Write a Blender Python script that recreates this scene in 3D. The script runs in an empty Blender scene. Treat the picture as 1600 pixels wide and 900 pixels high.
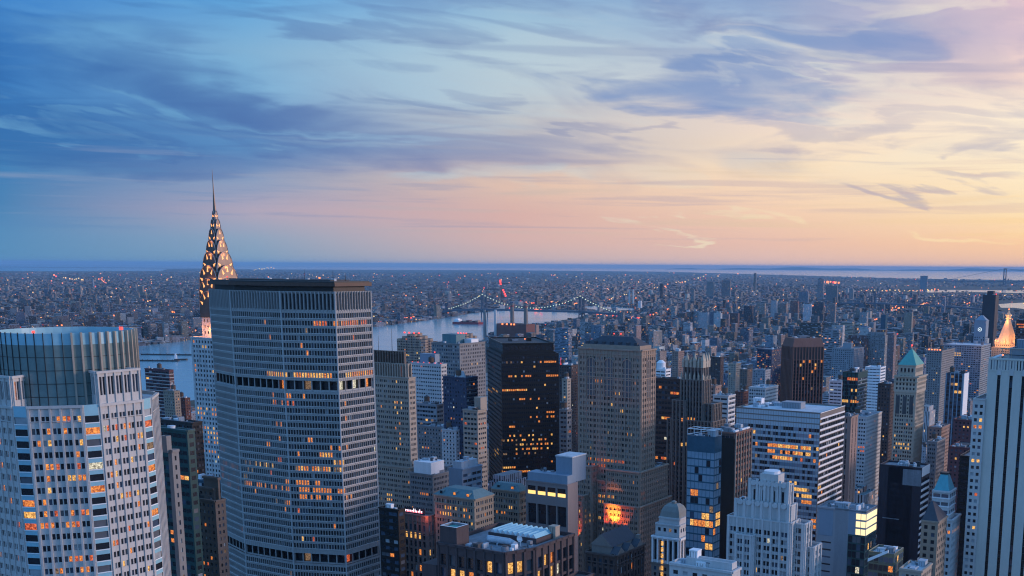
import bpy, math, random
from math import radians as rad, sin, cos, pi
C = bpy.context.scene
COL = C.collection
RN = random.Random(11)

# ---------------------------------------------------------------- camera
F, CX, CY, HC = 1768.0, 988.0, 752.0, 260.0          # focal length and principal point (of a 1600 px wide frame), eye height
PITCH, ROLL = math.atan(337 / 1768), rad(.36)
cd = bpy.data.cameras.new('camera'); cam = bpy.data.objects.new('camera', cd); COL.objects.link(cam)
C.camera = cam
cd.sensor_width = 36; cd.lens = F / 1600 * 36
cd.shift_x = (800 - CX) / 1600; cd.shift_y = (CY - 450) / 1600
cd.clip_start = 1; cd.clip_end = 400000
cp, sp, cr, sr = cos(PITCH), sin(PITCH), cos(ROLL), sin(ROLL)
fw = (0, cp, -sp); rt = (cr, sr * sp, sr * cp); up = (-sr, cr * sp, cr * cp)
import mathutils
cam.matrix_world = mathutils.Matrix(((rt[0], up[0], -fw[0], 0), (rt[1], up[1], -fw[1], 0), (rt[2], up[2], -fw[2], HC), (0, 0, 0, 1)))
def dot(a, b): return a[0]*b[0] + a[1]*b[1] + a[2]*b[2]
def proj(x, y, z):
    d = (x, y, z - HC); w = dot(d, fw)
    return CX + F * dot(d, rt) / w, CY - F * dot(d, up) / w
def pt(px, py, Y):
    a = (px - CX) / F; b = (CY - py) / F
    d = [fw[i] + a * rt[i] + b * up[i] for i in range(3)]; k = Y / d[1]
    return d[0] * k, Y, HC + d[2] * k
def gnd(px, py, z=0.):
    a = (px - CX) / F; b = (CY - py) / F
    d = [fw[i] + a * rt[i] + b * up[i] for i in range(3)]; k = (z - HC) / d[2]
    return d[0] * k, d[1] * k
GA = -rad(29.8)                                         # the street grid's rotation
def srgb(r, g, b):
    return tuple(((c / 255) / 12.92 if c / 255 <= .04045 else ((c / 255 + .055) / 1.055) ** 2.4) for c in (r, g, b)) + (1,)

# ---------------------------------------------------------------- node helpers
class NT:
    def __init__(s, tree): s.t = tree; s.n = tree.nodes; s.l = tree.links
    def node(s, typ, ins=None, **kw):
        n = s.n.new(typ)
        for k, v in kw.items(): setattr(n, k, v)
        for k, v in (ins or {}).items(): s.set(n.inputs[k], v)
        return n
    def set(s, i, v):
        if isinstance(v, bpy.types.NodeSocket): s.l.new(v, i)
        else: i.default_value = v
    def math(s, op, a, b=0., c=None, clamp=False):
        n = s.n.new('ShaderNodeMath'); n.operation = op; n.use_clamp = clamp
        s.set(n.inputs[0], a); s.set(n.inputs[1], b)
        if c is not None: s.set(n.inputs[2], c)
        return n.outputs[0]
    def mix(s, f, a, b, bt='MIX'):
        n = s.n.new('ShaderNodeMix'); n.data_type = 'RGBA'; n.blend_type = bt
        s.set(n.inputs[0], f); s.set(n.inputs[6], a); s.set(n.inputs[7], b)
        return n.outputs[2]
    def ramp(s, f, stops, interp='LINEAR'):
        n = s.n.new('ShaderNodeValToRGB'); cr_ = n.color_ramp; cr_.interpolation = interp
        e = cr_.elements; e[0].position = stops[0][0]; e[0].color = stops[0][1]
        e[1].position = stops[1][0]; e[1].color = stops[1][1]
        for p, c in stops[2:]: x = e.new(p); x.color = c
        s.set(n.inputs[0], f); return n.outputs[0]
    def step(s, v, a, b, smooth=True):
        n = s.n.new('ShaderNodeMapRange'); n.interpolation_type = 'SMOOTHSTEP' if smooth else 'LINEAR'
        s.set(n.inputs[0], v); n.inputs[1].default_value = a; n.inputs[2].default_value = b
        return n.outputs[0]

# ---------------------------------------------------------------- world: dusk sky
W = bpy.data.worlds.new('World'); C.world = W; W.use_nodes = True
t = NT(W.node_tree); t.n.clear()
tc = t.node('ShaderNodeTexCoord'); sep = t.node('ShaderNodeSeparateXYZ', {0: tc.outputs['Generated']})
dx, dy, dz = sep.outputs
th = t.math('ARCTAN2', dx, dy)
z = t.math('MAXIMUM', dz, 0.)
def R(*rows):
    return t.ramp(z, [(p, c if len(c) == 4 else srgb(*c)) for p, c in rows])
west = t.ramp(z, [(0, (1.0, .62, .46, 1)), (.06, (1.1, .76, .56, 1)), (.2, (.72, .72, .72, 1)), (.4, (.34, .58, .86, 1)), (1, (.12, .45, .95, 1))])
north = t.ramp(z, [(0, (.25, .50, .86, 1)), (.12, (.31, .66, 1.20, 1)), (.4, (.22, .60, 1.26, 1)), (1, (.12, .38, .95, 1))])
cols = [
 R((.002, (88, 142, 184)), (.02, (84, 140, 186)), (.045, (66, 128, 180)), (.075, (56, 124, 182)), (.12, (48, 116, 184)), (.175, (46, 122, 198)), (.23, (40, 116, 200)), (.45, (100, 165, 230)), (1, (.12, .38, .90, 1))),
 R((.002, (128, 160, 188)), (.02, (142, 164, 190)), (.042, (176, 166, 186)), (.065, (140, 158, 190)), (.09, (90, 142, 194)), (.12, (108, 160, 206)), (.165, (128, 176, 212)), (.20, (96, 164, 218)), (.23, (74, 148, 216)), (.45, (110, 168, 230)), (1, (.12, .38, .90, 1))),
 R((.002, (196, 178, 180)), (.02, (212, 178, 174)), (.042, (216, 176, 170)), (.07, (226, 194, 176)), (.095, (170, 172, 190)), (.12, (192, 192, 196)), (.16, (186, 204, 214)), (.195, (158, 192, 216)), (.23, (122, 166, 210)), (.45, (125, 172, 230)), (1, (.12, .38, .90, 1))),
 R((.002, (228, 192, 180)), (.02, (234, 192, 174)), (.042, (242, 204, 178)), (.085, (252, 226, 194)), (.12, (236, 216, 204)), (.15, (188, 190, 206)), (.18, (170, 186, 210)), (.23, (128, 160, 206)), (.45, (140, 175, 230)), (1, (.12, .38, .90, 1))),
 R((.002, (244, 196, 166)), (.02, (254, 206, 162)), (.045, (255, 226, 180)), (.08, (255, 236, 204)), (.12, (255, 236, 212)), (.15, (246, 216, 204)), (.18, (222, 196, 206)), (.23, (228, 194, 200)), (.45, (165, 180, 225)), (1, (.12, .38, .90, 1))),
]
AZ = [-.502, -.316, -.105, .117, .328]
c = cols[0]
for i in range(4): c = t.mix(t.step(th, AZ[i], AZ[i+1], False), c, cols[i+1])
c = t.mix(t.step(th, .36, 1.2), c, west)
c = t.mix(t.step(th, 1.4, 2.3), c, north)
c = t.mix(t.step(th, -.7, -2.2), c, north)
# cloud layer seen in perspective: streaks
den = t.math('ADD', z, .075)
cxn = t.math('DIVIDE', dx, den); cyn = t.math('DIVIDE', dy, den)
def cloud(sx, sy, rot, off, detail, rough, dist):
    v = t.node('ShaderNodeCombineXYZ', {0: cxn, 1: cyn, 2: off})
    m = t.node('ShaderNodeMapping', {'Vector': v.outputs[0], 'Rotation': (0, 0, rot), 'Scale': (sx, sy, 1)})
    n = t.node('ShaderNodeTexNoise', {'Vector': m.outputs[0], 'Scale': 1., 'Detail': detail, 'Roughness': rough, 'Distortion': dist})
    return n.outputs['Fac']
n2 = cloud(.8, 2.4, .12, 9.2, 4, .45, .8)
def soft(fx, fz, off, detail, rough, dist, shear=0.):
    v = t.node('ShaderNodeCombineXYZ', {0: t.math('MULTIPLY', th, fx), 1: t.math('MULTIPLY', t.math('ADD', z, t.math('MULTIPLY', th, shear)), fz), 2: off})
    return t.node('ShaderNodeTexNoise', {'Vector': v.outputs[0], 'Scale': 1., 'Detail': detail, 'Roughness': rough, 'Distortion': dist}).outputs['Fac']
n3 = soft(9., 62., 1.3, 6., .55, .5, .05)
n5 = soft(4.2, 20., 14.2, 7., .5, 1.1, .08)
n6 = soft(5.5, 24., 31.2, 6., .5, .9, .06)
fade = t.math('MULTIPLY', t.step(z, .035, .1), .9)
warm = t.step(th, -.35, .35, False)
wt = t.math('ADD', th, t.math('MULTIPLY', t.math('SUBTRACT', n6, .5), .42))
wz = t.math('ADD', z, t.math('ADD', t.math('MULTIPLY', t.math('SUBTRACT', n5, .5), .095), t.math('MULTIPLY', t.math('SUBTRACT', n3, .5), .022)))
def blobs(rows):
    """soft cloud banks: column, row, half length, half height (as seen from the tower), slope, weight"""
    tot = None
    for (px, py, rx, ry, tilt, wgt) in rows:
        X_, Y_, Z_ = pt(px, py, 1000.); Z_ -= HC; L_ = math.sqrt(X_*X_ + Y_*Y_ + Z_*Z_)
        t0, z0 = math.atan2(X_, Y_), Z_ / L_
        dt = t.math('SUBTRACT', wt, t0)
        b_ = t.math('DIVIDE', t.math('SUBTRACT', t.math('SUBTRACT', wz, z0), t.math('MULTIPLY', dt, -tilt)), ry / 1800.)
        a_ = t.math('DIVIDE', dt, rx / 1800.)
        d_ = t.math('ADD', t.math('MULTIPLY', a_, a_), t.math('MULTIPLY', b_, b_))
        m_ = t.math('MULTIPLY', t.step(d_, 1.7, .0), wgt)
        tot = m_ if tot is None else t.math('MAXIMUM', tot, m_)
    return tot
dark = blobs([(180, 128, 330, 42, .10, .75), (430, 165, 200, 30, .14, .8), (110, 235, 300, 34, .03, .55), (520, 235, 420, 26, .06, .75), (760, 232, 200, 22, -.03, .55), (560, 35, 280, 14, .06, .45), (90, 40, 160, 22, .0, .45),
              (1130, 138, 150, 30, .08, .8), (1000, 94, 120, 15, .02, .8), (1330, 50, 230, 34, .02, .7), (1150, 30, 240, 22, .0, .6), (1450, 110, 230, 22, .06, .6), (1300, 190, 180, 14, .12, .35), (1430, 228, 110, 9, .05, .5), (1530, 278, 90, 10, .10, .5), (1440, 185, 80, 8, .0, .4), (960, 195, 60, 10, -.25, .4), (700, 155, 120, 10, -.03, .35)])
light = blobs([(270, 90, 300, 26, .06, .35), (240, 186, 130, 10, .14, .8), (90, 196, 120, 7, .06, .65), (420, 222, 260, 7, .04, .6), (560, 212, 220, 9, .09, .7), (760, 120, 240, 55, .03, .6), (1130, 112, 120, 6, .04, .9), (1240, 84, 110, 12, .06, .75), (1090, 62, 120, 18, .06, .6),
               (1380, 150, 220, 20, .06, .5), (1560, 220, 160, 50, .0, .6), (1420, 262, 200, 28, .02, .6), (760, 285, 130, 12, -.05, .7), (930, 300, 160, 14, .04, .5), (1150, 362, 90, 4, .01, .9), (1560, 356, 120, 8, .0, .9), (1250, 20, 120, 6, .0, .5), (1500, 8, 120, 9, .0, .6)])
streak = t.math('ADD', .45, t.math('MULTIPLY', t.step(n3, .32, .66), .6))
darkc = t.mix(t.step(th, -.45, .34, False), srgb(40, 94, 162), srgb(142, 148, 190))
darkc = t.mix(blobs([(1150, 140, 190, 45, .05, 1.), (1320, 48, 190, 40, .0, .9), (1000, 94, 130, 20, .0, .8)]), darkc, srgb(104, 140, 196))
lightc = t.mix(warm, srgb(122, 184, 222), srgb(255, 238, 212))
lightc = t.mix(t.math('MULTIPLY', t.step(z, .11, .05), warm), lightc, srgb(255, 220, 170))
c = t.mix(t.math('MULTIPLY', t.math('MULTIPLY', light, streak), .95, clamp=True), c, lightc)
c = t.mix(t.math('MULTIPLY', t.math('MULTIPLY', dark, t.math('ADD', .35, t.math('MULTIPLY', t.step(n5, .3, .62), .65))), .95, clamp=True), c, darkc)
ms = t.math('MULTIPLY', t.step(n3, .50, .72), t.math('MULTIPLY', fade, .28))
c = t.mix(ms, c, t.mix(.6, c, lightc))
ml = t.math('MULTIPLY', t.step(n2, .46, .30), t.math('MULTIPLY', fade, .30))
c = t.mix(ml, c, darkc)
c = t.mix(t.math('MULTIPLY', t.step(n6, .50, .68), t.math('MULTIPLY', fade, .38)), c, t.mix(.35, darkc, c))
c = t.mix(t.math('MULTIPLY', t.step(soft(7., 48., 52., 6., .55, .8, .07), .54, .70), t.math('MULTIPLY', fade, .40)), c, t.mix(.25, darkc, c))
# long low bars of lit cloud near the sunset side of the horizon
nb_ = t.node('ShaderNodeCombineXYZ', {0: t.math('MULTIPLY', th, 4.5), 1: t.math('MULTIPLY', z, 120.), 2: 2.})
nbn = t.node('ShaderNodeTexNoise', {'Vector': nb_.outputs[0], 'Scale': 1., 'Detail': 5., 'Roughness': .55, 'Distortion': .3})
lowm = t.math('MULTIPLY', t.math('MULTIPLY', t.step(z, .012, .03), t.step(z, .12, .06)), .42)
c = t.mix(t.math('MULTIPLY', t.step(nbn.outputs['Fac'], .53, .70), lowm), c, t.mix(warm, srgb(146, 160, 190), srgb(255, 214, 150)))
c = t.mix(t.math('MULTIPLY', t.step(nbn.outputs['Fac'], .47, .34), t.math('MULTIPLY', lowm, .8)), c, t.mix(warm, srgb(84, 134, 184), srgb(214, 178, 176)))
sky = t.node('ShaderNodeTexSky', sky_type='NISHITA', sun_disc=False)
sky.sun_elevation = rad(4); sky.sun_rotation = rad(76); sky.altitude = 200
fin = t.mix(.005, c, sky.outputs[0])
bg = t.node('ShaderNodeBackground', {'Color': fin, 'Strength': 1.0})
t.node('ShaderNodeOutputWorld', {'Surface': bg.outputs[0]})
W.cycles.sampling_method = 'AUTOMATIC'

# ---------------------------------------------------------------- low afterglow from the west
sd = bpy.data.lights.new('sun', 'SUN'); sun = bpy.data.objects.new('sun', sd); COL.objects.link(sun)
sd.energy = 2.2; sd.angle = rad(12); sd.color = (1, .74, .68)
_az, _el = rad(86), rad(9)
sun.rotation_euler = mathutils.Vector((-sin(_az)*cos(_el), -cos(_az)*cos(_el), -sin(_el))).to_track_quat('-Z', 'Y').to_euler()

V = C.view_settings; V.view_transform = 'Standard'; V.look = 'None'; V.exposure = 0; V.gamma = 1; V.use_curve_mapping = False
C.cycles.volume_bounces = 0; C.cycles.max_bounces = 5; C.cycles.diffuse_bounces = 2; C.cycles.glossy_bounces = 3
C.cycles.use_denoising = True; C.cycles.filter_width = 1.15

# ---------------------------------------------------------------- materials
MATS = {}
def newmat(name):
    m = bpy.data.materials.new(name); m.use_nodes = True; MATS[name] = m
    nt = NT(m.node_tree); b = m.node_tree.nodes['Principled BSDF']
    return m, nt, b
def stone(name, col, var=.25, rough=.85, fine=1., metal=0., spec=.3, course=0.):
    m, q, b = newmat(name)
    o = q.node('ShaderNodeTexCoord').outputs['Object']
    big = q.node('ShaderNodeTexNoise', {'Vector': o, 'Scale': .045, 'Detail': 5., 'Roughness': .6}).outputs['Fac']
    mp = q.node('ShaderNodeMapping', {'Vector': o, 'Scale': (.55, .55, .05)})
    streak = q.node('ShaderNodeTexNoise', {'Vector': mp.outputs[0], 'Scale': 1.2, 'Detail': 5., 'Roughness': .65}).outputs['Fac']
    fn = q.node('ShaderNodeTexNoise', {'Vector': o, 'Scale': .9 * fine, 'Detail': 4., 'Roughness': .7}).outputs['Fac']
    k = q.math('ADD', q.math('MULTIPLY', q.math('SUBTRACT', big, .5), var * 1.8), q.math('MULTIPLY', q.math('SUBTRACT', streak, .5), var * 1.8))
    k = q.math('ADD', k, q.math('MULTIPLY', q.math('SUBTRACT', fn, .5), var * 1.2))
    k = q.math('ADD', k, 1.)
    if course:
        s = q.node('ShaderNodeSeparateXYZ', {0: o}); fr = q.math('FRACT', q.math('DIVIDE', s.outputs[2], course))
        k = q.math('MULTIPLY', k, q.math('SUBTRACT', 1., q.math('MULTIPLY', q.math('LESS_THAN', fr, .12), .18)))
    cc = q.mix(1., (*col, 1), q.node('ShaderNodeCombineColor', {0: k, 1: k, 2: k}).outputs[0], 'MULTIPLY')
    q.set(b.inputs['Base Color'], cc); b.inputs['Roughness'].default_value = rough; b.inputs['Metallic'].default_value = metal
    b.inputs['Specular IOR Level'].default_value = spec
    return m
def glass(name, col, rough, spec=.5, metal=0., var=.5):
    m, q, b = newmat(name)
    o = q.node('ShaderNodeTexCoord').outputs['Object']
    n = q.node('ShaderNodeTexNoise', {'Vector': o, 'Scale': .23, 'Detail': 3., 'Roughness': .7}).outputs['Fac']
    k = q.math('ADD', 1. - var, q.math('MULTIPLY', n, 2 * var))
    cc = q.mix(1., (*col, 1), q.node('ShaderNodeCombineColor', {0: k, 1: k, 2: k}).outputs[0], 'MULTIPLY')
    q.set(b.inputs['Base Color'], cc); b.inputs['Roughness'].default_value = rough
    b.inputs['Specular IOR Level'].default_value = spec; b.inputs['Metallic'].default_value = metal
    return m
def lit(name, c0, c1, st):
    m, q, b = newmat(name)
    g = q.node('ShaderNodeNewGeometry').outputs['Position']
    n = q.node('ShaderNodeTexNoise', {'Vector': g, 'Scale': 1.5, 'Detail': 4., 'Roughness': .8}).outputs['Fac']
    b.inputs['Base Color'].default_value = (.05, .04, .03, 1); b.inputs['Roughness'].default_value = .3
    q.set(b.inputs['Emission Color'], q.mix(q.step(n, .32, .68), (*c0, 1), (*c1, 1)))
    q.set(b.inputs['Emission Strength'], q.math('MULTIPLY', q.math('ADD', .25, q.step(n, .33, .68)), st))
    m.cycles.emission_sampling = 'NONE'
    return m
def glow(name, col, st):
    m, q, b = newmat(name)
    b.inputs['Base Color'].default_value = (.1, .1, .1, 1)
    b.inputs['Emission Color'].default_value = (*col, 1); b.inputs['Emission Strength'].default_value = st
    m.cycles.emission_sampling = 'NONE'
    return m
def M(n): return MATS[n]
glass('pane_dark', (.015, .018, .026), .22, .6); glass('pane_blue', (.05, .075, .12), .15, .8); glass('pane_blind', (.30, .33, .36), .7, .3); glass('pane_grey', (.09, .10, .12), .4, .5)
lit('lit_yellow', (.9, .34, .05), (1., .60, .18), 1.2); lit('lit_orange', (.75, .13, .02), (1., .36, .07), 1.1); lit('lit_red', (.55, .06, .02), (.95, .20, .06), .95); lit('lit_dim', (.25, .12, .06), (.5, .32, .18), .6)
lit('lit_white', (.55, .50, .36), (1., .92, .70), 1.0)
PM = ['pane_dark', 'pane_blue', 'pane_blind', 'pane_grey', 'lit_yellow', 'lit_orange', 'lit_red', 'lit_dim']
stone('pale_granite', (.48, .475, .47), .22); stone('white_stone', (.50, .51, .52), .22); stone('concrete', (.40, .42, .43), .16)
stone('brown_stone', (.17, .13, .11), .25); stone('tan_brick', (.27, .225, .18), .22); stone('tan_stone', (.36, .31, .26), .22)
stone('grey_stone', (.22, .22, .225), .22); stone('dark_brick', (.085, .06, .055), .3); stone('red_brick', (.17, .075, .06), .3)
stone('black_metal', (.018, .016, .016), .35, .4); stone('dark_metal', (.035, .033, .035), .35, .5); stone('bronze', (.085, .05, .04), .3, .5)
stone('blue_panel', (.20, .27, .35), .15, .5); stone('grey_panel', (.26, .29, .33), .12, .45); stone('roof_grey', (.20, .22, .25), .5, .9, .5); stone('roof_dark', (.075, .075, .08), .5, .9, .5)
stone('roof_pale', (.50, .54, .58), .45, .8, .5); stone('copper_green', (.10, .34, .30), .25, .6); stone('teal_copper', (.09, .33, .38), .22, .5); stone('green_roof', (.11, .19, .21), .3, .7)
glass('pane_sky', (.30, .46, .60), .14, .9, .45, .22); stone('steel', (.15, .12, .11), .3, .5, .5, .9); stone('slate', (.055, .06, .075), .3, .7); stone('unit_metal', (.36, .42, .48), .35, .5)
stone('gold_stone', (.72, .50, .30), .15, .5); stone('white_paint', (.75, .77, .8), .15, .6); stone('green_glass_wall', (.03, .075, .075), .3, .3)
stone('red_roof', (.30, .06, .06), .25, .8); stone('wood', (.12, .08, .06), .3)
glass('crown_glass', (.15, .22, .22), .18, .8, 0., .35); glass('pale_glass', (.26, .50, .60), .25, .7, 0., .2); glass('blue_glass', (.05, .12, .18), .08, .9, .25, .4); glass('olive_glass', (.11, .13, .09), .2, .7)
glow('lamp_warm', (1., .50, .16), 2.); glow('lamp_red', (1., .05, .03), 2.); glow('lamp_white', (.75, .9, 1.), 1.5); glow('crown_lamp', (1., .38, .10), 1.8); glow('sign_red', (1., .08, .12), 2.2); glow('sign_white', (.9, .85, 1.), 2.); glow('office_glow', (1., .80, .42), 1.25)
glow('lamp_orange', (1., .22, .05), 2.6); glow('lamp_yellow', (1., .66, .22), 1.6)

# ---------------------------------------------------------------- mesh building
class MB:
    def __init__(s): s.v = []; s.f = []; s.m = []; s.names = []
    def mi(s, n):
        if n not in s.names: s.names.append(n)
        return s.names.index(n)
    def face(s, pts, m):
        i = len(s.v); s.v += pts; s.f.append(tuple(range(i, i + len(pts)))); s.m.append(s.mi(m))
    def box(s, x0, x1, y0, y1, z0, z1, m, bottom=False):
        i = len(s.v); s.v += [(x0,y0,z0),(x1,y0,z0),(x1,y1,z0),(x0,y1,z0),(x0,y0,z1),(x1,y0,z1),(x1,y1,z1),(x0,y1,z1)]
        fs = [(0,1,5,4),(1,2,6,5),(2,3,7,6),(3,0,4,7),(4,5,6,7)] + ([(3,2,1,0)] if bottom else [])
        k = s.mi(m)
        for f in fs: s.f.append(tuple(i + q for q in f)); s.m.append(k)
    def prism(s, p, z0, z1, m, cap=True, top=None, bottom=False):
        """a polygon raised from z0 to z1; TOP: another polygon of as many corners"""
        top = top or p; n = len(p); i = len(s.v)
        s.v += [(x, y, z0) for x, y in p] + [(x, y, z1) for x, y in top]; k = s.mi(m)
        for a in range(n):
            b = (a + 1) % n; s.f.append((i + a, i + b, i + n + b, i + n + a)); s.m.append(k)
        if cap: s.f.append(tuple(i + n + a for a in range(n))); s.m.append(k)
        if bottom: s.f.append(tuple(i + a for a in reversed(range(n)))); s.m.append(k)
    def cone(s, p, z0, z1, m, c=None):
        cx_ = sum(q[0] for q in p) / len(p); cy_ = sum(q[1] for q in p) / len(p)
        if c: cx_, cy_ = c
        i = len(s.v); s.v += [(x, y, z0) for x, y in p] + [(cx_, cy_, z1)]; k = s.mi(m); n = len(p)
        for a in range(n): s.f.append((i + a, i + (a + 1) % n, i + n)); s.m.append(k)
    def rod(s, a, b, r, m, n=6, r2=None):
        a = mathutils.Vector(a); b = mathutils.Vector(b); d = (b - a).normalized(); r2 = r if r2 is None else r2
        e = d.cross(mathutils.Vector((0, 0, 1)));
        if e.length < .01: e = mathutils.Vector((1, 0, 0))
        e.normalize(); g = d.cross(e); i = len(s.v)
        for c_, q in ((a, r), (b, r2)):
            for k in range(n):
                w = 2 * pi * k / n; s.v.append(tuple(c_ + e * cos(w) * q + g * sin(w) * q))
        km = s.mi(m)
        for k in range(n):
            j = (k + 1) % n; s.f.append((i + k, i + n + k, i + n + j, i + j)); s.m.append(km)
        s.f.append(tuple(i + k for k in range(n))); s.m.append(km)
        s.f.append(tuple(i + n + k for k in reversed(range(n)))); s.m.append(km)
    def build(s, name, parent=None, smooth=False):
        if not s.f: return None
        me = bpy.data.meshes.new(name); me.from_pydata(s.v, [], s.f)
        for n in s.names: me.materials.append(M(n))
        me.polygons.foreach_set('material_index', s.m)
        if smooth: me.polygons.foreach_set('use_smooth', [True] * len(me.polygons))
        me.update()
        o = bpy.data.objects.new(name, me); COL.objects.link(o); o.parent = parent
        return o
def ngon(cx_, cy_, r, n, a0=0.): return [(cx_ + r * cos(a0 + 2 * pi * k / n), cy_ + r * sin(a0 + 2 * pi * k / n)) for k in range(n)]
def inset(p, d):
    """a convex counter-clockwise polygon moved inward by d"""
    n = len(p); out = []
    for i in range(n):
        a, b, c_ = p[i - 1], p[i], p[(i + 1) % n]
        u = (b[0]-a[0], b[1]-a[1]); w = (c_[0]-b[0], c_[1]-b[1]); lu = math.hypot(*u); lw = math.hypot(*w)
        nu = (-u[1]/lu, u[0]/lu); nw = (-w[1]/lw, w[0]/lw); k = 1 + nu[0]*nw[0] + nu[1]*nw[1]
        out.append((b[0] + d*(nu[0]+nw[0])/k, b[1] + d*(nu[1]+nw[1])/k))
    return out
def rect(x0, x1, y0, y1): return [(x0, y0), (x1, y0), (x1, y1), (x0, y1)]
def empty(name, loc, rz, label=None, cat=None, group=None):
    o = bpy.data.objects.new(name, None); COL.objects.link(o); o.location = loc; o.rotation_euler = (0, 0, rz)
    tag(o, label, cat, group); return o
def tag(o, label=None, cat=None, group=None, kind=None):
    if label: o['label'] = label
    if cat: o['category'] = cat
    if group: o['group'] = group
    if kind: o['kind'] = kind
    return o

PANES = {}
HERO_BOX = []                                            # (x0, x1, ytop, Y) of every large building, for placing the small ones
class Bld:
    def __init__(s, name, label, ox, oy, rz=GA, lit=.05, cat='skyscraper', zones=(), mixw=(.62, .2, .08, .10), wall='grey_stone', seed=None, zmin=925):
        s.name = name; s.rz = rz; s.o = (ox, oy); s.root = empty(name, (ox, oy, 0), rz, label, cat)
        s.wall = MB(); s.roofm = MB(); s.panes = []; s.lit = lit; s.zones = zones; s.mixw = mixw; s.wm = wall; s.zmin = zmin
        s.r = random.Random(seed if seed is not None else len(label) * 31 + int(ox)); s.ids = 0
    def world(s, x, y, z=0):
        return (s.o[0] + x*cos(s.rz) - y*sin(s.rz), s.o[1] + x*sin(s.rz) + y*cos(s.rz), z)
    def proj(s, x, y, z): return proj(*s.world(x, y, z))
    def facade(s, a, b, z0, z1, sp, wm=None):
        """one wall from a to b (seen from outside, left to right) as a single sheet with real window openings"""
        wm = wm or s.wm; mb = s.wall
        L = math.hypot(b[0]-a[0], b[1]-a[1]); u = ((b[0]-a[0])/L, (b[1]-a[1])/L); n = (u[1], -u[0])
        if not sp or L < 2.5:
            mb.face([(a[0],a[1],z0),(b[0],b[1],z0),(b[0],b[1],z1),(a[0],a[1],z1)], wm); return
        mar = sp.get('mar', .8); bw = sp['bw']; nb = max(1, round((L - 2*mar) / bw)); bw = (L - 2*mar) / nb
        wins = sp.get('wins', [(.2, .8)]); fh = sp['fh']; zf = sp.get('zf', (.25, .8)); top = sp.get('top', 1.5); rec = sp.get('rec', .35)
        fins = sp.get('every', None)
        xs = [0.]
        for i in range(nb):
            for (p, q) in (sp['winsf'](i, nb) if 'winsf' in sp else wins): xs += [mar + (i+p)*bw, mar + (i+q)*bw]
        xs.append(L)
        rows = []; zz = z1 - top; k = 0
        mx, my = (a[0]+b[0])/2, (a[1]+b[1])/2
        while zz - fh > z0 + .2:
            lo, hi = zz - fh + zf[0]*fh, zz - fh + zf[1]*fh
            if s.proj(mx, my, hi)[1] > s.zmin: break
            if k not in sp.get('skip', ()): rows.append((lo, hi, k))
            zz -= fh; k += 1
        zs = [z0]
        for lo, hi, k in reversed(rows): zs += [lo, hi]
        zs.append(z1); rk = [r_[2] for r_ in reversed(rows)]
        nx, nz = len(xs), len(zs); i0 = len(mb.v)
        for zq in zs:
            for xq in xs: mb.v.append((a[0]+u[0]*xq, a[1]+u[1]*xq, zq))
        km = mb.mi(wm); ks = mb.mi(sp.get('span', wm)); kr = mb.mi(sp.get('reveal', wm))
        s.ids += 1; rowseed = {}
        for j in range(nz - 1):
            for i in range(nx - 1):
                q0 = i0 + j*nx + i
                if i % 2 and j % 2:
                    e = len(mb.v)
                    for (xx, zq) in ((xs[i], zs[j]), (xs[i+1], zs[j]), (xs[i+1], zs[j+1]), (xs[i], zs[j+1])):
                        mb.v.append((a[0]+u[0]*xx - n[0]*rec, a[1]+u[1]*xx - n[1]*rec, zq))
                    Q = (q0, q0+1, q0+nx+1, q0+nx)
                    for c_ in range(4):
                        d_ = (c_+1) % 4; mb.f.append((Q[c_], Q[d_], e+d_, e+c_)); mb.m.append(kr)
                    xm = (xs[i]+xs[i+1])/2; zm = (zs[j]+zs[j+1])/2; row = rk[(j-1)//2]
                    if row not in rowseed: rowseed[row] = s.r.random()
                    px = a[0]+u[0]*xm - n[0]*(rec-.02); py = a[1]+u[1]*xm - n[1]*(rec-.02)
                    w_, h_ = xs[i+1]-xs[i], zs[j+1]-zs[j]
                    s.panes.append((px, py, zm, u, w_, h_, s.pick(px, py, zm, row, rowseed[row], i, sp)))
                elif i % 2: mb.f.append((q0, q0+1, q0+nx+1, q0+nx)); mb.m.append(ks)
                else: mb.f.append((q0, q0+1, q0+nx+1, q0+nx)); mb.m.append(km)
        def bar(x0, x1, zb, zt, dep, m):
            A = (a[0]+u[0]*x0, a[1]+u[1]*x0); B_ = (a[0]+u[0]*x1, a[1]+u[1]*x1)
            e_ = .02
            p = [(A[0]+n[0]*dep, A[1]+n[1]*dep), (B_[0]+n[0]*dep, B_[1]+n[1]*dep), (B_[0]-n[0]*e_, B_[1]-n[1]*e_), (A[0]-n[0]*e_, A[1]-n[1]*e_)]
            mb.prism(p, zb, zt, m, bottom=True)
        if 'pier' in sp:
            pw, pd, ev = sp['pier'][:3]; pm = sp['pier'][3] if len(sp['pier']) > 3 else wm
            for i in range(0, nb + 1, ev):
                x = mar + i*bw; bar(max(0.01, x - pw/2), min(L - .01, x + pw/2), z0, z1 - .05, pd, pm)
        if 'band' in sp:
            bh, bd, ev = sp['band'][:3]; bm = sp['band'][3] if len(sp['band']) > 3 else wm
            for lo, hi, k in rows:
                if k % ev == 0: bar(.03, L - .03, lo - bh - .03, lo - .03, bd, bm)
        for (dz, ch, cd_) in sp.get('cornice', ((.0, .9, .5),)):
            bar(.005, L - .005, z1 - dz - ch, z1 - dz - .01 if dz == 0 else z1 - dz, cd_, sp.get('cm', wm))
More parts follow.
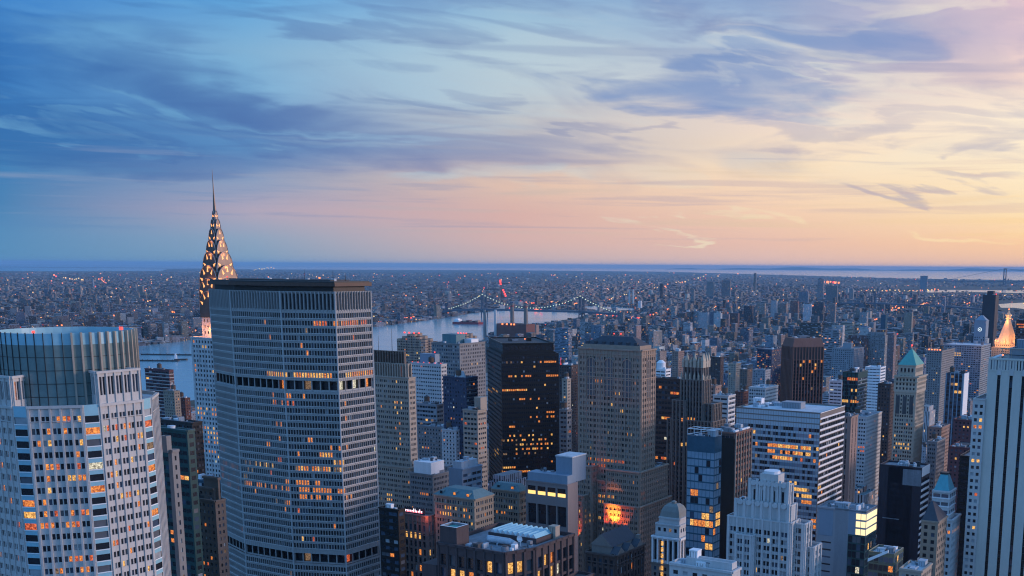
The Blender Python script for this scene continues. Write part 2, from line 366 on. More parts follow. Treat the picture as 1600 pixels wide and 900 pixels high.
    def pick(s, x, y, z, row, rs, i, sp):
        r = s.r.random(); P = s.proj(x, y, z)
        for zn in s.zones:
            if zn[0] <= P[0] <= zn[2] and zn[1] <= P[1] <= zn[3] and s.r.random() < zn[4]:
                cs = zn[5]; return {'y': 'lit_yellow', 'o': 'lit_orange', 'r': 'lit_red', 'd': 'lit_dim', 'k': 'pane_dark'}[s.r.choice(cs)]
        l = sp.get('lit', s.lit) * (3.2 if rs > .82 else .55)
        if r < l*.75:
            q = s.r.random(); return 'lit_yellow' if q < .28 else 'lit_orange' if q < .62 else 'lit_red' if q < .72 else 'lit_white' if q < .80 else 'lit_dim'
        q = s.r.random(); w = sp.get('mixw', s.mixw); t_ = 0
        if s.r.random() < sp.get('skyp', 0): return 'pane_sky'
        for k in range(4):
            t_ += w[k]
            if q < t_: return PM[k]
        return PM[0]
    def tier(s, poly, z0, z1, specs, roof='roof_grey', wm=None, par=1.1, cap=True):
        """specs: one facade description for each edge of the polygon (None = blank wall), or one for all"""
        n = len(poly); wm = wm or s.wm
        for k in range(n):
            sp = specs[k % len(specs)] if isinstance(specs, (list, tuple)) else specs
            a, b = poly[k], poly[(k+1) % n]
            s.facade(a, b, z0, z1, sp, wm)
        if not cap: return
        q = inset(poly, .45); i = len(s.wall.v); w = s.wall; k_ = w.mi(wm)
        w.v += [(x, y, z1) for x, y in poly] + [(x, y, z1) for x, y in q] + [(x, y, z1 - par) for x, y in q]
        for a in range(n):
            b = (a+1) % n; w.f.append((i+a, i+b, i+n+b, i+n+a)); w.m.append(k_); w.f.append((i+n+a, i+n+b, i+2*n+b, i+2*n+a)); w.m.append(k_)
        s.roofm.face([(x, y, z1 - par + .01) for x, y in q], roof)
    def unit(s, x, y, z, w, d, h, m='unit_metal', name='rooftop_unit'):
        b = MB(); b.box(x-w/2, x+w/2, y-d/2, y+d/2, z, z+h, m)
        if h > 1.5 and w > 2:
            b.box(x-w/2-.12, x+w/2+.12, y-d/2-.12, y+d/2+.12, z+h-.35, z+h+.1, m)
            k = x - w/2 + .5
            while k < x + w/2 - .4 and w < 14: b.box(k, k+.12, y-d/2-.08, y-d/2+.01, z+.3, z+h-.5, 'roof_dark'); k += 1.1
        return b.build(name, s.root)
    def clutter(s, x0, x1, y0, y1, z, n, big=4., ms=('unit_metal', 'roof_grey', 'roof_pale', 'roof_dark', 'unit_metal', 'white_paint')):
        for _ in range(int(n * 1.8)):
            w, d, h = s.r.uniform(.2, 1)*big, s.r.uniform(.2, 1)*big, s.r.uniform(.15, .7)*big
            if x1-x0 < w+.6 or y1-y0 < d+.6: continue
            x, y, q = s.r.uniform(x0+w/2, x1-w/2), s.r.uniform(y0+d/2, y1-d/2), s.r.random(); m = s.r.choice(ms)
            if q < .55: s.unit(x, y, z, w, d, h, m)
            elif q < .78:
                b = MB(); rr = min(w, d)*.45; b.prism(ngon(x, y, rr, 12), z, z+h*.7, m); b.prism(ngon(x, y, rr*.7, 12), z+h*.7, z+h*.7+.25, 'roof_dark'); b.build('roof_fan', s.root)
            else:
                b = MB(); rr = .18 + .25*s.r.random(); e = (x + s.r.uniform(-1, 1)*w, y) if s.r.random() < .5 else (x, y + s.r.uniform(-1, 1)*d*1.4)
                e = (min(x1, max(x0, e[0])), min(y1, max(y0, e[1])))
                if math.hypot(e[0]-x, e[1]-y) < .5: continue
                b.rod((x, y, z), (x, y, z+.9), rr, m, 8); b.rod((x, y, z+.9), (*e, z+.9), rr, m, 8); b.rod((*e, z+.9), (*e, z), rr, m, 8); b.build('roof_pipe', s.root)
    def tank(s, x, y, z, r=2., h=3.6, m='wood'):
        b = MB(); b.prism(ngon(x, y, r, 14), z + 2.2, z + 2.2 + h, m, bottom=True); b.cone(ngon(x, y, r*1.08, 14), z+2.2+h, z+2.2+h+r*.75, 'roof_dark')
        for q in ngon(x, y, r*.75, 4, .78): b.rod((q[0], q[1], z), (q[0], q[1], z+2.3), .12, 'dark_metal', 4)
        return b.build('water_tank', s.root)
    def mast(s, x, y, z, h, r=.14, m='dark_metal', light=None):
        b = MB(); b.rod((x, y, z), (x, y, z+h), r*1.4, m, 6, r*.5); o = b.build('mast', s.root)
        if light:
            l = MB(); l.prism(ngon(x, y, .55, 8), z+h, z+h+.9, light, bottom=True); l.build('beacon', s.root)
        return o
    def beacon(s, x, y, z, m='lamp_red', r=.6):
        b = MB(); b.rod((x, y, z), (x, y, z + 1.2), .12, 'dark_metal', 5); b.prism(ngon(x, y, r, 8), z+1.2, z+1.2+1.6*r, m, bottom=True); return b.build('beacon', s.root)
    def finish(s, nind=100, box=None):
        s.wall.build('wall', s.root); s.roofm.build('roof', s.root)
        P = s.panes
        litf = [p for p in P if p[6].startswith('lit')]; un = [p for p in P if not p[6].startswith('lit')]
        s.r.shuffle(un); s.r.shuffle(litf)
        un.sort(key=lambda p: -round(p[4]*p[5], 0)); ind = (litf + un)[:nind] if len(P) > nind else P; rest = (litf + un)[nind:] if len(P) > nind else []
        for (x, y, z_, u, w, h, m) in ind:
            key = (round(w, 2), round(h, 2), m)
            me = PANES.get(key)
            if me is None:
                me = bpy.data.meshes.new('window'); w2, h2 = w/2 + .01, h/2 + .01
                me.from_pydata([(-w2, 0, -h2), (w2, 0, -h2), (w2, 0, h2), (-w2, 0, h2)], [], [(0, 1, 2, 3)]); me.materials.append(M(m)); PANES[key] = me
            o = bpy.data.objects.new('window', me); COL.objects.link(o); o.parent = s.root; o.location = (x, y, z_); o.rotation_euler = (0, 0, math.atan2(u[1], u[0]))
        if rest:
            b = MB()
            for (x, y, z_, u, w, h, m) in rest:
                w2, h2 = w/2 + .01, h/2 + .01
                b.face([(x-u[0]*w2, y-u[1]*w2, z_-h2), (x+u[0]*w2, y+u[1]*w2, z_-h2), (x+u[0]*w2, y+u[1]*w2, z_+h2), (x-u[0]*w2, y-u[1]*w2, z_+h2)], m)
            o = b.build('window', s.root); o['kind'] = 'stuff'
        if box: HERO_BOX.append(box)
def fit(xL, xC, xR, yC, Y, rz=GA, depth=None):
    """near corner, width of the north face and depth of the west face that show at these columns from distance Y"""
    X, Y_, Z = pt(xC, yC, Y); eu = (cos(rz), sin(rz)); ev = (-sin(rz), cos(rz))
    def solve(target, d, s):
        lo, hi = .5, 300.
        for _ in range(40):
            m = (lo+hi)/2; x = proj(X + d[0]*m*s, Y + d[1]*m*s, Z)[0]
            if (x > target) == (s < 0): lo = m
            else: hi = m
        return (lo+hi)/2
    w = solve(xL, eu, -1); d = depth or solve(xR, ev, 1)
    ox = X - eu[0]*w/2 + ev[0]*d/2; oy = Y - eu[1]*w/2 + ev[1]*d/2
    return ox, oy, w, d, Z
def boxb(name, label, xL, xC, xR, yC, Y, wall, N_, W_=0, depth=None, clut=6, roof='roof_grey', nind=100, par=1.1, top=None, big=4., **kw):
    ox, oy, w, d, Z = fit(xL, xC, xR, yC, Y, kw.get('rz', GA), depth)
    cham = kw.pop('cham', None)
    B = Bld(name, label, ox, oy, wall=wall, **kw); B.w, B.d, B.h = w, d, Z
    W_ = N_ if W_ == 0 else W_
    if cham: B.tier([(-w/2, -d/2), (w/2-cham[0]*w, -d/2), (w/2, -d/2+cham[1]*d), (w/2, d/2), (-w/2, d/2)], 0, Z, [N_, v(N_, lit=.2), W_, None, None], roof, par=par)
    else: B.tier(rect(-w/2, w/2, -d/2, d/2), 0, Z, [N_, W_, None, None], roof, par=par)
    if clut: B.clutter(-w/2+1, w/2-1, -d/2+1, d/2-1, Z-par, clut, big)
    B.nind = nind; B.box = (xL, xR or xC + 20, yC, Y)
    return B
def done(B): B.finish(B.nind, B.box); return B

# ================================================================ THE SETTING
GROUND_R = 150000.
m, q, b = newmat('land')
o_ = q.node('ShaderNodeTexCoord').outputs['Object']
n_a = q.node('ShaderNodeTexNoise', {'Vector': o_, 'Scale': .0012, 'Detail': 6., 'Roughness': .65}).outputs['Fac']
n_b = q.node('ShaderNodeTexVoronoi', {'Vector': o_, 'Scale': .02}).outputs['Color']
cc = q.ramp(n_a, [(.3, (.03, .033, .03, 1)), (.5, (.055, .055, .055, 1)), (.62, (.045, .055, .035, 1)), (.75, (.09, .085, .08, 1))])
q.set(b.inputs['Base Color'], q.mix(.22, cc, n_b, 'OVERLAY')); b.inputs['Roughness'].default_value = .95
m, q, b = newmat('asphalt')
o_ = q.node('ShaderNodeTexCoord').outputs['Object']
q.set(b.inputs['Base Color'], q.ramp(q.node('ShaderNodeTexNoise', {'Vector': o_, 'Scale': .3, 'Detail': 6.}).outputs['Fac'], [(.3, (.035, .035, .037, 1)), (.7, (.065, .063, .06, 1))]))
b.inputs['Roughness'].default_value = .85
m, q, b = newmat('water')
o_ = q.node('ShaderNodeTexCoord').outputs['Object']
mp = q.node('ShaderNodeMapping', {'Vector': o_, 'Scale': (.004, .012, 1)})
nw_ = q.node('ShaderNodeTexNoise', {'Vector': mp.outputs[0], 'Scale': 1.5, 'Detail': 8., 'Roughness': .7})
bp = q.node('ShaderNodeBump', {'Height': nw_.outputs['Fac'], 'Strength': .12, 'Distance': 1.})
b.inputs['Base Color'].default_value = (.18, .34, .40, 1)
q.set(b.inputs['Roughness'], q.math('ADD', .10, q.math('MULTIPLY', nw_.outputs['Fac'], .14))); b.inputs['IOR'].default_value = 1.33; q.set(b.inputs['Normal'], bp.outputs[0])

m, q, b = newmat('sea')
b.inputs['Base Color'].default_value = (.12, .24, .32, 1); b.inputs['Roughness'].default_value = .14; b.inputs['IOR'].default_value = 1.33
def sheet(name, pts, z, mat, label=None):
    b = MB(); b.face([(x, y, z) for x, y in pts], mat); o = b.build(name); o['kind'] = 'structure'; return o
gb = MB(); gb.face([(x, y, 0) for x, y in ngon(0, 0, GROUND_R, 96)], 'land'); g = gb.build('ground'); g['kind'] = 'structure'

def G(*pp): return [gnd(*p) for p in pp]
# the river: its far bank, then its near bank (places on the ground seen at these columns and rows)
RIVER = G((60, 548), (215, 541), (262, 536), (300, 531), (420, 525), (500, 519), (585, 511), (640, 504), (700, 496), (742, 489), (790, 484), (800, 482), (850, 484), (888, 486), (905, 487),
          (925, 489), (900, 497), (870, 502), (835, 508), (800, 514), (765, 524), (735, 545), (700, 556), (620, 580), (420, 610), (300, 626), (200, 640), (60, 655))
sheet('river', RIVER, .5, 'water')
REACH = G((905, 479), (925, 478), (950, 479), (993, 481.5), (993, 486.5), (960, 486), (920, 484.5))
sheet('river_reach', REACH, .5, 'water')
def yl(x, k): return 409.0 + .00628 * x + k
OCEAN = [gnd(-900, yl(-900, 11.7)), gnd(600, yl(600, 8.9)), gnd(800, yl(800, 8.2)), gnd(1040, yl(1040, 9)), gnd(1200, yl(1200, 12.5)), gnd(1400, yl(1400, 17)), gnd(1700, yl(1700, 20)), gnd(2300, yl(2300, 20)), (110000, 100000), (20000, 148000), (-60000, 137000), (-120000, 90000)]
sheet('ocean', OCEAN, .5, 'sea')
sheet('bay_water', G((-200, 418.5), (60, 419.0), (180, 419.2), (262, 420.8), (250, 423.6), (120, 424.0), (-200, 423.0)), .9, 'sea')
sheet('harbour_water', G((1420, 455), (1480, 453), (1560, 453.5), (1700, 452), (1700, 456.5), (1590, 458), (1530, 456.5), (1450, 457)), .6, 'sea')
sheet('harbour_basin', G((1560, 475.5), (1578, 474), (1600, 473), (1700, 471), (1700, 483), (1600, 483), (1585, 481), (1564, 481)), .6, 'sea')
sheet('harbour_channel', G((1380, 484), (1425, 482.5), (1445, 484.5), (1425, 486.5), (1386, 487)), .6, 'sea')
hb = MB()
def ridge_strip(x0, x1, ky, Y, hmax, seed, step=6):
    r = random.Random(seed); n = int((x1 - x0) / step); h = []
    for i in range(n + 1):
        e = min(1, i / 8, (n - i) / 8) if n > 16 else 1
        h.append(hmax * e * (.55 + .28 * sin(i * .13 + seed) + .17 * sin(i * .41 + 2 * seed)) + r.uniform(0, hmax * .06))
    for i in range(n):
        a, b_ = x0 + i*step, x0 + (i+1)*step
        Xa, Xb = (a - CX) / 1800 * Y, (b_ - CX) / 1800 * Y
        hb.face([(Xa, Y, .5), (Xb, Y, .5), (Xb, Y + 900, h[i+1]), (Xa, Y + 900, h[i])], 'land')
        hb.face([(Xa, Y+900, h[i]), (Xb, Y+900, h[i+1]), (Xb, Y+4500, .4), (Xa, Y+4500, .4)], 'land')
ridge_strip(1035, 2000, 0, 88000, 215, 3)
hills = hb.build('hills'); hills['kind'] = 'structure'
hb = MB(); ridge_strip(-700, 330, 0, 54000, 25, 5)
spit = hb.build('barrier_spit'); spit['kind'] = 'structure'

# streets of the near grid: one carriageway sheet each with a raised block (pavement) between
def toworld(x, y): return (x*cos(GA) - y*sin(GA), x*sin(GA) + y*cos(GA))
def tolocal(x, y): return (x*cos(GA) + y*sin(GA), -x*sin(GA) + y*cos(GA))
stone('pavement', (.20, .20, .20), .3)
sb = MB(); rb = MB()
AVE = [-1700, -1500, -1290, -1080, -870, -680, -520, -370, -215, 30, 300, 560, 820, 1080]       # avenues, in the grid's own x
def st_y(j): return 300 + 80.5 * j
for i in range(len(AVE) - 1):
    for j in range(0, 36):
        x0, x1, y0, y1 = AVE[i] + 14, AVE[i+1] - 14, st_y(j) + 8, st_y(j + 1) - 8
        p = [toworld(x, y) for x, y in rect(x0, x1, y0, y1)]
        if min(proj(X, Y, 0)[1] for X, Y in p) > 980: continue
        sb.prism(p, .0, .16, 'pavement')
sb.build('pavement')['kind'] = 'structure'
rb.face([(*toworld(x, y), .06) for x, y in rect(AVE[0] + 300, AVE[-1] + 30, 290, 3230)], 'asphalt')
rb.build('street')['kind'] = 'structure'
lm_ = MB()
for a in AVE[1:-1]:
    for k in range(0, 150):
        y0 = 700 + k * 17.; p = [toworld(x, y) for x, y in rect(a - .25, a + .25, y0, y0 + 7)]
        lm_.face([(x, y, .075) for x, y in p], 'white_paint')
lm_.build('lane_marking')['kind'] = 'structure'

def inpoly(x, y, P):
    c_ = False; n = len(P)
    for i in range(n):
        x1, y1 = P[i]; x2, y2 = P[i-1]
        if (y1 > y) != (y2 > y) and x < (x2-x1)*(y-y1)/(y2-y1)+x1: c_ = not c_
    return c_
WATERS = [RIVER, REACH]

# air that the distance fades into
m = bpy.data.materials.new('haze'); m.use_nodes = True; q = NT(m.node_tree); q.n.clear()
pv = q.node('ShaderNodeVolumePrincipled', {'Color': (.30, .60, .92, 1), 'Density': 1.7e-5, 'Anisotropy': 0.})
q.node('ShaderNodeOutputMaterial', {'Volume': pv.outputs[0]}); MATS['haze'] = m
hz = MB(); e_ = GROUND_R + 500
hz.box(-e_, e_, -e_, e_, -1, 335, 'haze', bottom=True)
HAZE = True
if HAZE: hz.build('haze')['kind'] = 'stuff'
stone('concrete_teal', (.33, .33, .33), .16)
stone('bright_steel', (.40, .37, .37), .15, .5, .8, .8)
stone('pale_panel', (.40, .48, .54), .12, .4)
stone('warm_stone', (.42, .37, .30), .2)
stone('brown_warm', (.33, .25, .20), .22)
stone('brown_grey', (.20, .175, .16), .25)
stone('red_brown', (.20, .105, .085), .25)
stone('pale_slab', (.52, .51, .47), .12)
stone('violet_black', (.04, .034, .045), .25, .45)
stone('purple_brown', (.075, .058, .062), .3)
stone('pink_grey', (.23, .195, .195), .18); stone('teal_roof', (.16, .26, .30), .3); glow('office_warm', (1., .62, .18), 1.5)
stone('pinkbrown', (.20, .15, .135), .22)
stone('slate_grey', (.22, .23, .22), .2)
stone('maroon', (.13, .06, .065), .25); stone('navy', (.05, .065, .11), .25); stone('pink_brick', (.30, .21, .18), .2); stone('blue_strip', (.05, .07, .10), .3)

# ================================================================ THE LARGE BUILDINGS
OFF = dict(bw=1.7, wins=[(.18, .86)], fh=3.8, zf=(.28, .82))
APT = dict(bw=3.2, wins=[(.25, .72)], fh=3.2, zf=(.3, .78), rec=.25)
PAIR = dict(bw=3.4, wins=[(.12, .42), (.56, .86)], fh=3.5, zf=(.25, .75))
STRIPE = dict(bw=3.0, wins=[(.04, .96)], fh=3.8, zf=(.35, .85), rec=.4)
def v(base, **k): d = dict(base); d.update(k); return d

# ---- stone and glass tower with a glass crown
def crown_tower():
    a, c_ = 15.6, 4.4
    o = pt(119, 700, 362)
    B = Bld('crown_tower', 'pale granite office tower with a round glass crown, many orange windows lit', o[0], o[1], wall='pale_granite', lit=.10, mixw=(.60, .14, .12, .14), seed=5,
            zones=[(0, 600, 30, 900, .07, 'od'), (60, 645, 165, 700, .35, 'ooyr'), (60, 720, 165, 760, .38, 'ooyr'), (60, 790, 140, 835, .35, 'ooyr'), (80, 870, 150, 892, .55, 'oory'), (165, 655, 250, 790, .16, 'oyr'), (30, 805, 62, 835, .6, 'rod')])
    p = []; x = y = 0; ang = 0
    for k in range(8):
        for L in (a, c_):
            p.append((x, y)); x += L*cos(ang); y += L*sin(ang); ang += pi/8
    cx_ = sum(q[0] for q in p)/16; cy_ = sum(q[1] for q in p)/16; p = [(q[0]-cx_, q[1]-cy_) for q in p]
    zt = 217.5
    MN = dict(bw=3.0, mar=.5, wins=[(.14, .46), (.56, .88)], fh=3.62, zf=(.22, .72), pier=(.55, .35, 1), top=2.2, rec=.4, cornice=((0, .8, .5), (4.6, .25, .3)))
    BY = dict(bw=4.2, mar=.15, wins=[(.02, .98)], fh=3.62, zf=(.12, .68), span='pale_glass', rec=.25, top=2.2, reveal='dark_metal', lit=.2, band=(.28, .1, 1, 'white_paint'), cornice=())
    B.tier(p, 0, zt, [MN, BY], 'roof_pale')
    # the taller stone wings behind the diagonal front
    HI = dict(bw=3.0, mar=.5, wins=[(.14, .46), (.56, .88)], fh=6.4, zf=(.06, .93), pier=(.5, .4, 1), top=1.3, rec=.5, mixw=(.75, .2, 0, .05), lit=0., cornice=((0, .7, .45),))
    def wing(i, zt2):
        A, B_ = p[i], p[(i+1) % 16]; k = .80
        poly = [(A[0]*.985, A[1]*.985), (B_[0]*.985, B_[1]*.985), (B_[0]*k*.75, B_[1]*k*.75), (A[0]*k*.75, A[1]*k*.75)]
        B.tier(poly, zt - 1.2, zt2, [HI, v(HI, bw=2.6), None, v(HI, bw=2.6)], 'roof_grey')
    wing(0, 226.4); wing(4, 227.4)
    # glass drum
    r = 19.9; N_ = 48; zd, zc = 215.5, 238.8
    D = ngon(0, 0, r, N_); cg = MB(); cg.prism(D, zd, 235.3, 'crown_glass', cap=False); cg.face([(x, y, 235.25) for x, y in D], 'roof_dark'); cg.build('glass_drum', B.root)
    rg = MB(); inn = ngon(0, 0, r - .35, N_)
    for k in range(N_):
        k2 = (k+1) % N_
        rg.face([(*D[k], 235.3), (*D[k2], 235.3), (*D[k2], zc), (*D[k], zc)], 'pale_glass')
        rg.face([(*inn[k2], 235.3), (*inn[k], 235.3), (*inn[k], zc), (*inn[k2], zc)], 'pale_glass')
        rg.face([(*D[k], zc), (*D[k2], zc), (*inn[k2], zc), (*inn[k], zc)], 'white_paint')
    rg.build('glass_parapet', B.root)
    for k in range(N_):
        x, y = D[k]; an = math.atan2(y, x); west_side = -.60 < an < 1.4
        mb = MB(); w = .27 if west_side else .09; dd = .95 if west_side else .22
        mt = 'tan_stone' if west_side else 'dark_metal'
        ux, uy = cos(an), sin(an); tx, ty = -uy, ux
        q_ = [(x+tx*-w+ux*dd, y+ty*-w+uy*dd), (x+tx*w+ux*dd, y+ty*w+uy*dd), (x+tx*w-ux*.1, y+ty*w-uy*.1), (x-tx*w-ux*.1, y-ty*w-uy*.1)]
        mb.prism(q_, zd, zc + .25, mt, bottom=True); mb.build('fin' if mt == 'tan_stone' else 'mullion', B.root)
    for zz in (219.5, 223.5, 227.5, 231.5):
        mb = MB(); o1, i1 = ngon(0, 0, r+.1, N_), ngon(0, 0, r-.05, N_)
        for k in range(N_):
            k2 = (k+1) % N_
            mb.face([(*o1[k], zz), (*o1[k2], zz), (*o1[k2], zz+.16), (*o1[k], zz+.16)], 'dark_metal'); mb.face([(*o1[k], zz+.16), (*o1[k2], zz+.16), (*i1[k2], zz+.16), (*i1[k], zz+.16)], 'dark_metal')
        mb.build('transom', B.root)
    B.beacon(13.5, 10, zc - 1.2); B.beacon(8, -16, zc - 1.2, r=.45)
    B.finish(100, (-20, 262, 515, 360)); return B
crown_tower()

# ---- long eight-sided tower
def slab_tower():
    p = [(-48, -13.5), (-19, -24), (19, -24), (48, -13.5), (48, 13.5), (19, 24), (-19, 24), (-48, 13.5)]
    c_ = pt(523, 455, 600); ox = c_[0] - (48*cos(GA) + 13.5*sin(GA)); oy = 600 - (48*sin(GA) - 13.5*cos(GA))
    Z = [(490, 499, 573, 513, .85, 'ro'), (419, 578, 451, 596, .97, 'yo'), (459, 578, 520, 596, .97, 'yo'), (538, 578, 582, 596, .95, 'yo'), (334, 572, 372, 585, .6, 'd'), (426, 615, 470, 630, .45, 'or'),
         (348, 722, 400, 735, .4, 'do'), (400, 722, 430, 735, .7, 'dy'), (460, 722, 538, 735, .75, 'dyo'), (508, 734, 520, 742, .6, 'y'), (345, 738, 400, 760, .3, 'do'), (400, 750, 455, 768, .5, 'o'), (462, 752, 500, 766, .85, 'o'), (470, 766, 550, 778, .55, 'o'),
         (497, 700, 522, 711, .8, 'oy'), (463, 700, 472, 711, .9, 'o'), (515, 690, 545, 702, .6, 'o'), (436, 675, 446, 685, .9, 'o'), (482, 678, 491, 688, .9, 'o'), (434, 716, 440, 728, 1, 'r'), (446, 785, 458, 797, .9, 'o'), (472, 862, 500, 875, .6, 'od'), (588, 508, 600, 520, .5, 'o'), (545, 520, 570, 535, .15, 'r'), (415, 690, 425, 703, .8, 'o'), (380, 780, 470, 790, .12, 'd')]
    B = Bld('octagonal_office_tower', 'long eight-sided concrete office tower under a dark overhanging roof slab', ox, oy, wall='concrete_teal', lit=.014, zones=Z, mixw=(.76, .14, .02, .08), seed=8)
    G1 = dict(bw=1.62, mar=.35, wins=[(.15, .91)], fh=3.93, zf=(.04, .70), rec=.55, top=.15, cornice=(), band=(.30, .22, 1, 'pale_granite'), pier=(.22, .14, 1))
    FN = dict(bw=2.1, mar=.35, wins=[(.14, .92)], fh=9.6, zf=(.02, .97), rec=.9, top=.1, cornice=(), pier=(.36, .45, 1), lit=0., mixw=(.97, .03, 0, 0))
    CO = dict(bw=4.9, mar=.3, wins=[(.08, .92)], fh=5.0, zf=(.03, .97), rec=1.9, top=.05, cornice=(), pier=(.5, .2, 1), lit=.10, mixw=(.97, .03, 0, 0), reveal='dark_metal')
    zz = [(235.6, 245.6, FN), (198.6, 235.6, G1), (192.8, 198.6, CO), (103.6, 192.8, G1), (97.8, 103.6, CO), (0, 97.8, G1)]
    for z0, z1, sp in zz:
        q = inset(p, .8) if sp is CO else p
        B.tier(q, z0, z1, [sp] * 5 + [None] * 3, cap=(z1 > 240))
    q = inset(p, .9); B.wall.prism(q, 198.59, 198.6, 'concrete'); B.wall.prism(p, 192.6, 192.79, 'concrete')
    B.wall.prism(p, 103.4, 103.59, 'concrete')
    c1 = MB(); c1.prism(inset(p, 2.6), 244.5, 248.3, 'dark_metal'); c1.build('recessed_storey', B.root)
    c2 = MB(); c2.prism(inset(p, -.6), 248.3, 250.2, 'bronze', bottom=True); c2.prism(inset(p, .4), 250.2, 250.9, 'dark_metal'); c2.build('roof_slab', B.root)
    c3 = MB(); c3.prism(inset(p, 9), 250.9, 251.6, 'roof_dark'); c3.build('rooftop_deck', B.root)
    for k in range(8):                                   # bright corner posts
        x, y = p[k]; cm = MB(); cm.prism(ngon(x, y, .42, 6), 0, 245.7, 'concrete'); cm.build('corner_post', B.root)
    for x in (-20, -6, 5, 20, 31, 38): B.unit(x, B.r.uniform(-8, 4), 250.9, 2.2, 1.6, 1.3, 'unit_metal')
    B.mast(36, -2, 250.9, 5.5); B.mast(39, 4, 250.9, 4.5); B.mast(16, -3, 250.9, 6, .1)
    B.beacon(-39, -8, 250.9, 'lamp_red', .4); B.beacon(28, -4, 250.9, 'lamp_orange', .45)
    B.finish(100, (327, 595, 437, 620)); return B
slab_tower()

# ---- the needle: stepped arches of steel with lit triangular windows
def needle():
    o = pt(344, 470, 838)
    B = Bld('spired_skyscraper', 'slender skyscraper with a needle spire over steel arches of lit triangular windows', o[0], o[1], wall='white_stone', lit=.03, mixw=(.75, .15, .04, .06),
            zones=[(300, 635, 345, 650, .8, 'yo'), (300, 665, 345, 680, .85, 'yo'), (300, 574, 340, 581, .55, 'oy'), (300, 530, 325, 545, .45, 'oy'), (312, 682, 345, 692, .5, 'yo'), (300, 700, 345, 712, .4, 'o')], seed=3)
    SH = dict(bw=3.1, mar=1.6, wins=[(.25, .75)], fh=3.5, zf=(.2, .75), pier=(.8, .35, 2), rec=.4)
    w = 15.6
    B.tier(rect(-w, w, -w, w), 0, 207, [SH, SH, None, None], 'roof_pale', wm='white_stone')
    B.tier(rect(-w-2.2, w+2.2, -w*.55, w*.55), 0, 192, [None, SH, None, v(SH, mar=.8)], 'roof_pale')
    UP = dict(bw=3.3, mar=1.4, wins=[(.3, .7)], fh=4.3, zf=(.2, .72), lit=.12, rec=.4, pier=(.7, .3, 2))
    B.tier(rect(-9.6, 9.6, -9.6, 9.6), 206, 231, [UP, UP, None, None], 'roof_dark', wm='pale_granite')
    lv = [(10., 225, 240), (9.9, 232.5, 249), (9.3, 241, 258.5), (7.3, 250.5, 268), (5.3, 260, 276.5), (3.7, 269, 284.5), (2.4, 277.5, 291), (1.4, 285, 297)]
    for k, (hw, zb, za) in enumerate(lv):
        n = 18; prof = [(hw*cos(pi*i/n), zb + 3 + (za - zb - 3) * (sin(pi*i/n) ** .85 if 0 < i < n else 0)) for i in range(n+1)]
        prof = [(hw, zb - 4)] + prof + [(-hw, zb - 4)]
        ar = MB(); e = hw + (.25 if k < 7 else 0)
        for axis in (0, 1):
            A = []; Bk = []
            for (t_, zq) in prof:
                A.append((t_, -e, zq) if axis == 0 else (e, t_, zq)); Bk.append((t_, e, zq) if axis == 0 else (-e, t_, zq))
            i0 = len(ar.v); ar.v += A + Bk; m_ = len(prof); km = ar.mi('steel')
            for i in range(m_): j = (i+1) % m_; ar.f.append((i0+i, i0+j, i0+m_+j, i0+m_+i)); ar.m.append(km)
            ar.f.append(tuple(i0+i for i in range(m_))); ar.m.append(km); ar.f.append(tuple(i0+m_+i for i in reversed(range(m_)))); ar.m.append(km)
        ar.build('arch', B.root)
        rm_ = MB()
        for f in range(4):
            for i in range(1, m_ - 2):
                (ta, za_), (tb, zb_) = prof[i], prof[i+1]; e3 = e + .1
                A3 = [(ta, -e3, za_), (e3, ta, za_), (-ta, e3, za_), (-e3, -ta, za_)][f]; B3 = [(tb, -e3, zb_), (e3, tb, zb_), (-tb, e3, zb_), (-e3, -tb, zb_)][f]
                rm_.rod(A3, B3, .2, 'bright_steel', 4)
        rm_.build('arch_rim', B.root)
        # ribs round each arch and its triangular windows
        nw = [5, 5, 5, 4, 4, 3, 2, 2][k]; sz = [1.45, 1.6, 1.6, 1.4, 1.2, 1.05, .95, .8][k]
        for f in range(4):
            for j in range(nw):
                an = pi * (j + .75) / (nw + .5); rr = hw * .80; tt = rr*cos(an); zt = zb + 3 + (za-zb-3)*.80*sin(an) - .5
                tri = []
                for (du, dv) in ((-.5, -.62), (.5, -.62), (0, 1.15)):
                    ra = an - pi/2; X_ = (du*cos(ra) - dv*sin(ra))*sz; Z_ = (du*sin(ra) + dv*cos(ra))*sz*1.5
                    tri.append((tt + X_, zt + Z_))
                wb = MB(); e2 = e + .12
                def P3(t_, zq, ee): return [(t_, -ee, zq), (ee, t_, zq), (-t_, ee, zq), (-ee, -t_, zq)][f]
                F_ = [P3(t_, zq, e2) for t_, zq in tri]; K_ = [P3(t_, zq, e - .1) for t_, zq in tri]
                i0 = 0; wb.v += F_ + K_; km = wb.mi('crown_lamp')
                wb.f += [(0, 1, 2), (0, 3, 4, 1), (1, 4, 5, 2), (2, 5, 3, 0)]; wb.m += [km]*4
                wb.build('crown_window', B.root)
    s_ = MB(); s_.prism(ngon(0, 0, 1.9, 8, .39), 290, 299, 'steel', top=ngon(0, 0, 1.05, 8, .39)); s_.prism(ngon(0, 0, 1.05, 8, .39), 299, 311, 'steel', top=ngon(0, 0, .42, 8, .39)); s_.prism(ngon(0, 0, .42, 8, .39), 311, 326, 'steel', top=ngon(0, 0, .08, 8, .39)); s_.build('spire', B.root)
    for q_ in ((-13, -13), (0, -14), (13, -13), (14, 0), (13, 12), (-13.5, 0)):
        wx, wy, _ = B.world(*q_)
        l = bpy.data.lights.new('floodlight', 'POINT'); l.energy = 4000; l.color = (1, .34, .10); l.shadow_soft_size = .4; lo = bpy.data.objects.new('floodlight', l); COL.objects.link(lo); lo.parent = B.root; lo.location = (*q_, 211.5)
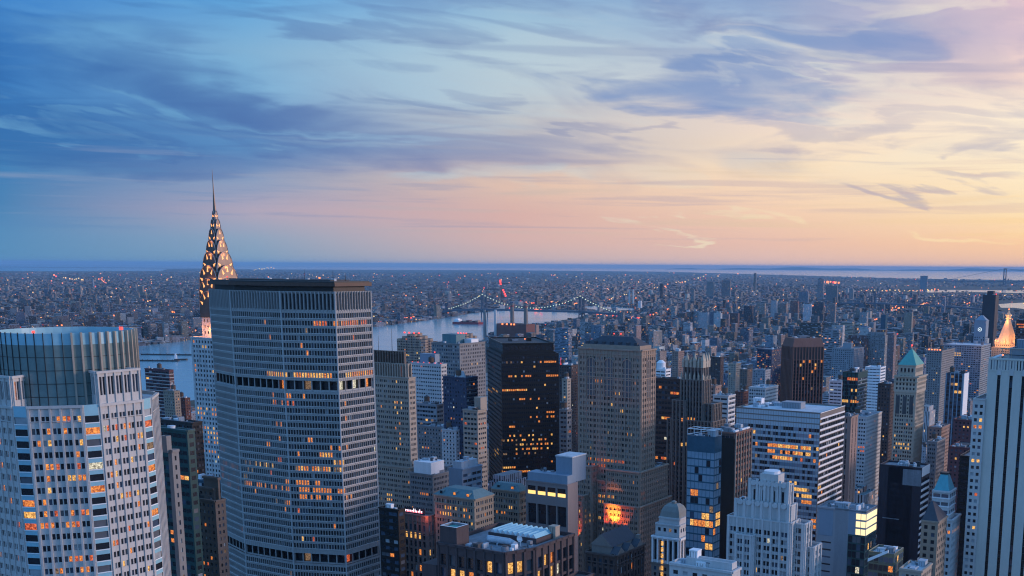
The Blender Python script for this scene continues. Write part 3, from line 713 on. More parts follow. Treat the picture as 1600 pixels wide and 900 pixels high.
    for zq, ex, e_ in ((238, 13, 900), (248, 12.5, 900), (257, 11, 700), (266, 9, 500), (275, 7, 350)):
        for q_ in ((0, -ex), (ex, 0)):
            l = bpy.data.lights.new('floodlight', 'POINT'); l.energy = e_; l.color = (1, .34, .10); l.shadow_soft_size = .3; lo = bpy.data.objects.new('floodlight', l); COL.objects.link(lo); lo.parent = B.root; lo.location = (*q_, zq)
    for zq, e_ in ((252, 900),):
        l = bpy.data.lights.new('floodlight', 'POINT'); l.energy = e_; l.color = (1, .5, .22); l.shadow_soft_size = .4; lo = bpy.data.objects.new('floodlight', l); COL.objects.link(lo); lo.parent = B.root; lo.location = (14.5, -3, zq - 6)
    B.finish(100, (300, 372, 350, 838)); return B
needle()

# ---- tan slab with a buttressed crown, beside the eight-sided tower
def buttress():
    B = boxb('buttressed_office_tower', 'tan stone slab tower with a buttressed crown, close beside the eight-sided tower', 566, 638, 649, 590, 760, 'tan_stone', v(PAIR, bw=3.7, fh=3.55, lit=.02), clut=0, top=None,
             lit=.012, zones=[(617, 578, 640, 588, .5, 'yo'), (617, 595, 640, 604, .35, 'y'), (617, 630, 628, 705, .3, 'yo'), (605, 772, 612, 784, .7, 'y'), (600, 774, 614, 786, .7, 'o')], mixw=(.7, .12, .1, .08))
    w, d, h = B.w, B.d, B.h
    CR = dict(bw=2.3, mar=.4, wins=[(.2, .8)], fh=7.6, zf=(.04, .95), rec=1.3, pier=(.8, 1.1, 1), lit=0., mixw=(1, 0, 0, 0), cornice=((0, .6, .5),))
    B.tier(rect(-w/2+4, w/2-2.5, -d/2+1.5, d/2-1.5), h-1.2, h+9, [CR, CR, None, None], 'roof_grey')
    B.tier(rect(-w/2+7, w/2-5, -d/2+3.5, d/2-3), h+7.8, h+17, [v(CR, fh=7), v(CR, fh=7), None, None], 'roof_dark', wm='brown_stone')
    PA = v(PAIR, bw=3.7, lit=.02); B.tier(rect(-w/2-6, w/2+1.2, -d/2-2.2, d/2), 0, 124, [PA, PA, None, None], 'roof_grey')
    B.tier(rect(-w/2-9, -w/2+11, -d/2-4.5, d/2), 0, 108, [PA, PA, None, None], 'roof_grey')
    B.clutter(-w/2+8, w/2-7, -d/2+4, d/2-4, h+16, 7, 4)
    B.mast(4, 0, h+16, 16, .16); B.mast(-9, 1, h+16, 11, .12)
    done(B)
buttress()

# ---- broad brown stone tower with a hipped roof and a red-lit foot
def hipped():
    nb_ = [3, 4]
    def tall(i, nb):  # three tall bays of closer windows

        f = (i + .5) / nb
        return [(.06, .46), (.54, .94)] if any(abs(f - c_) < .062 for c_ in (.215, .5, .785)) else [(.2, .44), (.6, .84)]
    SP = dict(bw=2.72, mar=.9, winsf=tall, fh=3.66, zf=(.2, .72), rec=.45, pier=(.7, .35, 1), top=4.4, cornice=((0, .9, .9), (3.2, .5, .5), (18, .6, .45)))
    ox, oy, w, d, Z = fit(903, 1002, 1025, 547, 710)
    B = Bld('hip_roofed_tower', 'broad brown stone tower under a dark hipped roof with a red floodlit foot', ox, oy, wall='brown_warm', lit=.008, mixw=(.60, .12, .20, .08), seed=4,
            zones=[(925, 592, 1000, 602, .3, 'oy'), (960, 608, 985, 622, .6, 'yo'), (920, 715, 976, 728, .8, 'or'), (932, 774, 960, 784, .95, 'oy'), (965, 638, 985, 646, .35, 'y'), (975, 672, 990, 682, .4, 'yo'), (1000, 600, 1022, 700, .05, 'or'), (890, 798, 930, 818, .75, 'y'), (936, 806, 952, 815, .7, 'y'), (1000, 770, 1010, 780, .6, 'o')])
    B.tier(rect(-w/2, w/2, -d/2, d/2), 0, Z, [SP, v(SP, bw=2.9), None, None], 'roof_dark', par=.6)
    rf = MB(); a = rect(-w/2+2.2, w/2-2.2, -d/2+2.2, d/2-2.2); rf.prism(a, Z-.6, Z+2.2, 'brown_warm'); a2 = rect(-w/2+2.8, w/2-2.8, -d/2+2.8, d/2-2.8)
    tw = 5.5
    rf.prism(a2, Z+2.21, Z+7.4, 'slate', top=rect(-w/2+14, w/2-11, -1.5, 1.5)); rf.build('hipped_roof', B.root)
    for x in range(-18, 20, 6):
        k = MB(); k.box(x-1, x+1, -d/2+2.4, -d/2+4.6, Z+2.2, Z+4.1, 'slate'); k.build('dormer', B.root)
    B.beacon(3, 0, Z+7.3, 'lamp_red', .45); B.beacon(-2, 0, Z+7.3, 'lamp_red', .45)
    for f, (L_, cs) in enumerate(((w, (.215, .5, .785)), (d, (.5,)))):     # tall round-headed bays
        for cc_ in cs:
            t0 = (cc_-.5)*L_; hw = L_*.062 if f == 0 else L_*.11; m_ = MB()
            def Q(t_, z_, e): return (t_, -d/2-e, z_) if f == 0 else (w/2+e, t_, z_)
            prof = [(-hw, Z-31)] + [(hw, Z-31)] + [(hw*cos(pi*i/10), Z-9+hw*.9*sin(pi*i/10)) for i in range(11)]
            m_.v += [Q(t0+a, z_, .14) for a, z_ in prof]; m_.f.append(tuple(range(len(prof)))); m_.m.append(m_.mi('pane_grey'))
            for i in range(2, len(prof)-1): m_.rod(Q(t0+prof[i][0]*1.12, prof[i][1]+.2, .3), Q(t0+prof[i+1][0]*1.12, prof[i+1][1]+.2, .3), .35, 'brown_warm', 5)
            for a in (-1, -.33, .33, 1): m_.rod(Q(t0+hw*a, Z-31, .3), Q(t0+hw*a, Z-9+hw*.9*math.sqrt(max(0, 1-a*a)), .3), .24, 'brown_warm', 4)
            for j in range(6): m_.rod(Q(t0-hw, Z-30.5+j*3.66, .2), Q(t0+hw, Z-30.5+j*3.66, .2), .22, 'tan_stone', 4)
            m_.build('arched_bay', B.root)
    # podium wings
    zp = 132; WG = dict(bw=2.9, mar=.8, wins=[(.16, .44), (.58, .86)], fh=3.66, zf=(.2, .74), rec=.5, pier=(.7, .35, 1), cornice=((0, .9, .8), (4, .4, .4)))
    x1 = w/2 + 3.5
    B.tier(rect(-w/2-4, -w/2+15, -d/2-7, d/2), 0, zp+.6, [WG, WG, None, None], 'roof_grey')
    B.tier(rect(x1-25, x1, -d/2-7, d/2+12), 0, zp, [WG, WG, None, None], 'roof_grey')
    B.tier(rect(-w/2+15.01, x1-25.01, -d/2-1.2, d/2), 0, zp-9, [v(WG, lit=.03), None, None, None], 'roof_grey')
    B.tier(rect(-w/2-7, -w/2+12, -d/2-13, d/2-2), 0, 114, [v(WG, lit=.1), WG, None, None], 'roof_grey')
    B.tier(rect(x1-24, x1+2, -d/2-11, d/2+13), 0, 110.5, [v(WG, lit=.02), WG, None, None], 'roof_grey')
    def flood(x, y, z, tx, ty, tz, en, size=4., ang=80, col=(1, .13, .02)):
        l = bpy.data.lights.new('floodlight', 'SPOT'); l.energy = en; l.color = col; l.spot_size = rad(ang); l.spot_blend = .6; l.shadow_soft_size = size
        lo = bpy.data.objects.new('floodlight', l); COL.objects.link(lo); lo.parent = B.root; lo.location = (x, y, z)
        lo.rotation_euler = mathutils.Vector((tx-x, ty-y, tz-z)).to_track_quat('-Z', 'Y').to_euler()
    cx_ = x1 - 15
    for k in range(4):                                   # red floodlights on the ledge in front of the foot
        flood(cx_ - 7 + 4.6*k, -d/2 - 15.5, 92, cx_ - 7 + 4.6*k, -d/2 - 11, 108, 15000, .4, 52, (1, .16, .02) if k % 2 else (1, .09, .01))
    flood(cx_ + 1, -d/2 - 20, 96, cx_ - 1, -d/2 - 11, 104, 85000, 1., 50, (1, .30, .03))
    for x in (-w/2 - 8, -w/2 - 1, -w/2 + 7.5): flood(x, -d/2-17, 82, x, -d/2-13, 98, 20000, .4, 50)
    B.clutter(-w/2-3, -w/2+14, -d/2-6, -d/2-1, zp-.5, 3, 3); B.clutter(x1-10, x1-1, d/2+1, d/2+11, zp-1.1, 5, 4)
    B.finish(100, (896, 1030, 525, 710))
hipped()

# ---- black glass tower turned across the grid
def black():
    SP = dict(bw=1.75, mar=.3, wins=[(.12, .88)], fh=3.75, zf=(.34, .76), rec=.12, lit=.01, cornice=())
    B = boxb('black_glass_tower', 'black glass office tower with short rows of orange lit windows', 761, 783, 873, 553, 915, 'black_metal', SP, rz=GA-rad(45), clut=0, roof='roof_dark', lit=.012,
             mixw=(.93, .05, .005, .015), nind=100,
             zones=[(844, 561, 870, 569, .95, 'yo'), (792, 561, 828, 568, .35, 'yd'), (794, 585, 806, 592, .9, 'yo'), (815, 586, 830, 592, .6, 'o'), (858, 585, 874, 592, .9, 'o'), (784, 609, 846, 615, .9, 'oy'), (762, 606, 778, 613, .75, 'oy'), (811, 618, 830, 624, .5, 'o'), (840, 617, 846, 624, .6, 'o'), (855, 640, 874, 648, .8, 'o'), (828, 648, 840, 656, .9, 'o'), (854, 648, 870, 656, .5, 'o'),
                    (785, 677, 862, 687, .45, 'oyod'), (783, 687, 864, 695, .55, 'oyod'), (790, 696, 862, 702, .4, 'oyd'), (786, 703, 855, 711, .25, 'od'), (784, 730, 830, 742, .95, 'oy'), (772, 700, 780, 712, .5, 'y'), (795, 666, 808, 672, .5, 'o')])
    w, d, h = B.w, B.d, B.h
    DK = dict(bw=3., wins=[(.1, .9)], fh=5., zf=(.1, .9), rec=.1, lit=0., mixw=(1, 0, 0, 0))
    B.tier(rect(-w/2+1.4, w/2-1.2, -d/2+1.4, d/2-4), h-1.1, h+8.5, [DK, DK, None, None], 'roof_dark')
    B.unit(1, 6, h+7.5, 3, 4, 2.6, 'black_metal'); B.unit(-4, -8, h+7.5, 3, 5, 2, 'roof_dark'); B.unit(3, -6, h+7.5, 3, 5, 1.6, 'roof_grey'); B.beacon(-1, 3, h+7.5, 'lamp_orange', .5)
    done(B)
black()

# ---- pinnacled dark gothic crown and its neighbour
def gothic():
    GT = dict(bw=2.6, mar=.7, wins=[(.22, .78)], fh=3.6, zf=(.16, .84), rec=.7, pier=(.75, .55, 1), lit=.02, mixw=(.9, .05, 0, .05), span='dark_brick', cornice=((0, .6, .4),))
    B = boxb('gothic_crowned_tower', 'dark brown stone tower with a crown of gothic pinnacles, behind the blue glass tower', 1063, 1099, 1111, 594, 800, 'brown_grey', GT, clut=0, roof='roof_dark', lit=.01, zones=[(1066, 651, 1086, 661, .9, 'yo'), (1062, 688, 1078, 697, .8, 'yo')], nind=100)
    w, d, h = B.w, B.d, B.h
    B.tier(rect(-w/2+1.5, w/2-1.5, -d/2+1.5, d/2-1.5), h-1.1, h+9, [v(GT, fh=8, wins=[(.25, .75)]), v(GT, fh=8), None, None], 'roof_dark')
    def pin(x, y, z, s_):
        m_ = MB(); m_.prism(ngon(x, y, .95*s_, 4, .78), z, z+3.2*s_, 'warm_stone'); m_.cone(ngon(x, y, 1.15*s_, 4, .78), z+3.2*s_, z+7.2*s_, 'warm_stone'); m_.build('pinnacle', B.root)
    for i in range(6):
        for (x, y, z) in ((-w/2+1.5+(w-3)*i/5, -d/2+1.5, h+8.5), (w/2-1.5, -d/2+1.5+(d-3)*i/5, h+8.5)):
            pin(x, y, z, 1.5 if i % 2 else 1.05)
    for i in range(6): pin(-w/2+.6+(w-1.2)*i/5, -d/2+.6, h-.4, .8)
    for i in range(1, 6): pin(w/2-.6, -d/2+.6+(d-1.2)*i/5, h-.4, .5)
    B.tier(rect(-w/2+6, w/2-6, -d/2+5, d/2-5), h+8, h+15, [None]*4, 'copper_green')
    WL = v(GT, fh=3.6, cornice=((0, .6, .4), (3, .3, .3)))
    B.tier(rect(-w/2-4.5, -w/2+6, -d/2-4, d/2-2), 0, 166, [WL, WL, None, None], 'roof_dark')
    B.tier(rect(w/2-3, w/2+7, -d/2+2, d/2+4), 0, 164, [WL, WL, None, None], 'roof_grey')
    B.tier(rect(-w/2-9, w/2+9, -d/2-3, d/2+6), 0, 152, [WL, WL, None, None], 'roof_grey')
    B.finish(100, (1050, 1116, 570, 800))
gothic()
done(boxb('brown_office_slab', 'dark brown flat-topped office slab between the hip-roofed tower and the gothic crown', 1010, 1063, 1072, 592, 830, 'dark_brick', v(STRIPE, bw=2.4, zf=(.3, .8), rec=.15), lit=.008, mixw=(.95, .03, 0, .02),
     zones=[(1046, 613, 1062, 624, .6, 'or'), (1032, 651, 1052, 660, .95, 'yo'), (1026, 712, 1042, 722, .8, 'ro')], clut=6))

# ---- blue glass tower and the brown one behind it
def blueglass():
    CW = dict(bw=2.1, mar=.1, wins=[(.04, .96)], fh=3.9, zf=(.1, .92), rec=.06, span='blue_glass', cornice=(), mixw=(.05, .12, .01, .02), skyp=.86, top=8.)
    B = boxb('blue_glass_tower', 'slim blue glass office tower with an open white frame on its roof', 1074, 1117, 1128, 683, 560, 'blue_glass', CW, v(CW, bw=2.3), clut=0, roof='roof_pale', lit=.02,
             zones=[(1096, 803, 1115, 812, .95, 'y'), (1096, 813, 1115, 821, .95, 'yo'), (1077, 810, 1094, 819, .8, 'oy'), (1118, 802, 1126, 822, .8, 'y'), (1094, 850, 1113, 862, .95, 'y'), (1080, 762, 1092, 770, .8, 'o'), (1102, 785, 1112, 800, .4, 'od')])
    w, d, h = B.w, B.d, B.h
    for i in range(5):
        x = -w/2 + w*i/4; k = MB(); k.rod((x, -d/2+.4, h), (x, -d/2+.4, h+3.2), .16, 'unit_metal'); k.rod((x, d/2-.4, h), (x, d/2-.4, h+3.2), .16, 'unit_metal'); k.rod((x, -d/2+.4, h+3.2), (x, d/2-.4, h+3.2), .16, 'unit_metal'); k.build('roof_frame', B.root)
    k = MB(); k.rod((-w/2, -d/2+.4, h+3.2), (w/2, -d/2+.4, h+3.2), .2, 'white_paint'); k.rod((-w/2, d/2-.4, h+3.2), (w/2, d/2-.4, h+3.2), .2, 'white_paint'); k.rod((-w/2, -d/2+.4, h+.4), (w/2, d/2-.4, h+3.2), .15, 'white_paint'); k.build('roof_rail', B.root)
    B.clutter(-w/2+1, w/2-1, -d/2+1, d/2-1, h-1, 6, 4); B.unit(w/2-3, d/2-4, h-1, 4, 4, 4, 'unit_metal')
    done(B)
blueglass()
def brownpier():
    PR = dict(bw=3.6, mar=.6, wins=[(.18, .82)], fh=3.7, zf=(.2, .82), rec=.3, pier=(.5, .5, 1, 'tan_stone'), span='red_brick', lit=.01, mixw=(.85, .05, .05, .05))
    B = boxb('brown_pier_tower', 'brown brick office tower with pale piers on its lit side, behind the blue glass tower', 1104, 1149, 1175, 676, 640, 'red_brown', v(STRIPE, bw=2.6, rec=.12, zf=(.2, .8), span='dark_brick'), PR, clut=12, roof='roof_dark', lit=.006, mixw=(.95, .02, 0, .03), big=5)
    w, d, h = B.w, B.d, B.h
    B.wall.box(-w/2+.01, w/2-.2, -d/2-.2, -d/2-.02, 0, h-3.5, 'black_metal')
    for y in (-.3, .1, .35): B.unit(w/2-1.6, d*y, h-.9, 1.4, d*.22, 1.6, 'white_paint')
    done(B)
brownpier()

# ---- broad banded office block
def banded():
    NF = dict(bw=1.75, mar=.3, wins=[(.05, .95)], fh=3.85, zf=(.14, .74), rec=.12, span='pale_panel', skyp=.5, mixw=(.26, .20, .02, .02), top=9.3, cornice=((0, .9, .08), (3.4, .7, .1), (6.9, .7, .1)), lit=.06)
    WF = dict(bw=3.2, mar=.2, wins=[(.02, .98)], fh=3.85, zf=(.06, .60), rec=.5, band=(1.15, .25, 1, 'white_paint'), top=3., cornice=((0, .4, .3), (3.4, 1.0, .3, ), ), cm='white_paint', lit=.02, mixw=(.6, .2, .05, .15))
    B = boxb('banded_office_block', 'broad office block with blue glass bands and a white-striped side wall', 1150, 1282, 1320, 645, 700, 'brown_grey', NF, WF, clut=0, roof='roof_pale', lit=.05, nind=100,
             zones=[(1200, 694, 1262, 705, .85, 'yo'), (1205, 706, 1256, 717, .85, 'yo'), (1260, 700, 1282, 712, .6, 'y'), (1232, 760, 1282, 766, .75, 'y'), (1245, 770, 1270, 778, .9, 'y'), (1250, 783, 1270, 790, .8, 'o'), (1230, 750, 1250, 762, .6, 'oy'), (1255, 852, 1275, 862, .8, 'o'), (1240, 800, 1280, 900, .18, 'yo')], par=1.)
    w, d, h = B.w, B.d, B.h
    B.unit(2, 0, h-1, 13, 8, 4, 'grey_panel', 'roof_house'); B.unit(-24, 3, h-1, 6, 5, 4.5, 'white_paint', 'roof_house'); B.unit(-17, -6, h-1, 6, 1.5, 1.5, 'roof_grey'); B.unit(-10, 5, h-1, 8, 2, 2, 'unit_metal')
    B.clutter(-w/2+2, -w/2+22, -d/2+3, d/2-3, h-1, 7, 5)
    done(B)
banded()

# ---- white stepped tower of the 1920s
def stepped():
    AD = dict(bw=4.1, mar=1.0, wins=[(.15, .46), (.54, .85)], fh=3.5, zf=(.16, .78), rec=.55, pier=(.8, .5, 1), span='concrete', mixw=(.55, .2, .15, .10), lit=.02, cornice=((0, .6, .2),), top=4.)
    B = boxb('stepped_tower', 'white stone stepped tower with a scalloped crown, before the banded office block', 1136, 1236, 1250, 817, 480, 'white_stone', AD, clut=0, roof='roof_grey', lit=.015,
             zones=[(1200, 817, 1212, 824, .8, 'or'), (1165, 800, 1176, 806, .6, 'r'), (1195, 870, 1206, 880, .8, 'y'), (1178, 880, 1188, 890, .7, 'y'), (1216, 870, 1226, 882, .6, 'd')])
    w, d, h = B.w, B.d, B.h; r = B.r
    T2 = v(AD, bw=4.4, wins=[(.28, .72)], fh=7.2, zf=(.12, .82), top=2.2, lit=.0, mixw=(.8, .2, 0, 0))
    def orn(x0, x1, y, z, n):                            # discs and crest posts along a parapet
        for i in range(n):
            x = x0 + (x1-x0)*(i+.5)/n; m_ = MB()
            m_.prism([(x + 1.45*cos(2*pi*k/14), 0) for k in range(2)], 0, .01, 'white_stone') if False else None
            pts = [(x + 1.35*cos(2*pi*k/14), z + 1.2*sin(2*pi*k/14)) for k in range(14)]
            i0 = len(m_.v); m_.v += [(a, y-.75, b_) for a, b_ in pts] + [(a, y+.05, b_) for a, b_ in pts]; km = m_.mi('white_stone')
            for k in range(14): m_.f.append((i0+k, i0+(k+1) % 14, i0+14+(k+1) % 14, i0+14+k)); m_.m.append(km)
            m_.f.append(tuple(i0+k for k in reversed(range(14)))); m_.m.append(km); m_.build('medallion', B.root)
    z2, z3 = h+7.2, h+16.
    B.tier(rect(-w/2+3.2, w/2-1.2, -d/2+1.2, d/2-1), h-1, z2, [T2, T2, None, None], 'roof_grey'); orn(-w/2+3.8, w/2-1.8, -d/2+1.2, z2-.6, 6)
    B.tier(rect(-w/2+9., w/2-2.6, -d/2+3, d/2-2.4), z2-1, z3, [v(T2, fh=7), v(T2, fh=7), None, None], 'roof_grey'); orn(-w/2+9.6, w/2-3.2, -d/2+3, z3-.5, 5)
    for i in range(6):
        x = -w/2+9.4 + (w-12.4)*i/5; m_ = MB(); m_.box(x-.55, x+.55, -d/2+2.4, -d/2+3.5, z2, z3+1.3, 'white_stone'); m_.build('crest_post', B.root)
    for i in range(7):
        x = -w/2+3.6 + (w-5.4)*i/6; m_ = MB(); m_.box(x-.6, x+.6, -d/2+.6, -d/2+1.7, h-.5, z2+.7, 'white_stone'); m_.build('crest_post', B.root)
    m_ = MB(); m_.prism(rect(-1.2, 7.4, -2, 5), z3-1, z3+3.8, 'pale_granite'); m_.prism(ngon(3., 1.5, 3.6, 14), z3+3.8, z3+5, 'white_paint'); m_.build('tank_house', B.root)
    B.clutter(-w/2+10, -1, -d/2+4, d/2-4, z3-1, 4, 3); B.clutter(-w/2+3.6, -w/2+8.6, -d/2+2, d/2-3, z2-1, 4, 3)
    WG = v(AD, bw=4.0, top=1.5)
    B.tier(rect(-w/2+5.2, -w/2+14.2, -d/2-3.2, -d/2+1), 0, h-7, [WG, WG, None, WG], 'roof_grey')
    B.tier(rect(w/2-2, w/2+4.5, -d/2+5, d/2+3), 0, h-1, [WG, v(WG, bw=3.4), None, None], 'roof_grey')
    B.tier(rect(w/2-2, w/2+7.2, -d/2+9, d/2+9), 0, h-12, [WG, v(WG, bw=3.4), None, None], 'roof_grey')
    B.finish(100, (1136, 1252, 730, 480))
stepped()

# ---- white tower with black vertical stripes, running out of the picture
def striped():
    ST = dict(bw=5.5, mar=2.6, wins=[(.37, .63)], fh=3.6, zf=(.015, .985), rec=1.1, top=7.2, cornice=((0, .6, .15), (6.4, .35, .12)), mixw=(.95, .05, 0, 0), lit=0., span='black_metal', reveal='dark_metal')
    B = boxb('vertical_striped_tower', 'tall pale stone tower with deep black vertical window strips', 1545, 1700, None, 565.5, 540, 'pale_slab', ST, ST, depth=30, clut=0, roof='roof_grey', lit=.0, par=2.)
    w, d, h = B.w, B.d, B.h
    FL = dict(bw=1.4, mar=.5, wins=[(.3, .7)], fh=4.9, zf=(.02, .98), rec=.1, top=.6, lit=0., mixw=(.15, .25, .2, .4), span='pale_slab', cornice=((0, .5, .25),))
    B.facade((-w/2+.3, -d/2-.12), (w/2-.3, -d/2-.12), h-6.3, h-.4, FL)
    nb = round((w-5.2)/5.5); bw_ = (w-5.2)/nb
    for i in range(nb):                                  # pointed crest over each strip
        x = -w/2+2.6+bw_*(i+.5); m_ = MB(); m_.v += [(x-1.1, -d/2-.35, h-8.4), (x+1.1, -d/2-.35, h-8.4), (x+.9, -d/2-.35, h-6.2), (x, -d/2-.35, h-4.8), (x-.9, -d/2-.35, h-6.2)]
        m_.v += [(a, b_+.5, c_) for a, b_, c_ in m_.v]; km = m_.mi('pale_granite'); m_.f += [(0, 1, 2, 3, 4)] + [(k, k+5, (k+1) % 5+5, (k+1) % 5) for k in range(5)]; m_.m += [km]*6; m_.build('crest', B.root)
    SH = dict(bw=4.4, mar=.7, wins=[(.06, .38), (.62, .94)], fh=3.45, zf=(.22, .70), rec=.4, top=2., lit=.12, mixw=(.6, .15, .2, .05), cornice=((0, .7, .3),))
    B.zones = [(1520, 660, 1545, 672, .9, 'o'), (1520, 716, 1540, 724, .9, 'y'), (1518, 768, 1538, 776, .8, 'or'), (1516, 817, 1536, 826, .95, 'y'), (1514, 848, 1534, 858, .6, 'yo')]
    B.tier(rect(-w/2-6.0, -w/2-.01, -d/2-1.5, d/2-4), 0, h-20.5, [v(SH, lit=.07), None, None, v(SH, lit=.05)], 'roof_grey', wm='pale_granite')
    B.tier(rect(-w/2+9, w/2-4, -d/2+4, d/2-5), h-2, h+5, [None]*4, 'roof_dark', wm='grey_panel')
    for i in range(7):
        x = -w/2+6+i*4.4; k = MB(); k.rod((x, -d/2+2, h-2), (x, -d/2+2, h+4.6), .16, 'tan_stone'); k.build('rail_post', B.root)
    k = MB(); k.rod((-w/2+5, -d/2+2, h+4.6), (w/2-6, -d/2+2, h+4.6), .3, 'tan_stone'); k.rod((-w/2+5, -d/2+2, h+1.6), (w/2-6, -d/2+2, h+1.6), .2, 'dark_metal'); k.build('roof_rail', B.root)
    k = MB(); k.rod((-w/2+.8, -d/2+3.4, h-1), (-w/2+6, -d/2+1, h+1.4), .7, 'white_paint', 10); k.build('roof_pipe', B.root)
    B.unit(-w/2+14, 2, h+4, 8, 5, 4.5, 'blue_panel'); B.beacon(-w/2+6.5, -d/2+1.5, h, 'lamp_orange', .35)
    B.finish(100, (1512, 1700, 545, 560))
striped()

# ---- grey blank-walled block with a lit glass corner, and the black block beyond it
def greyblank():
    NO = None
    ox, oy, w, d, Z = fit(1277, 1354, 1371, 799, 520)
    B = Bld('blank_walled_block', 'flat grey panelled office block with a bright yellow glass corner at its top', ox, oy, wall='grey_panel', lit=.05, zones=[(1284, 862, 1296, 868, .8, 'y'), (1284, 874, 1296, 882, .8, 'y')], mixw=(.7, .2, .05, .05))
    SLIT = dict(bw=30, mar=.1, wins=[(.10, .28)], fh=3.6, zf=(.4, .62), rec=.2, top=12, lit=.1)
    GL = dict(bw=1.9, mar=.2, wins=[(.05, .95)], fh=3.7, zf=(.08, .9), rec=.08, span='green_glass_wall', lit=.09, mixw=(.7, .15, .05, .1), cornice=(), top=.4)
    x1 = w/2 - 5.2; n_ = MB()
    for zz0, zz1 in ((0, Z),):
        B.facade((-w/2, -d/2), (-w/2+9, -d/2), 0, Z, v(SLIT, bw=8, wins=[(.3, .85)]))
        B.facade((-w/2+9, -d/2), (x1-3.4, -d/2), 0, Z, None)
    B.facade((x1-3.4, -d/2), (x1, -d/2), Z-12, Z, None, 'blue_panel'); B.facade((x1-3.4, -d/2), (w/2, -d/2), 0, Z-12, GL, 'green_glass_wall')
    B.facade((x1, -d/2), (w/2, -d/2), Z-12, Z, None); B.facade((w/2, -d/2), (w/2, d/2), 0, Z-12, GL, 'green_glass_wall'); B.facade((w/2, -d/2), (w/2, d/2), Z-12, Z, None)
    B.facade((w/2, d/2), (-w/2, d/2), 0, Z, None); B.facade((-w/2, d/2), (-w/2, -d/2), 0, Z, None)
    B.wall.box(-w/2+1.2, -w/2+8.2, -d/2-.1, -d/2+.1, Z-14, Z-1, 'blue_panel', True)
    for i in range(1, 16):
        x = -w/2+9+(x1-3.4+w/2-9)*i/16; B.wall.box(x-.04, x+.04, -d/2-.05, -d/2+.02, 60, Z-.2, 'roof_grey', True)
    B.roofm.face([(x, y, Z-.9) for x, y in rect(-w/2, w/2, -d/2, d/2)], 'roof_grey')
    for (a, b_) in (((-w/2, -d/2), (w/2, -d/2)), ((w/2, -d/2), (w/2, d/2))):
        pass
    B.wall.box(-w/2, w/2, -d/2, -d/2+.4, Z-.9, Z+.02, 'grey_panel'); B.wall.box(w/2-.4, w/2, -d/2+.4, d/2, Z-.9, Z+.02, 'grey_panel')
    for j in range(3):                                   # three lit floors round the corner
        for i in range(2):
            m_ = MB(); xa = x1+.3+i*2.5; m_.box(xa, xa+2.2, -d/2-.12, -d/2+.02, Z-4.4-3.7*j, Z-1.6-3.7*j, 'office_glow', True); m_.build('lit_window', B.root)
        for i in range(3):
            m_ = MB(); ya = -d/2+.4+i*(d-.6)/3; m_.box(w/2-.02, w/2+.12, ya, ya+(d-.6)/3-.3, Z-4.4-3.7*j, Z-1.6-3.7*j, 'office_glow', True); m_.build('lit_window', B.root)
    B.clutter(-w/2+2, w/2-2, -d/2+2, d/2-2, Z-.9, 11, 4)
    B.finish(100, (1277, 1371, 780, 520))
greyblank()
def slantglass():
    GL = dict(bw=2.2, mar=.2, wins=[(.05, .95)], fh=3.8, zf=(.12, .9), rec=.08, span='olive_glass', lit=.05, mixw=(.6, .2, .05, .15), cornice=((0, .4, .1), (4.2, .35, .12), (8.4, .35, .12)))
    B = boxb('slanted_glass_block', 'low dark green glass block beside the foot of the grey blank-walled block', 1357, 1397, 1412, 866, 485, 'olive_glass', GL, clut=6, roof='roof_pale', lit=.05, zones=[(1375, 880, 1395, 895, .3, 'yo')])
    w, d, h = B.w, B.d, B.h
    m_ = MB(); m_.v += [(-w/2-.1, -d/2-.2, h-5), (-w/2-.1, -d/2-.2, h-3.5), (-w/2+9, -d/2-.2, h+1.5), (-w/2+9, -d/2-.2, h+.3)]; m_.v += [(a, b_+.7, c_) for a, b_, c_ in m_.v]; km = m_.mi('white_paint')
    m_.f += [(0, 3, 2, 1), (4, 5, 6, 7), (0, 1, 5, 4), (1, 2, 6, 5), (2, 3, 7, 6), (3, 0, 4, 7)]; m_.m += [km]*6; m_.build('slanting_parapet', B.root); done(B)
slantglass()
WS = dict(bw=3.4, mar=.1, wins=[(.02, .98)], fh=3.7, zf=(.05, .52), rec=.5, band=(1.3, .2, 1, 'white_paint'), top=5.6, cornice=((0, 5.4, .1),), cm='white_paint', lit=.0)
BK = dict(bw=2.8, mar=20.5, wins=[(.05, .95)], fh=3.8, zf=(.25, .8), rec=.08, lit=.03, top=9., mixw=(.93, .05, 0, .02), cornice=((0, .7, .12),))
B = boxb('black_office_block', 'black flat-fronted office block with white slats up its narrow side', 1375, 1441, 1453, 731, 640, 'violet_black', BK, WS, clut=7, roof='roof_grey', lit=.02, zones=[(1424, 770, 1436, 795, .25, 'y')])
B.wall.box(B.w/2-11, B.w/2-.3, -B.d/2-.12, -B.d/2+.02, B.h-11, B.h-1.6, 'roof_grey', True)
for zz in (32, 55): B.wall.box(-B.w/2+3, B.w/2-12, -B.d/2-.15, -B.d/2+.02, B.h-zz, B.h-zz+.5, 'roof_grey', True)
done(B)

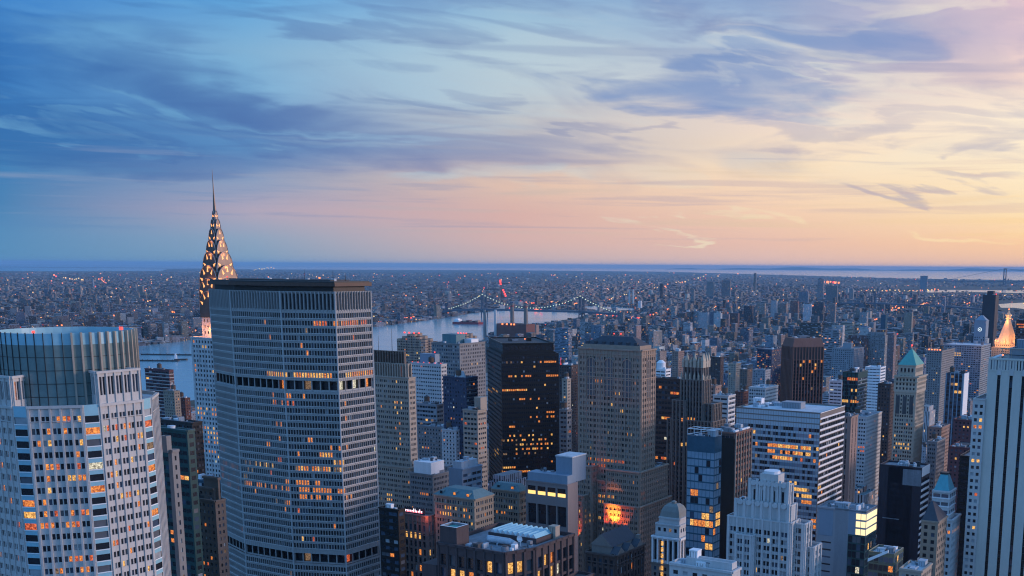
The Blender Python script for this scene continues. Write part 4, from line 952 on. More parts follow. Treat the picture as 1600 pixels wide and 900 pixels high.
# ---- towers with green pyramids
def pyramid_tower():
    UPS = dict(bw=3.0, mar=1.2, wins=[(.22, .78)], fh=6.6, zf=(.2, .82), rec=.6, lit=.0, mixw=(.9, .1, 0, 0), cornice=((0, .7, .6), (6.2, .4, .4)), top=1.6)
    ox, oy, w, d, Z = fit(1404, 1431, 1443, 571, 1000)
    B = Bld('pyramid_roofed_tower', 'tall tan stone tower under a green copper pyramid roof, beyond the black office block', ox, oy, wall='warm_stone', lit=.02, mixw=(.68, .12, .1, .1), zones=[(1392, 690, 1420, 702, .6, 'y'), (1420, 604, 1430, 634, .35, 'y'), (1395, 680, 1400, 700, .5, 'y')])
    B.tier(rect(-w/2, w/2, -d/2, d/2), 150, Z, [UPS, UPS, None, None], 'roof_grey')
    mz = Z - 9.5
    BC = dict(bw=3.0, mar=1.2, wins=[(.25, .75)], fh=3.9, zf=(.2, .75), rec=.6, lit=.0, cornice=((0, 1., 1.4), (4.6, .7, .9)), top=1.4, mixw=(.9, .1, 0, 0))
    B.tier(rect(-w/2-2.6, w/2+2.6, -d/2-2.6, d/2+2.6), mz-14, mz, [BC, BC, None, None], 'roof_grey')
    LO = dict(bw=3.9, mar=1.2, wins=[(.1, .4), (.56, .86)], fh=3.6, zf=(.2, .75), rec=.5, pier=(.8, .4, 1), cornice=((0, .8, .6), (30, .8, .7)), top=2.)
    B.tier(rect(-w/2-1.9, w/2+1.9, -d/2-1.9, d/2+1.9), 0, mz-14, [LO, LO, None, None], 'roof_grey')
    r_ = MB(); r_.cone(rect(-w/2-.4, w/2+.4, -d/2-.4, d/2+.4), Z+.05, Z+14.5, 'copper_green'); r_.build('pyramid_roof', B.root)
    k = MB(); k.prism(ngon(0, 0, 1.1, 8), Z+12.6, Z+14.9, 'tan_stone'); k.build('lantern', B.root); B.beacon(0, 0, Z+14.8, 'lamp_red', .8)
    for fx in (-6, 0, 6):
        k = MB(); k.box(fx-1.7, fx+1.7, -d/2-2.35, -d/2-1.8, mz-34, mz-18, 'roof_dark'); k.build('tall_window', B.root)
    B.finish(100, (1392, 1451, 545, 1000))
pyramid_tower()
def teal_roof():
    SP = dict(bw=3.6, mar=.5, wins=[(.12, .46), (.56, .9)], fh=3.6, zf=(.22, .7), rec=.35, top=1.2, lit=.02, mixw=(.7, .15, .1, .05))
    B = boxb('teal_roofed_tower', 'white stone tower under a blunt teal metal roof', 1452, 1488, 1501, 812, 560, 'white_stone', SP, v(SP, bw=3.), clut=0, lit=.03, zones=[(1476, 822, 1502, 832, .6, 'yo')])
    w, d, h = B.w, B.d, B.h
    T = dict(bw=4., wins=[(.06, .94)], mar=.4, fh=4.2, zf=(.3, .75), rec=.4, top=.6, lit=0., mixw=(.2, .7, 0, .1), band=(.5, .3, 1, 'white_paint'))
    B.tier(rect(-w/2+.6, w/2-2.2, -d/2+.6, d/2-4), h-1, h+14.2, [T, T, None, None], 'roof_grey')
    r_ = MB(); r_.prism(rect(-w/2+1.2, w/2-2.8, -d/2+1.2, d/2-4.6), h+14.2, h+22, 'teal_copper', top=rect(-1.8-.8, 1.8-.8, -1.8-1.7, 1.8-1.7)); r_.box(-2.9, 1.3, -3.8, .4, h+22, h+22.9, 'dark_metal'); r_.build('metal_roof', B.root)
    for s_ in (-1, 1):
        k = MB(); k.rod((-w/2+2, -d/2-.3, h-7), (0, -d/2-.3, h-1.5), .35, 'white_paint'); k.rod((0, -d/2-.3, h-7), (-w/2+2, -d/2-.3, h-1.5), .35, 'white_paint'); k.build('cross_brace', B.root)
    done(B)
teal_roof()
def gable():
    SP = dict(bw=2.9, mar=.5, wins=[(.24, .74)], fh=3.5, zf=(.2, .75), rec=.4, lit=.01)
    B = boxb('gable_roofed_building', 'brown brick building with a steep dark gabled roof, tucked before the teal-roofed tower', 1440, 1466, 1480, 815, 525, 'tan_brick', SP, clut=0, lit=.01, zones=[(1449, 838, 1458, 846, .9, 'y')])
    w, d, h = B.w, B.d, B.h; r_ = MB(); r_.prism(rect(-w/2, w/2, -d/2, d/2), h, h+8, 'slate', top=rect(-w/2+2, -w/2+3, -1, 1)); r_.build('roof', B.root); done(B)
gable()
done(boxb('black_slab', 'plain black slab tower between the teal roof and the black-striped tower', 1500, 1523, 1546, 713, 640, 'black_metal', v(STRIPE, rec=.06, zf=(.2, .8)), lit=.0, mixw=(1, 0, 0, 0), clut=3, nind=60))

# ---- brown tower with chamfered top, green-black tower
def chamfer():
    BP = dict(bw=3.6, mar=.9, wins=[(.14, .86)], fh=3.75, zf=(.1, .88), rec=.8, pier=(.9, .9, 1), top=14.5, lit=.015, mixw=(.9, .06, 0, .04), span='dark_brick', cornice=((0, .8, .2), (14, .9, .3)))
    B = boxb('brown_ribbed_tower', 'brown ribbed office tower standing alone above the low blocks, with a few orange windows', 1222, 1239, 1288, 542, 1250, 'red_brown', BP, rz=GA-rad(45), clut=0, roof='roof_dark', lit=.015, zones=[(1252, 546, 1284, 556, .35, 'o'), (1244, 555, 1284, 574, .3, 'oy'), (1245, 575, 1280, 584, .2, 'od')])
    w, d, h = B.w, B.d, B.h; m_ = MB(); p = rect(-w/2, w/2, -d/2, d/2); m_.prism(p, h, h+9, 'red_brown', top=inset(p, 2.6)); m_.build('tapered_top', B.root); B.unit(0, 0, h+9, 8, 12, 2, 'roof_grey'); B.clutter(-w/2+4, w/2-4, -d/2+4, d/2-4, h+9, 4, 4)
    done(B)
chamfer()
done(boxb('dark_green_tower', 'dark green glass tower with a red-lit top floor, beside the brown ribbed tower', 1317, 1341, 1356, 582, 1150, 'green_glass_wall', dict(bw=2.4, mar=.3, wins=[(.1, .9)], fh=3.8, zf=(.1, .85), rec=.15, pier=(.5, .4, 2, 'black_metal'), lit=.01, mixw=(.7, .25, 0, .05), top=5),
     dict(bw=2.4, mar=.3, wins=[(.05, .95)], fh=3.8, zf=(.1, .6), rec=.15, band=(.7, .2, 1, 'blue_panel'), top=5, lit=.01), lit=.02, roof='roof_dark', zones=[(1322, 588, 1340, 593, .8, 'or'), (1330, 606, 1340, 612, .5, 'yd'), (1317, 624, 1340, 631, .85, 'yo')], clut=8, big=7))

# ---- buildings of the near foreground
def skylight_roof():
    NF = dict(bw=4.1, mar=.6, wins=[(.2, .84)], fh=5.4, zf=(.05, .86), rec=.9, pier=(.9, .5, 1), top=3.6, lit=.25, mixw=(.7, .2, .03, .07), cornice=((0, 1., .5),))
    B = boxb('skylit_roof_building', 'dark brown office building with a ribbed skylight on its wide cluttered roof', 683, 806, 897, 866, 400, 'purple_brown', NF, clut=0, roof='roof_grey', lit=.06, par=1.6, cham=(.14, .31), zones=[(680, 868, 790, 900, .42, 'y'), (834, 870, 900, 893, .3, 'yo')])
    w, d, h = B.w, B.d, B.h; zr = h - 1.6
    s_ = MB(); n = 9; x0, x1 = -w/2+9, w/2-6; y0, y1 = d*.05, d*.38
    for i in range(n):
        a = x0 + (x1-x0)*i/n; c_ = x0+(x1-x0)*(i+1)/n; mm = (a+c_)/2; z0 = zr+2.2
        s_.face([(a, y0, z0), (mm, y0, z0+1.5), (mm, y1, z0+1.5), (a, y1, z0)], 'roof_pale'); s_.face([(mm, y0, z0+1.5), (c_, y0, z0), (c_, y1, z0), (mm, y1, z0+1.5)], 'pale_glass')
        s_.face([(a, y0, z0), (c_, y0, z0), (mm, y0, z0+1.5)], 'roof_pale')
    s_.box(x0-.6, x1+.6, y0-.6, y1+.6, zr, zr+2.2, 'purple_brown'); s_.build('skylight', B.root)
    b_ = MB(); bx0, bx1, by0, by1 = -w/2+1, -w/2+9, -d/2+.6, -d/2+8; b_.prism(rect(bx0, bx1, by0, by1), zr, zr+8, 'purple_brown', cap=False); q_ = rect(bx0+.6, bx1-.6, by0+.6, by1-.6)
    P = rect(bx0, bx1, by0, by1)
    for k in range(4):
        k2 = (k+1) % 4; b_.face([(*P[k], zr+8), (*P[k2], zr+8), (*q_[k2], zr+8), (*q_[k], zr+8)], 'white_paint'); b_.face([(*q_[k], zr+8), (*q_[k2], zr+8), (*q_[k2], zr+7), (*q_[k], zr+7)], 'roof_grey')
    b_.face([(x, y, zr+7) for x, y in q_], 'copper_green'); b_.build('stair_tower', B.root)
    k = MB()
    for (a, c_) in (((-6, -4), (4, -4)), ((-4, -6.5), (7, -6)), ((4, -4), (9, -7))): k.rod((a[0], a[1], zr+1.6), (c_[0], c_[1], zr+1.6), 1.0, 'unit_metal', 10)
    k.rod((9, -7, zr), (9, -7, zr+2), .9, 'unit_metal', 10); k.build('air_duct', B.root)
    k = MB(); k.rod((w/2-9, -4, zr), (w/2-9, -4, zr+2.2), .15, 'white_paint'); k.cone([(w/2-9+1.5*cos(t_), -4-.3*sin(t_)-.5, ) for t_ in [2*pi*i/14 for i in range(14)]], zr+2.6, zr+2.7, 'white_paint')
    pts = [(w/2-9+1.3*cos(2*pi*i/14), -4.6, zr+3.1+1.3*sin(2*pi*i/14)) for i in range(14)]; i0 = len(k.v); k.v += pts + [(w/2-9, -4, zr+3.1)]; km = k.mi('white_paint')
    for i in range(14): k.f.append((i0+i, i0+(i+1) % 14, i0+14)); k.m.append(km)
    k.build('dish_antenna', B.root)
    B.clutter(-w/2+10, w/2-2, -d/2+1, -1, zr, 14, 3.5); B.clutter(-w/2+2, w/2-2, d*.42, d/2-1, zr, 14, 4); B.unit(x1+.5, y1-1, zr, 3, 3, 5, 'tan_stone')
    B.tier(rect(w/2+.02, w/2+7, -d/2+9, d/2+3), 0, h-16, [v(NF, fh=4), v(NF, fh=4), None, None], 'roof_dark')
    B.wall.prism(rect(-w/2-7, -w/2-.01, -d/2-1, d/2), 0, h-9, 'purple_brown'); done(B)
skylight_roof()
def slotted():
    a = dict(bw=7.6, mar=.6, wins=[(.08, .9)], fh=8, zf=(.04, .94), rec=.8, top=13, lit=.0, mixw=(.9, .08, 0, .02), cornice=((0, .8, .5),), cm='brown_grey')
    ox, oy, w, d, Z = fit(821, 887, 903, 757, 620)
    B = Bld('yellow_banded_building', 'grey-brown building with one bright yellow band of windows under a pale blue roof box', ox, oy, wall='pink_grey', lit=.02, zones=[])
    n4 = 4
    B.facade((-w/2, -d/2), (w/2, -d/2), Z-12.2, Z, dict(bw=(w-1.6)/n4, mar=.8, wins=[(.09, .9)], fh=5.6, zf=(.06, .94), rec=.7, top=2.6, lit=0., mixw=(1, 0, 0, 0), cornice=((0, .7, .5),)))
    B.facade((-w/2, -d/2), (w/2, -d/2), Z-28, Z-12.2, dict(bw=(w-1.6)/n4, mar=.8, wins=[(.06, .94)], fh=13, zf=(.05, .95), rec=1.2, top=.4, lit=0., mixw=(1, 0, 0, 0), cornice=()))
    B.facade((-w/2, -d/2), (w/2, -d/2), 0, Z-28, v(STRIPE, bw=4, zf=(.35, .7), lit=.0, mixw=(.9, .1, 0, 0)))
    B.facade((w/2, -d/2), (w/2, d/2), 0, Z, None); B.facade((w/2, d/2), (-w/2, d/2), 0, Z, None); B.facade((-w/2, d/2), (-w/2, -d/2), 0, Z, None)
    B.roofm.face([(x, y, Z-.3) for x, y in rect(-w/2, w/2, -d/2, d/2)], 'teal_roof')
    bw_ = (w-1.6)/n4
    for i in range(n4):
        m_ = MB(); m_.box(-w/2+.8+bw_*i+.09*bw_+.1, -w/2+.8+bw_*i+.9*bw_-.1, -d/2+.35, -d/2+.62, Z-8.1, Z-5.9, 'office_warm', True); m_.build('lit_window', B.root)
    B.wall.box(-w/2+.8, w/2-.8, -d/2+1, d/2-1, Z-.3, Z+4.5, 'blue_panel'); k = MB(); k.box(w/2-12, w/2-1, 1, d/2+10, Z-.3, Z+14, 'blue_panel'); k.box(w/2-12.3, w/2-.7, .7, d/2+10.3, Z+14, Z+14.7, 'roof_pale'); k.build('roof_house', B.root)
    B.clutter(-w/2+2, w/2-14, 1, d/2-2, Z+4.5, 5, 3)
    B.finish(100, (821, 903, 745, 620))
slotted()
def hotel():
    H = dict(bw=3.9, mar=1., wins=[(.14, .42), (.58, .86)], fh=3.6, zf=(.2, .75), rec=.4, lit=.02, top=1.2, cornice=((0, .8, .8), (4.2, .5, .5), (12.5, .5, .5)))
    def one(name, label, a, zs, hip=True):
        B = boxb(name, label, *a, 'tan_brick', H, clut=0, lit=.02, zones=zs, roof='green_roof'); w, d, h = B.w, B.d, B.h
        r_ = MB(); r_.prism(inset(rect(-w/2, w/2, -d/2, d/2), -.5), h, h+3.6, 'green_roof', top=inset(rect(-w/2, w/2, -d/2, d/2), min(w, d)*.26), bottom=True); r_.build('hipped_roof', B.root)
        n = max(2, int(w/7))
        for i in range(n):
            x = -w/2 + w*(i+.5)/n; k = MB(); k.box(x-1, x+1, -d/2+.3, -d/2+3, h+.5, h+2.6, 'green_roof'); k.box(x-.8, x+.8, -d/2+.2, -d/2+.31, h+.9, h+2.3, 'lit_orange' if i in (1, n-1) else 'pane_dark', True); k.build('dormer', B.root)
        return B
    B = one('green_roofed_hotel', 'tan stone building with a green hipped roof and a lit arcade, behind the skylit roof', (679, 741, 771, 780, 600), [(686, 792, 733, 804, .8, 'oy'), (750, 796, 762, 804, .7, 'o'), (722, 805, 735, 814, .6, 'o')]); done(B)
    B = one('green_roofed_annex', 'tan stone wing with a green hipped roof in front of the black glass tower', (768, 811, 824, 768, 650), [(775, 797, 790, 805, .6, 'o'), (752, 795, 760, 805, .6, 'o'), (795, 790, 805, 798, .5, 'y')]); done(B)
hotel()
def signbld():
    H = dict(bw=3.4, mar=.8, wins=[(.24, .76)], fh=4.6, zf=(.1, .85), rec=.5, pier=(.7, .35, 1), top=5.2, lit=.02, cornice=((0, .7, .7), (3.6, .4, .4), (11, .4, .4)))
    B = boxb('sign_topped_building', 'brown stone building with a small red and white lit sign on its roof edge', 629, 667, 680, 806, 610, 'pinkbrown', H, clut=3, lit=.03, zones=[(630, 826, 666, 838, 1., 'y'), (645, 862, 668, 872, .6, 'or'), (640, 886, 672, 900, .6, 'or')])
    w, d, h = B.w, B.d, B.h
    k = MB(); k.box(-w/2+1, w/2-2, -d/2+.5, -d/2+.8, h, h+3.4, 'violet_black', True)
    for x in (-w/2+2, 0, w/2-3): k.rod((x, -d/2+.9, h-1), (x, -d/2+.9, h+3.2), .12, 'dark_metal')
    sg = k.build('roof_sign', B.root)
    rr = random.Random(2); n = 11; L = MB()
    for i in range(n):                                   # the sign's script, too small to read in the photograph
        x = -w/2+1.8 + (w-5)*i/n; hh = rr.choice((1.2, 1.2, 2.1)); L.box(x, x+.3, -d/2+.38, -d/2+.5, h+.8, h+.8+hh, 'sign_white', True); L.box(x, x+.85, -d/2+.38, -d/2+.5, h+.8, h+1.1, 'sign_red', True); L.box(x+.4, x+.8, -d/2+.38, -d/2+.5, h+1.55, h+1.85, 'sign_red' if i % 2 else 'sign_white', True)
    L.build('lettering', sg)
    l = bpy.data.lights.new('sign_lamp', 'POINT'); l.energy = 1200; l.color = (1, .18, .08); l.shadow_soft_size = .5; lo = bpy.data.objects.new('sign_lamp', l); COL.objects.link(lo); lo.parent = B.root; lo.location = (w/2+1.5, -d/2-2, h-1)
    done(B)
signbld()
def cupola():
    H = dict(bw=3.1, mar=.8, wins=[(.25, .75)], fh=3.5, zf=(.15, .75), rec=.4, lit=.02, mixw=(.85, .1, 0, .05))
    CO = dict(bw=3.1, mar=.8, wins=[(.2, .8)], fh=13.5, zf=(.08, .94), rec=1.2, top=1.2, lit=0., mixw=(.9, .1, 0, 0), pier=(.9, .4, 1, 'white_paint'), cornice=((0, 1., .8),), cm='white_paint')
    ox, oy, w, d, Z = fit(1018, 1062, 1082, 842, 600)
    B = Bld('domed_arcade_building', 'white columned building with a domed mansard roof and one yellow strip of lit stairs', ox, oy, wall='white_stone', lit=.03)
    B.tier(rect(-w/2, w/2, -d/2, d/2), Z-15, Z, [CO, CO, None, None], 'roof_grey')
    B.tier(rect(-w/2, w/2, -d/2, d/2), 0, Z-15, [v(H, lit=.05), H, None, None], 'roof_grey', cap=False, wm='brown_grey')
    B.tier(rect(-w/2+1.6, w/2-1, -d/2+1.5, d/2-1), Z-1, Z+7, [H, H, None, None], 'roof_grey'); B.tier(rect(-w/2+3.2, w/2-1.6, -d/2+2.6, d/2-2), Z+6, Z+10.5, [H, H, None, None], 'roof_grey')
    r_ = MB(); a = rect(-w/2+3.4, w/2-1.8, -d/2+2.8, d/2-2.2)
    for z0, z1, i0, i1 in ((10.5, 13.6, 0, .6), (13.6, 16.2, .6, 1.8), (16.2, 17.6, 1.8, 3.4)): r_.prism(inset(a, i0), Z+z0, Z+z1, 'slate_grey', top=inset(a, i1))
    r_.build('mansard_roof', B.root); k = MB(); c_ = (sum(q[0] for q in a)/4, sum(q[1] for q in a)/4); k.prism(ngon(*c_, 1.4, 8), Z+17.6, Z+18.6, 'slate_grey'); k.cone(ngon(*c_, 1.6, 8), Z+18.6, Z+19.3, 'slate_grey'); k.build('lantern', B.root)
    for i in range(11):
        m_ = MB(); zq = Z-14-i*3.5+9; m_.box(-2.5, -1.1, -d/2-.5, -d/2-.2, zq, zq+2.4, 'lit_yellow', True); m_.build('stair_light', B.root)
    B.finish(100, (1018, 1082, 790, 600))
cupola()
def temple():
    H = dict(bw=3.4, mar=.8, wins=[(.25, .75)], fh=4.4, zf=(.1, .82), rec=.5, lit=.015, pier=(.7, .4, 1), cornice=((0, .9, .9), (4.4, .5, .5)), top=2.)
    B = boxb('pediment_roofed_building', 'dark brown masonry building with pitched slate roofs and pediments, below the red floodlit foot', 914, 962, 1007, 868, 530, 'dark_brick', H, clut=5, lit=.02, roof='roof_dark', zones=[(960, 880, 1000, 895, .1, 'or')])
    w, d, h = B.w, B.d, B.h
    r_ = MB(); y0, y1 = -d/2+3, d/2-2; x0, x1 = -w/2+2, w/2-4; xm = (x0+x1)/2
    for z0, z1 in ((h-1, h+9),):
        r_.box(x0, x1, y0, y1, h-1, h+3, 'brown_grey')
        r_.v; i = len(r_.v); r_.v += [(x0-.5, y0-.5, h+3), (x1+.5, y0-.5, h+3), (x1+.5, y1, h+3), (x0-.5, y1, h+3), (xm, y0-.5, h+9), (xm, y1, h+9)]; km = r_.mi('slate'); kb = r_.mi('brown_grey')
        r_.f += [(i, i+1, i+4), (i+1, i+2, i+5, i+4), (i+2, i+3, i+5), (i+3, i, i+4, i+5)]; r_.m += [kb, km, kb, km]
    r_.build('pitched_roof', B.root)
    for yy in range(3):
        k = MB(); yq = -d/2 + d*(yy+.5)/3; k.v += [(w/2+.3, yq-3.5, h), (w/2+.3, yq+3.5, h), (w/2+.3, yq, h+3.2), (w/2-4, yq-3.5, h), (w/2-4, yq+3.5, h), (w/2-4, yq, h+3.2)]; km = k.mi('brown_grey'); ks = k.mi('slate'); k.f += [(0, 1, 2), (0, 2, 5, 3), (1, 4, 5, 2), (4, 3, 5)]; k.m += [km, ks, ks, km]; k.build('pediment', B.root)
    for x in (-w/2+2, w/2-2): B.unit(x, d/2-3, h-1, 2, 2, 6, 'brown_grey', 'chimney')
    done(B)
temple()
def lowwhite():
    B = boxb('low_white_building', 'low pale building with a flat light roof, below the white stepped tower', 1046, 1144, 1157, 893, 400, 'white_stone', dict(bw=4, wins=[(.2, .7)], fh=4, zf=(.3, .7), rec=.3, lit=.0), clut=8, roof='roof_pale', par=.8)
    w, d, h = B.w, B.d, B.h; B.unit(-w/2+8, 2, h-.8, 3.4, 3.4, 5.5, 'white_paint', 'tank_box'); B.tier(rect(-w/2+6, w/2-1, -d/2+2, d/2-1), h-.8, h+2.4, [None]*4, 'roof_pale'); done(B)
lowwhite()
done(boxb('left_dark_tower', 'dark brown office tower just showing behind the pale granite crown tower', -60, 8, 26, 792, 430, 'dark_brick', STRIPE, clut=2, lit=.02, nind=60))

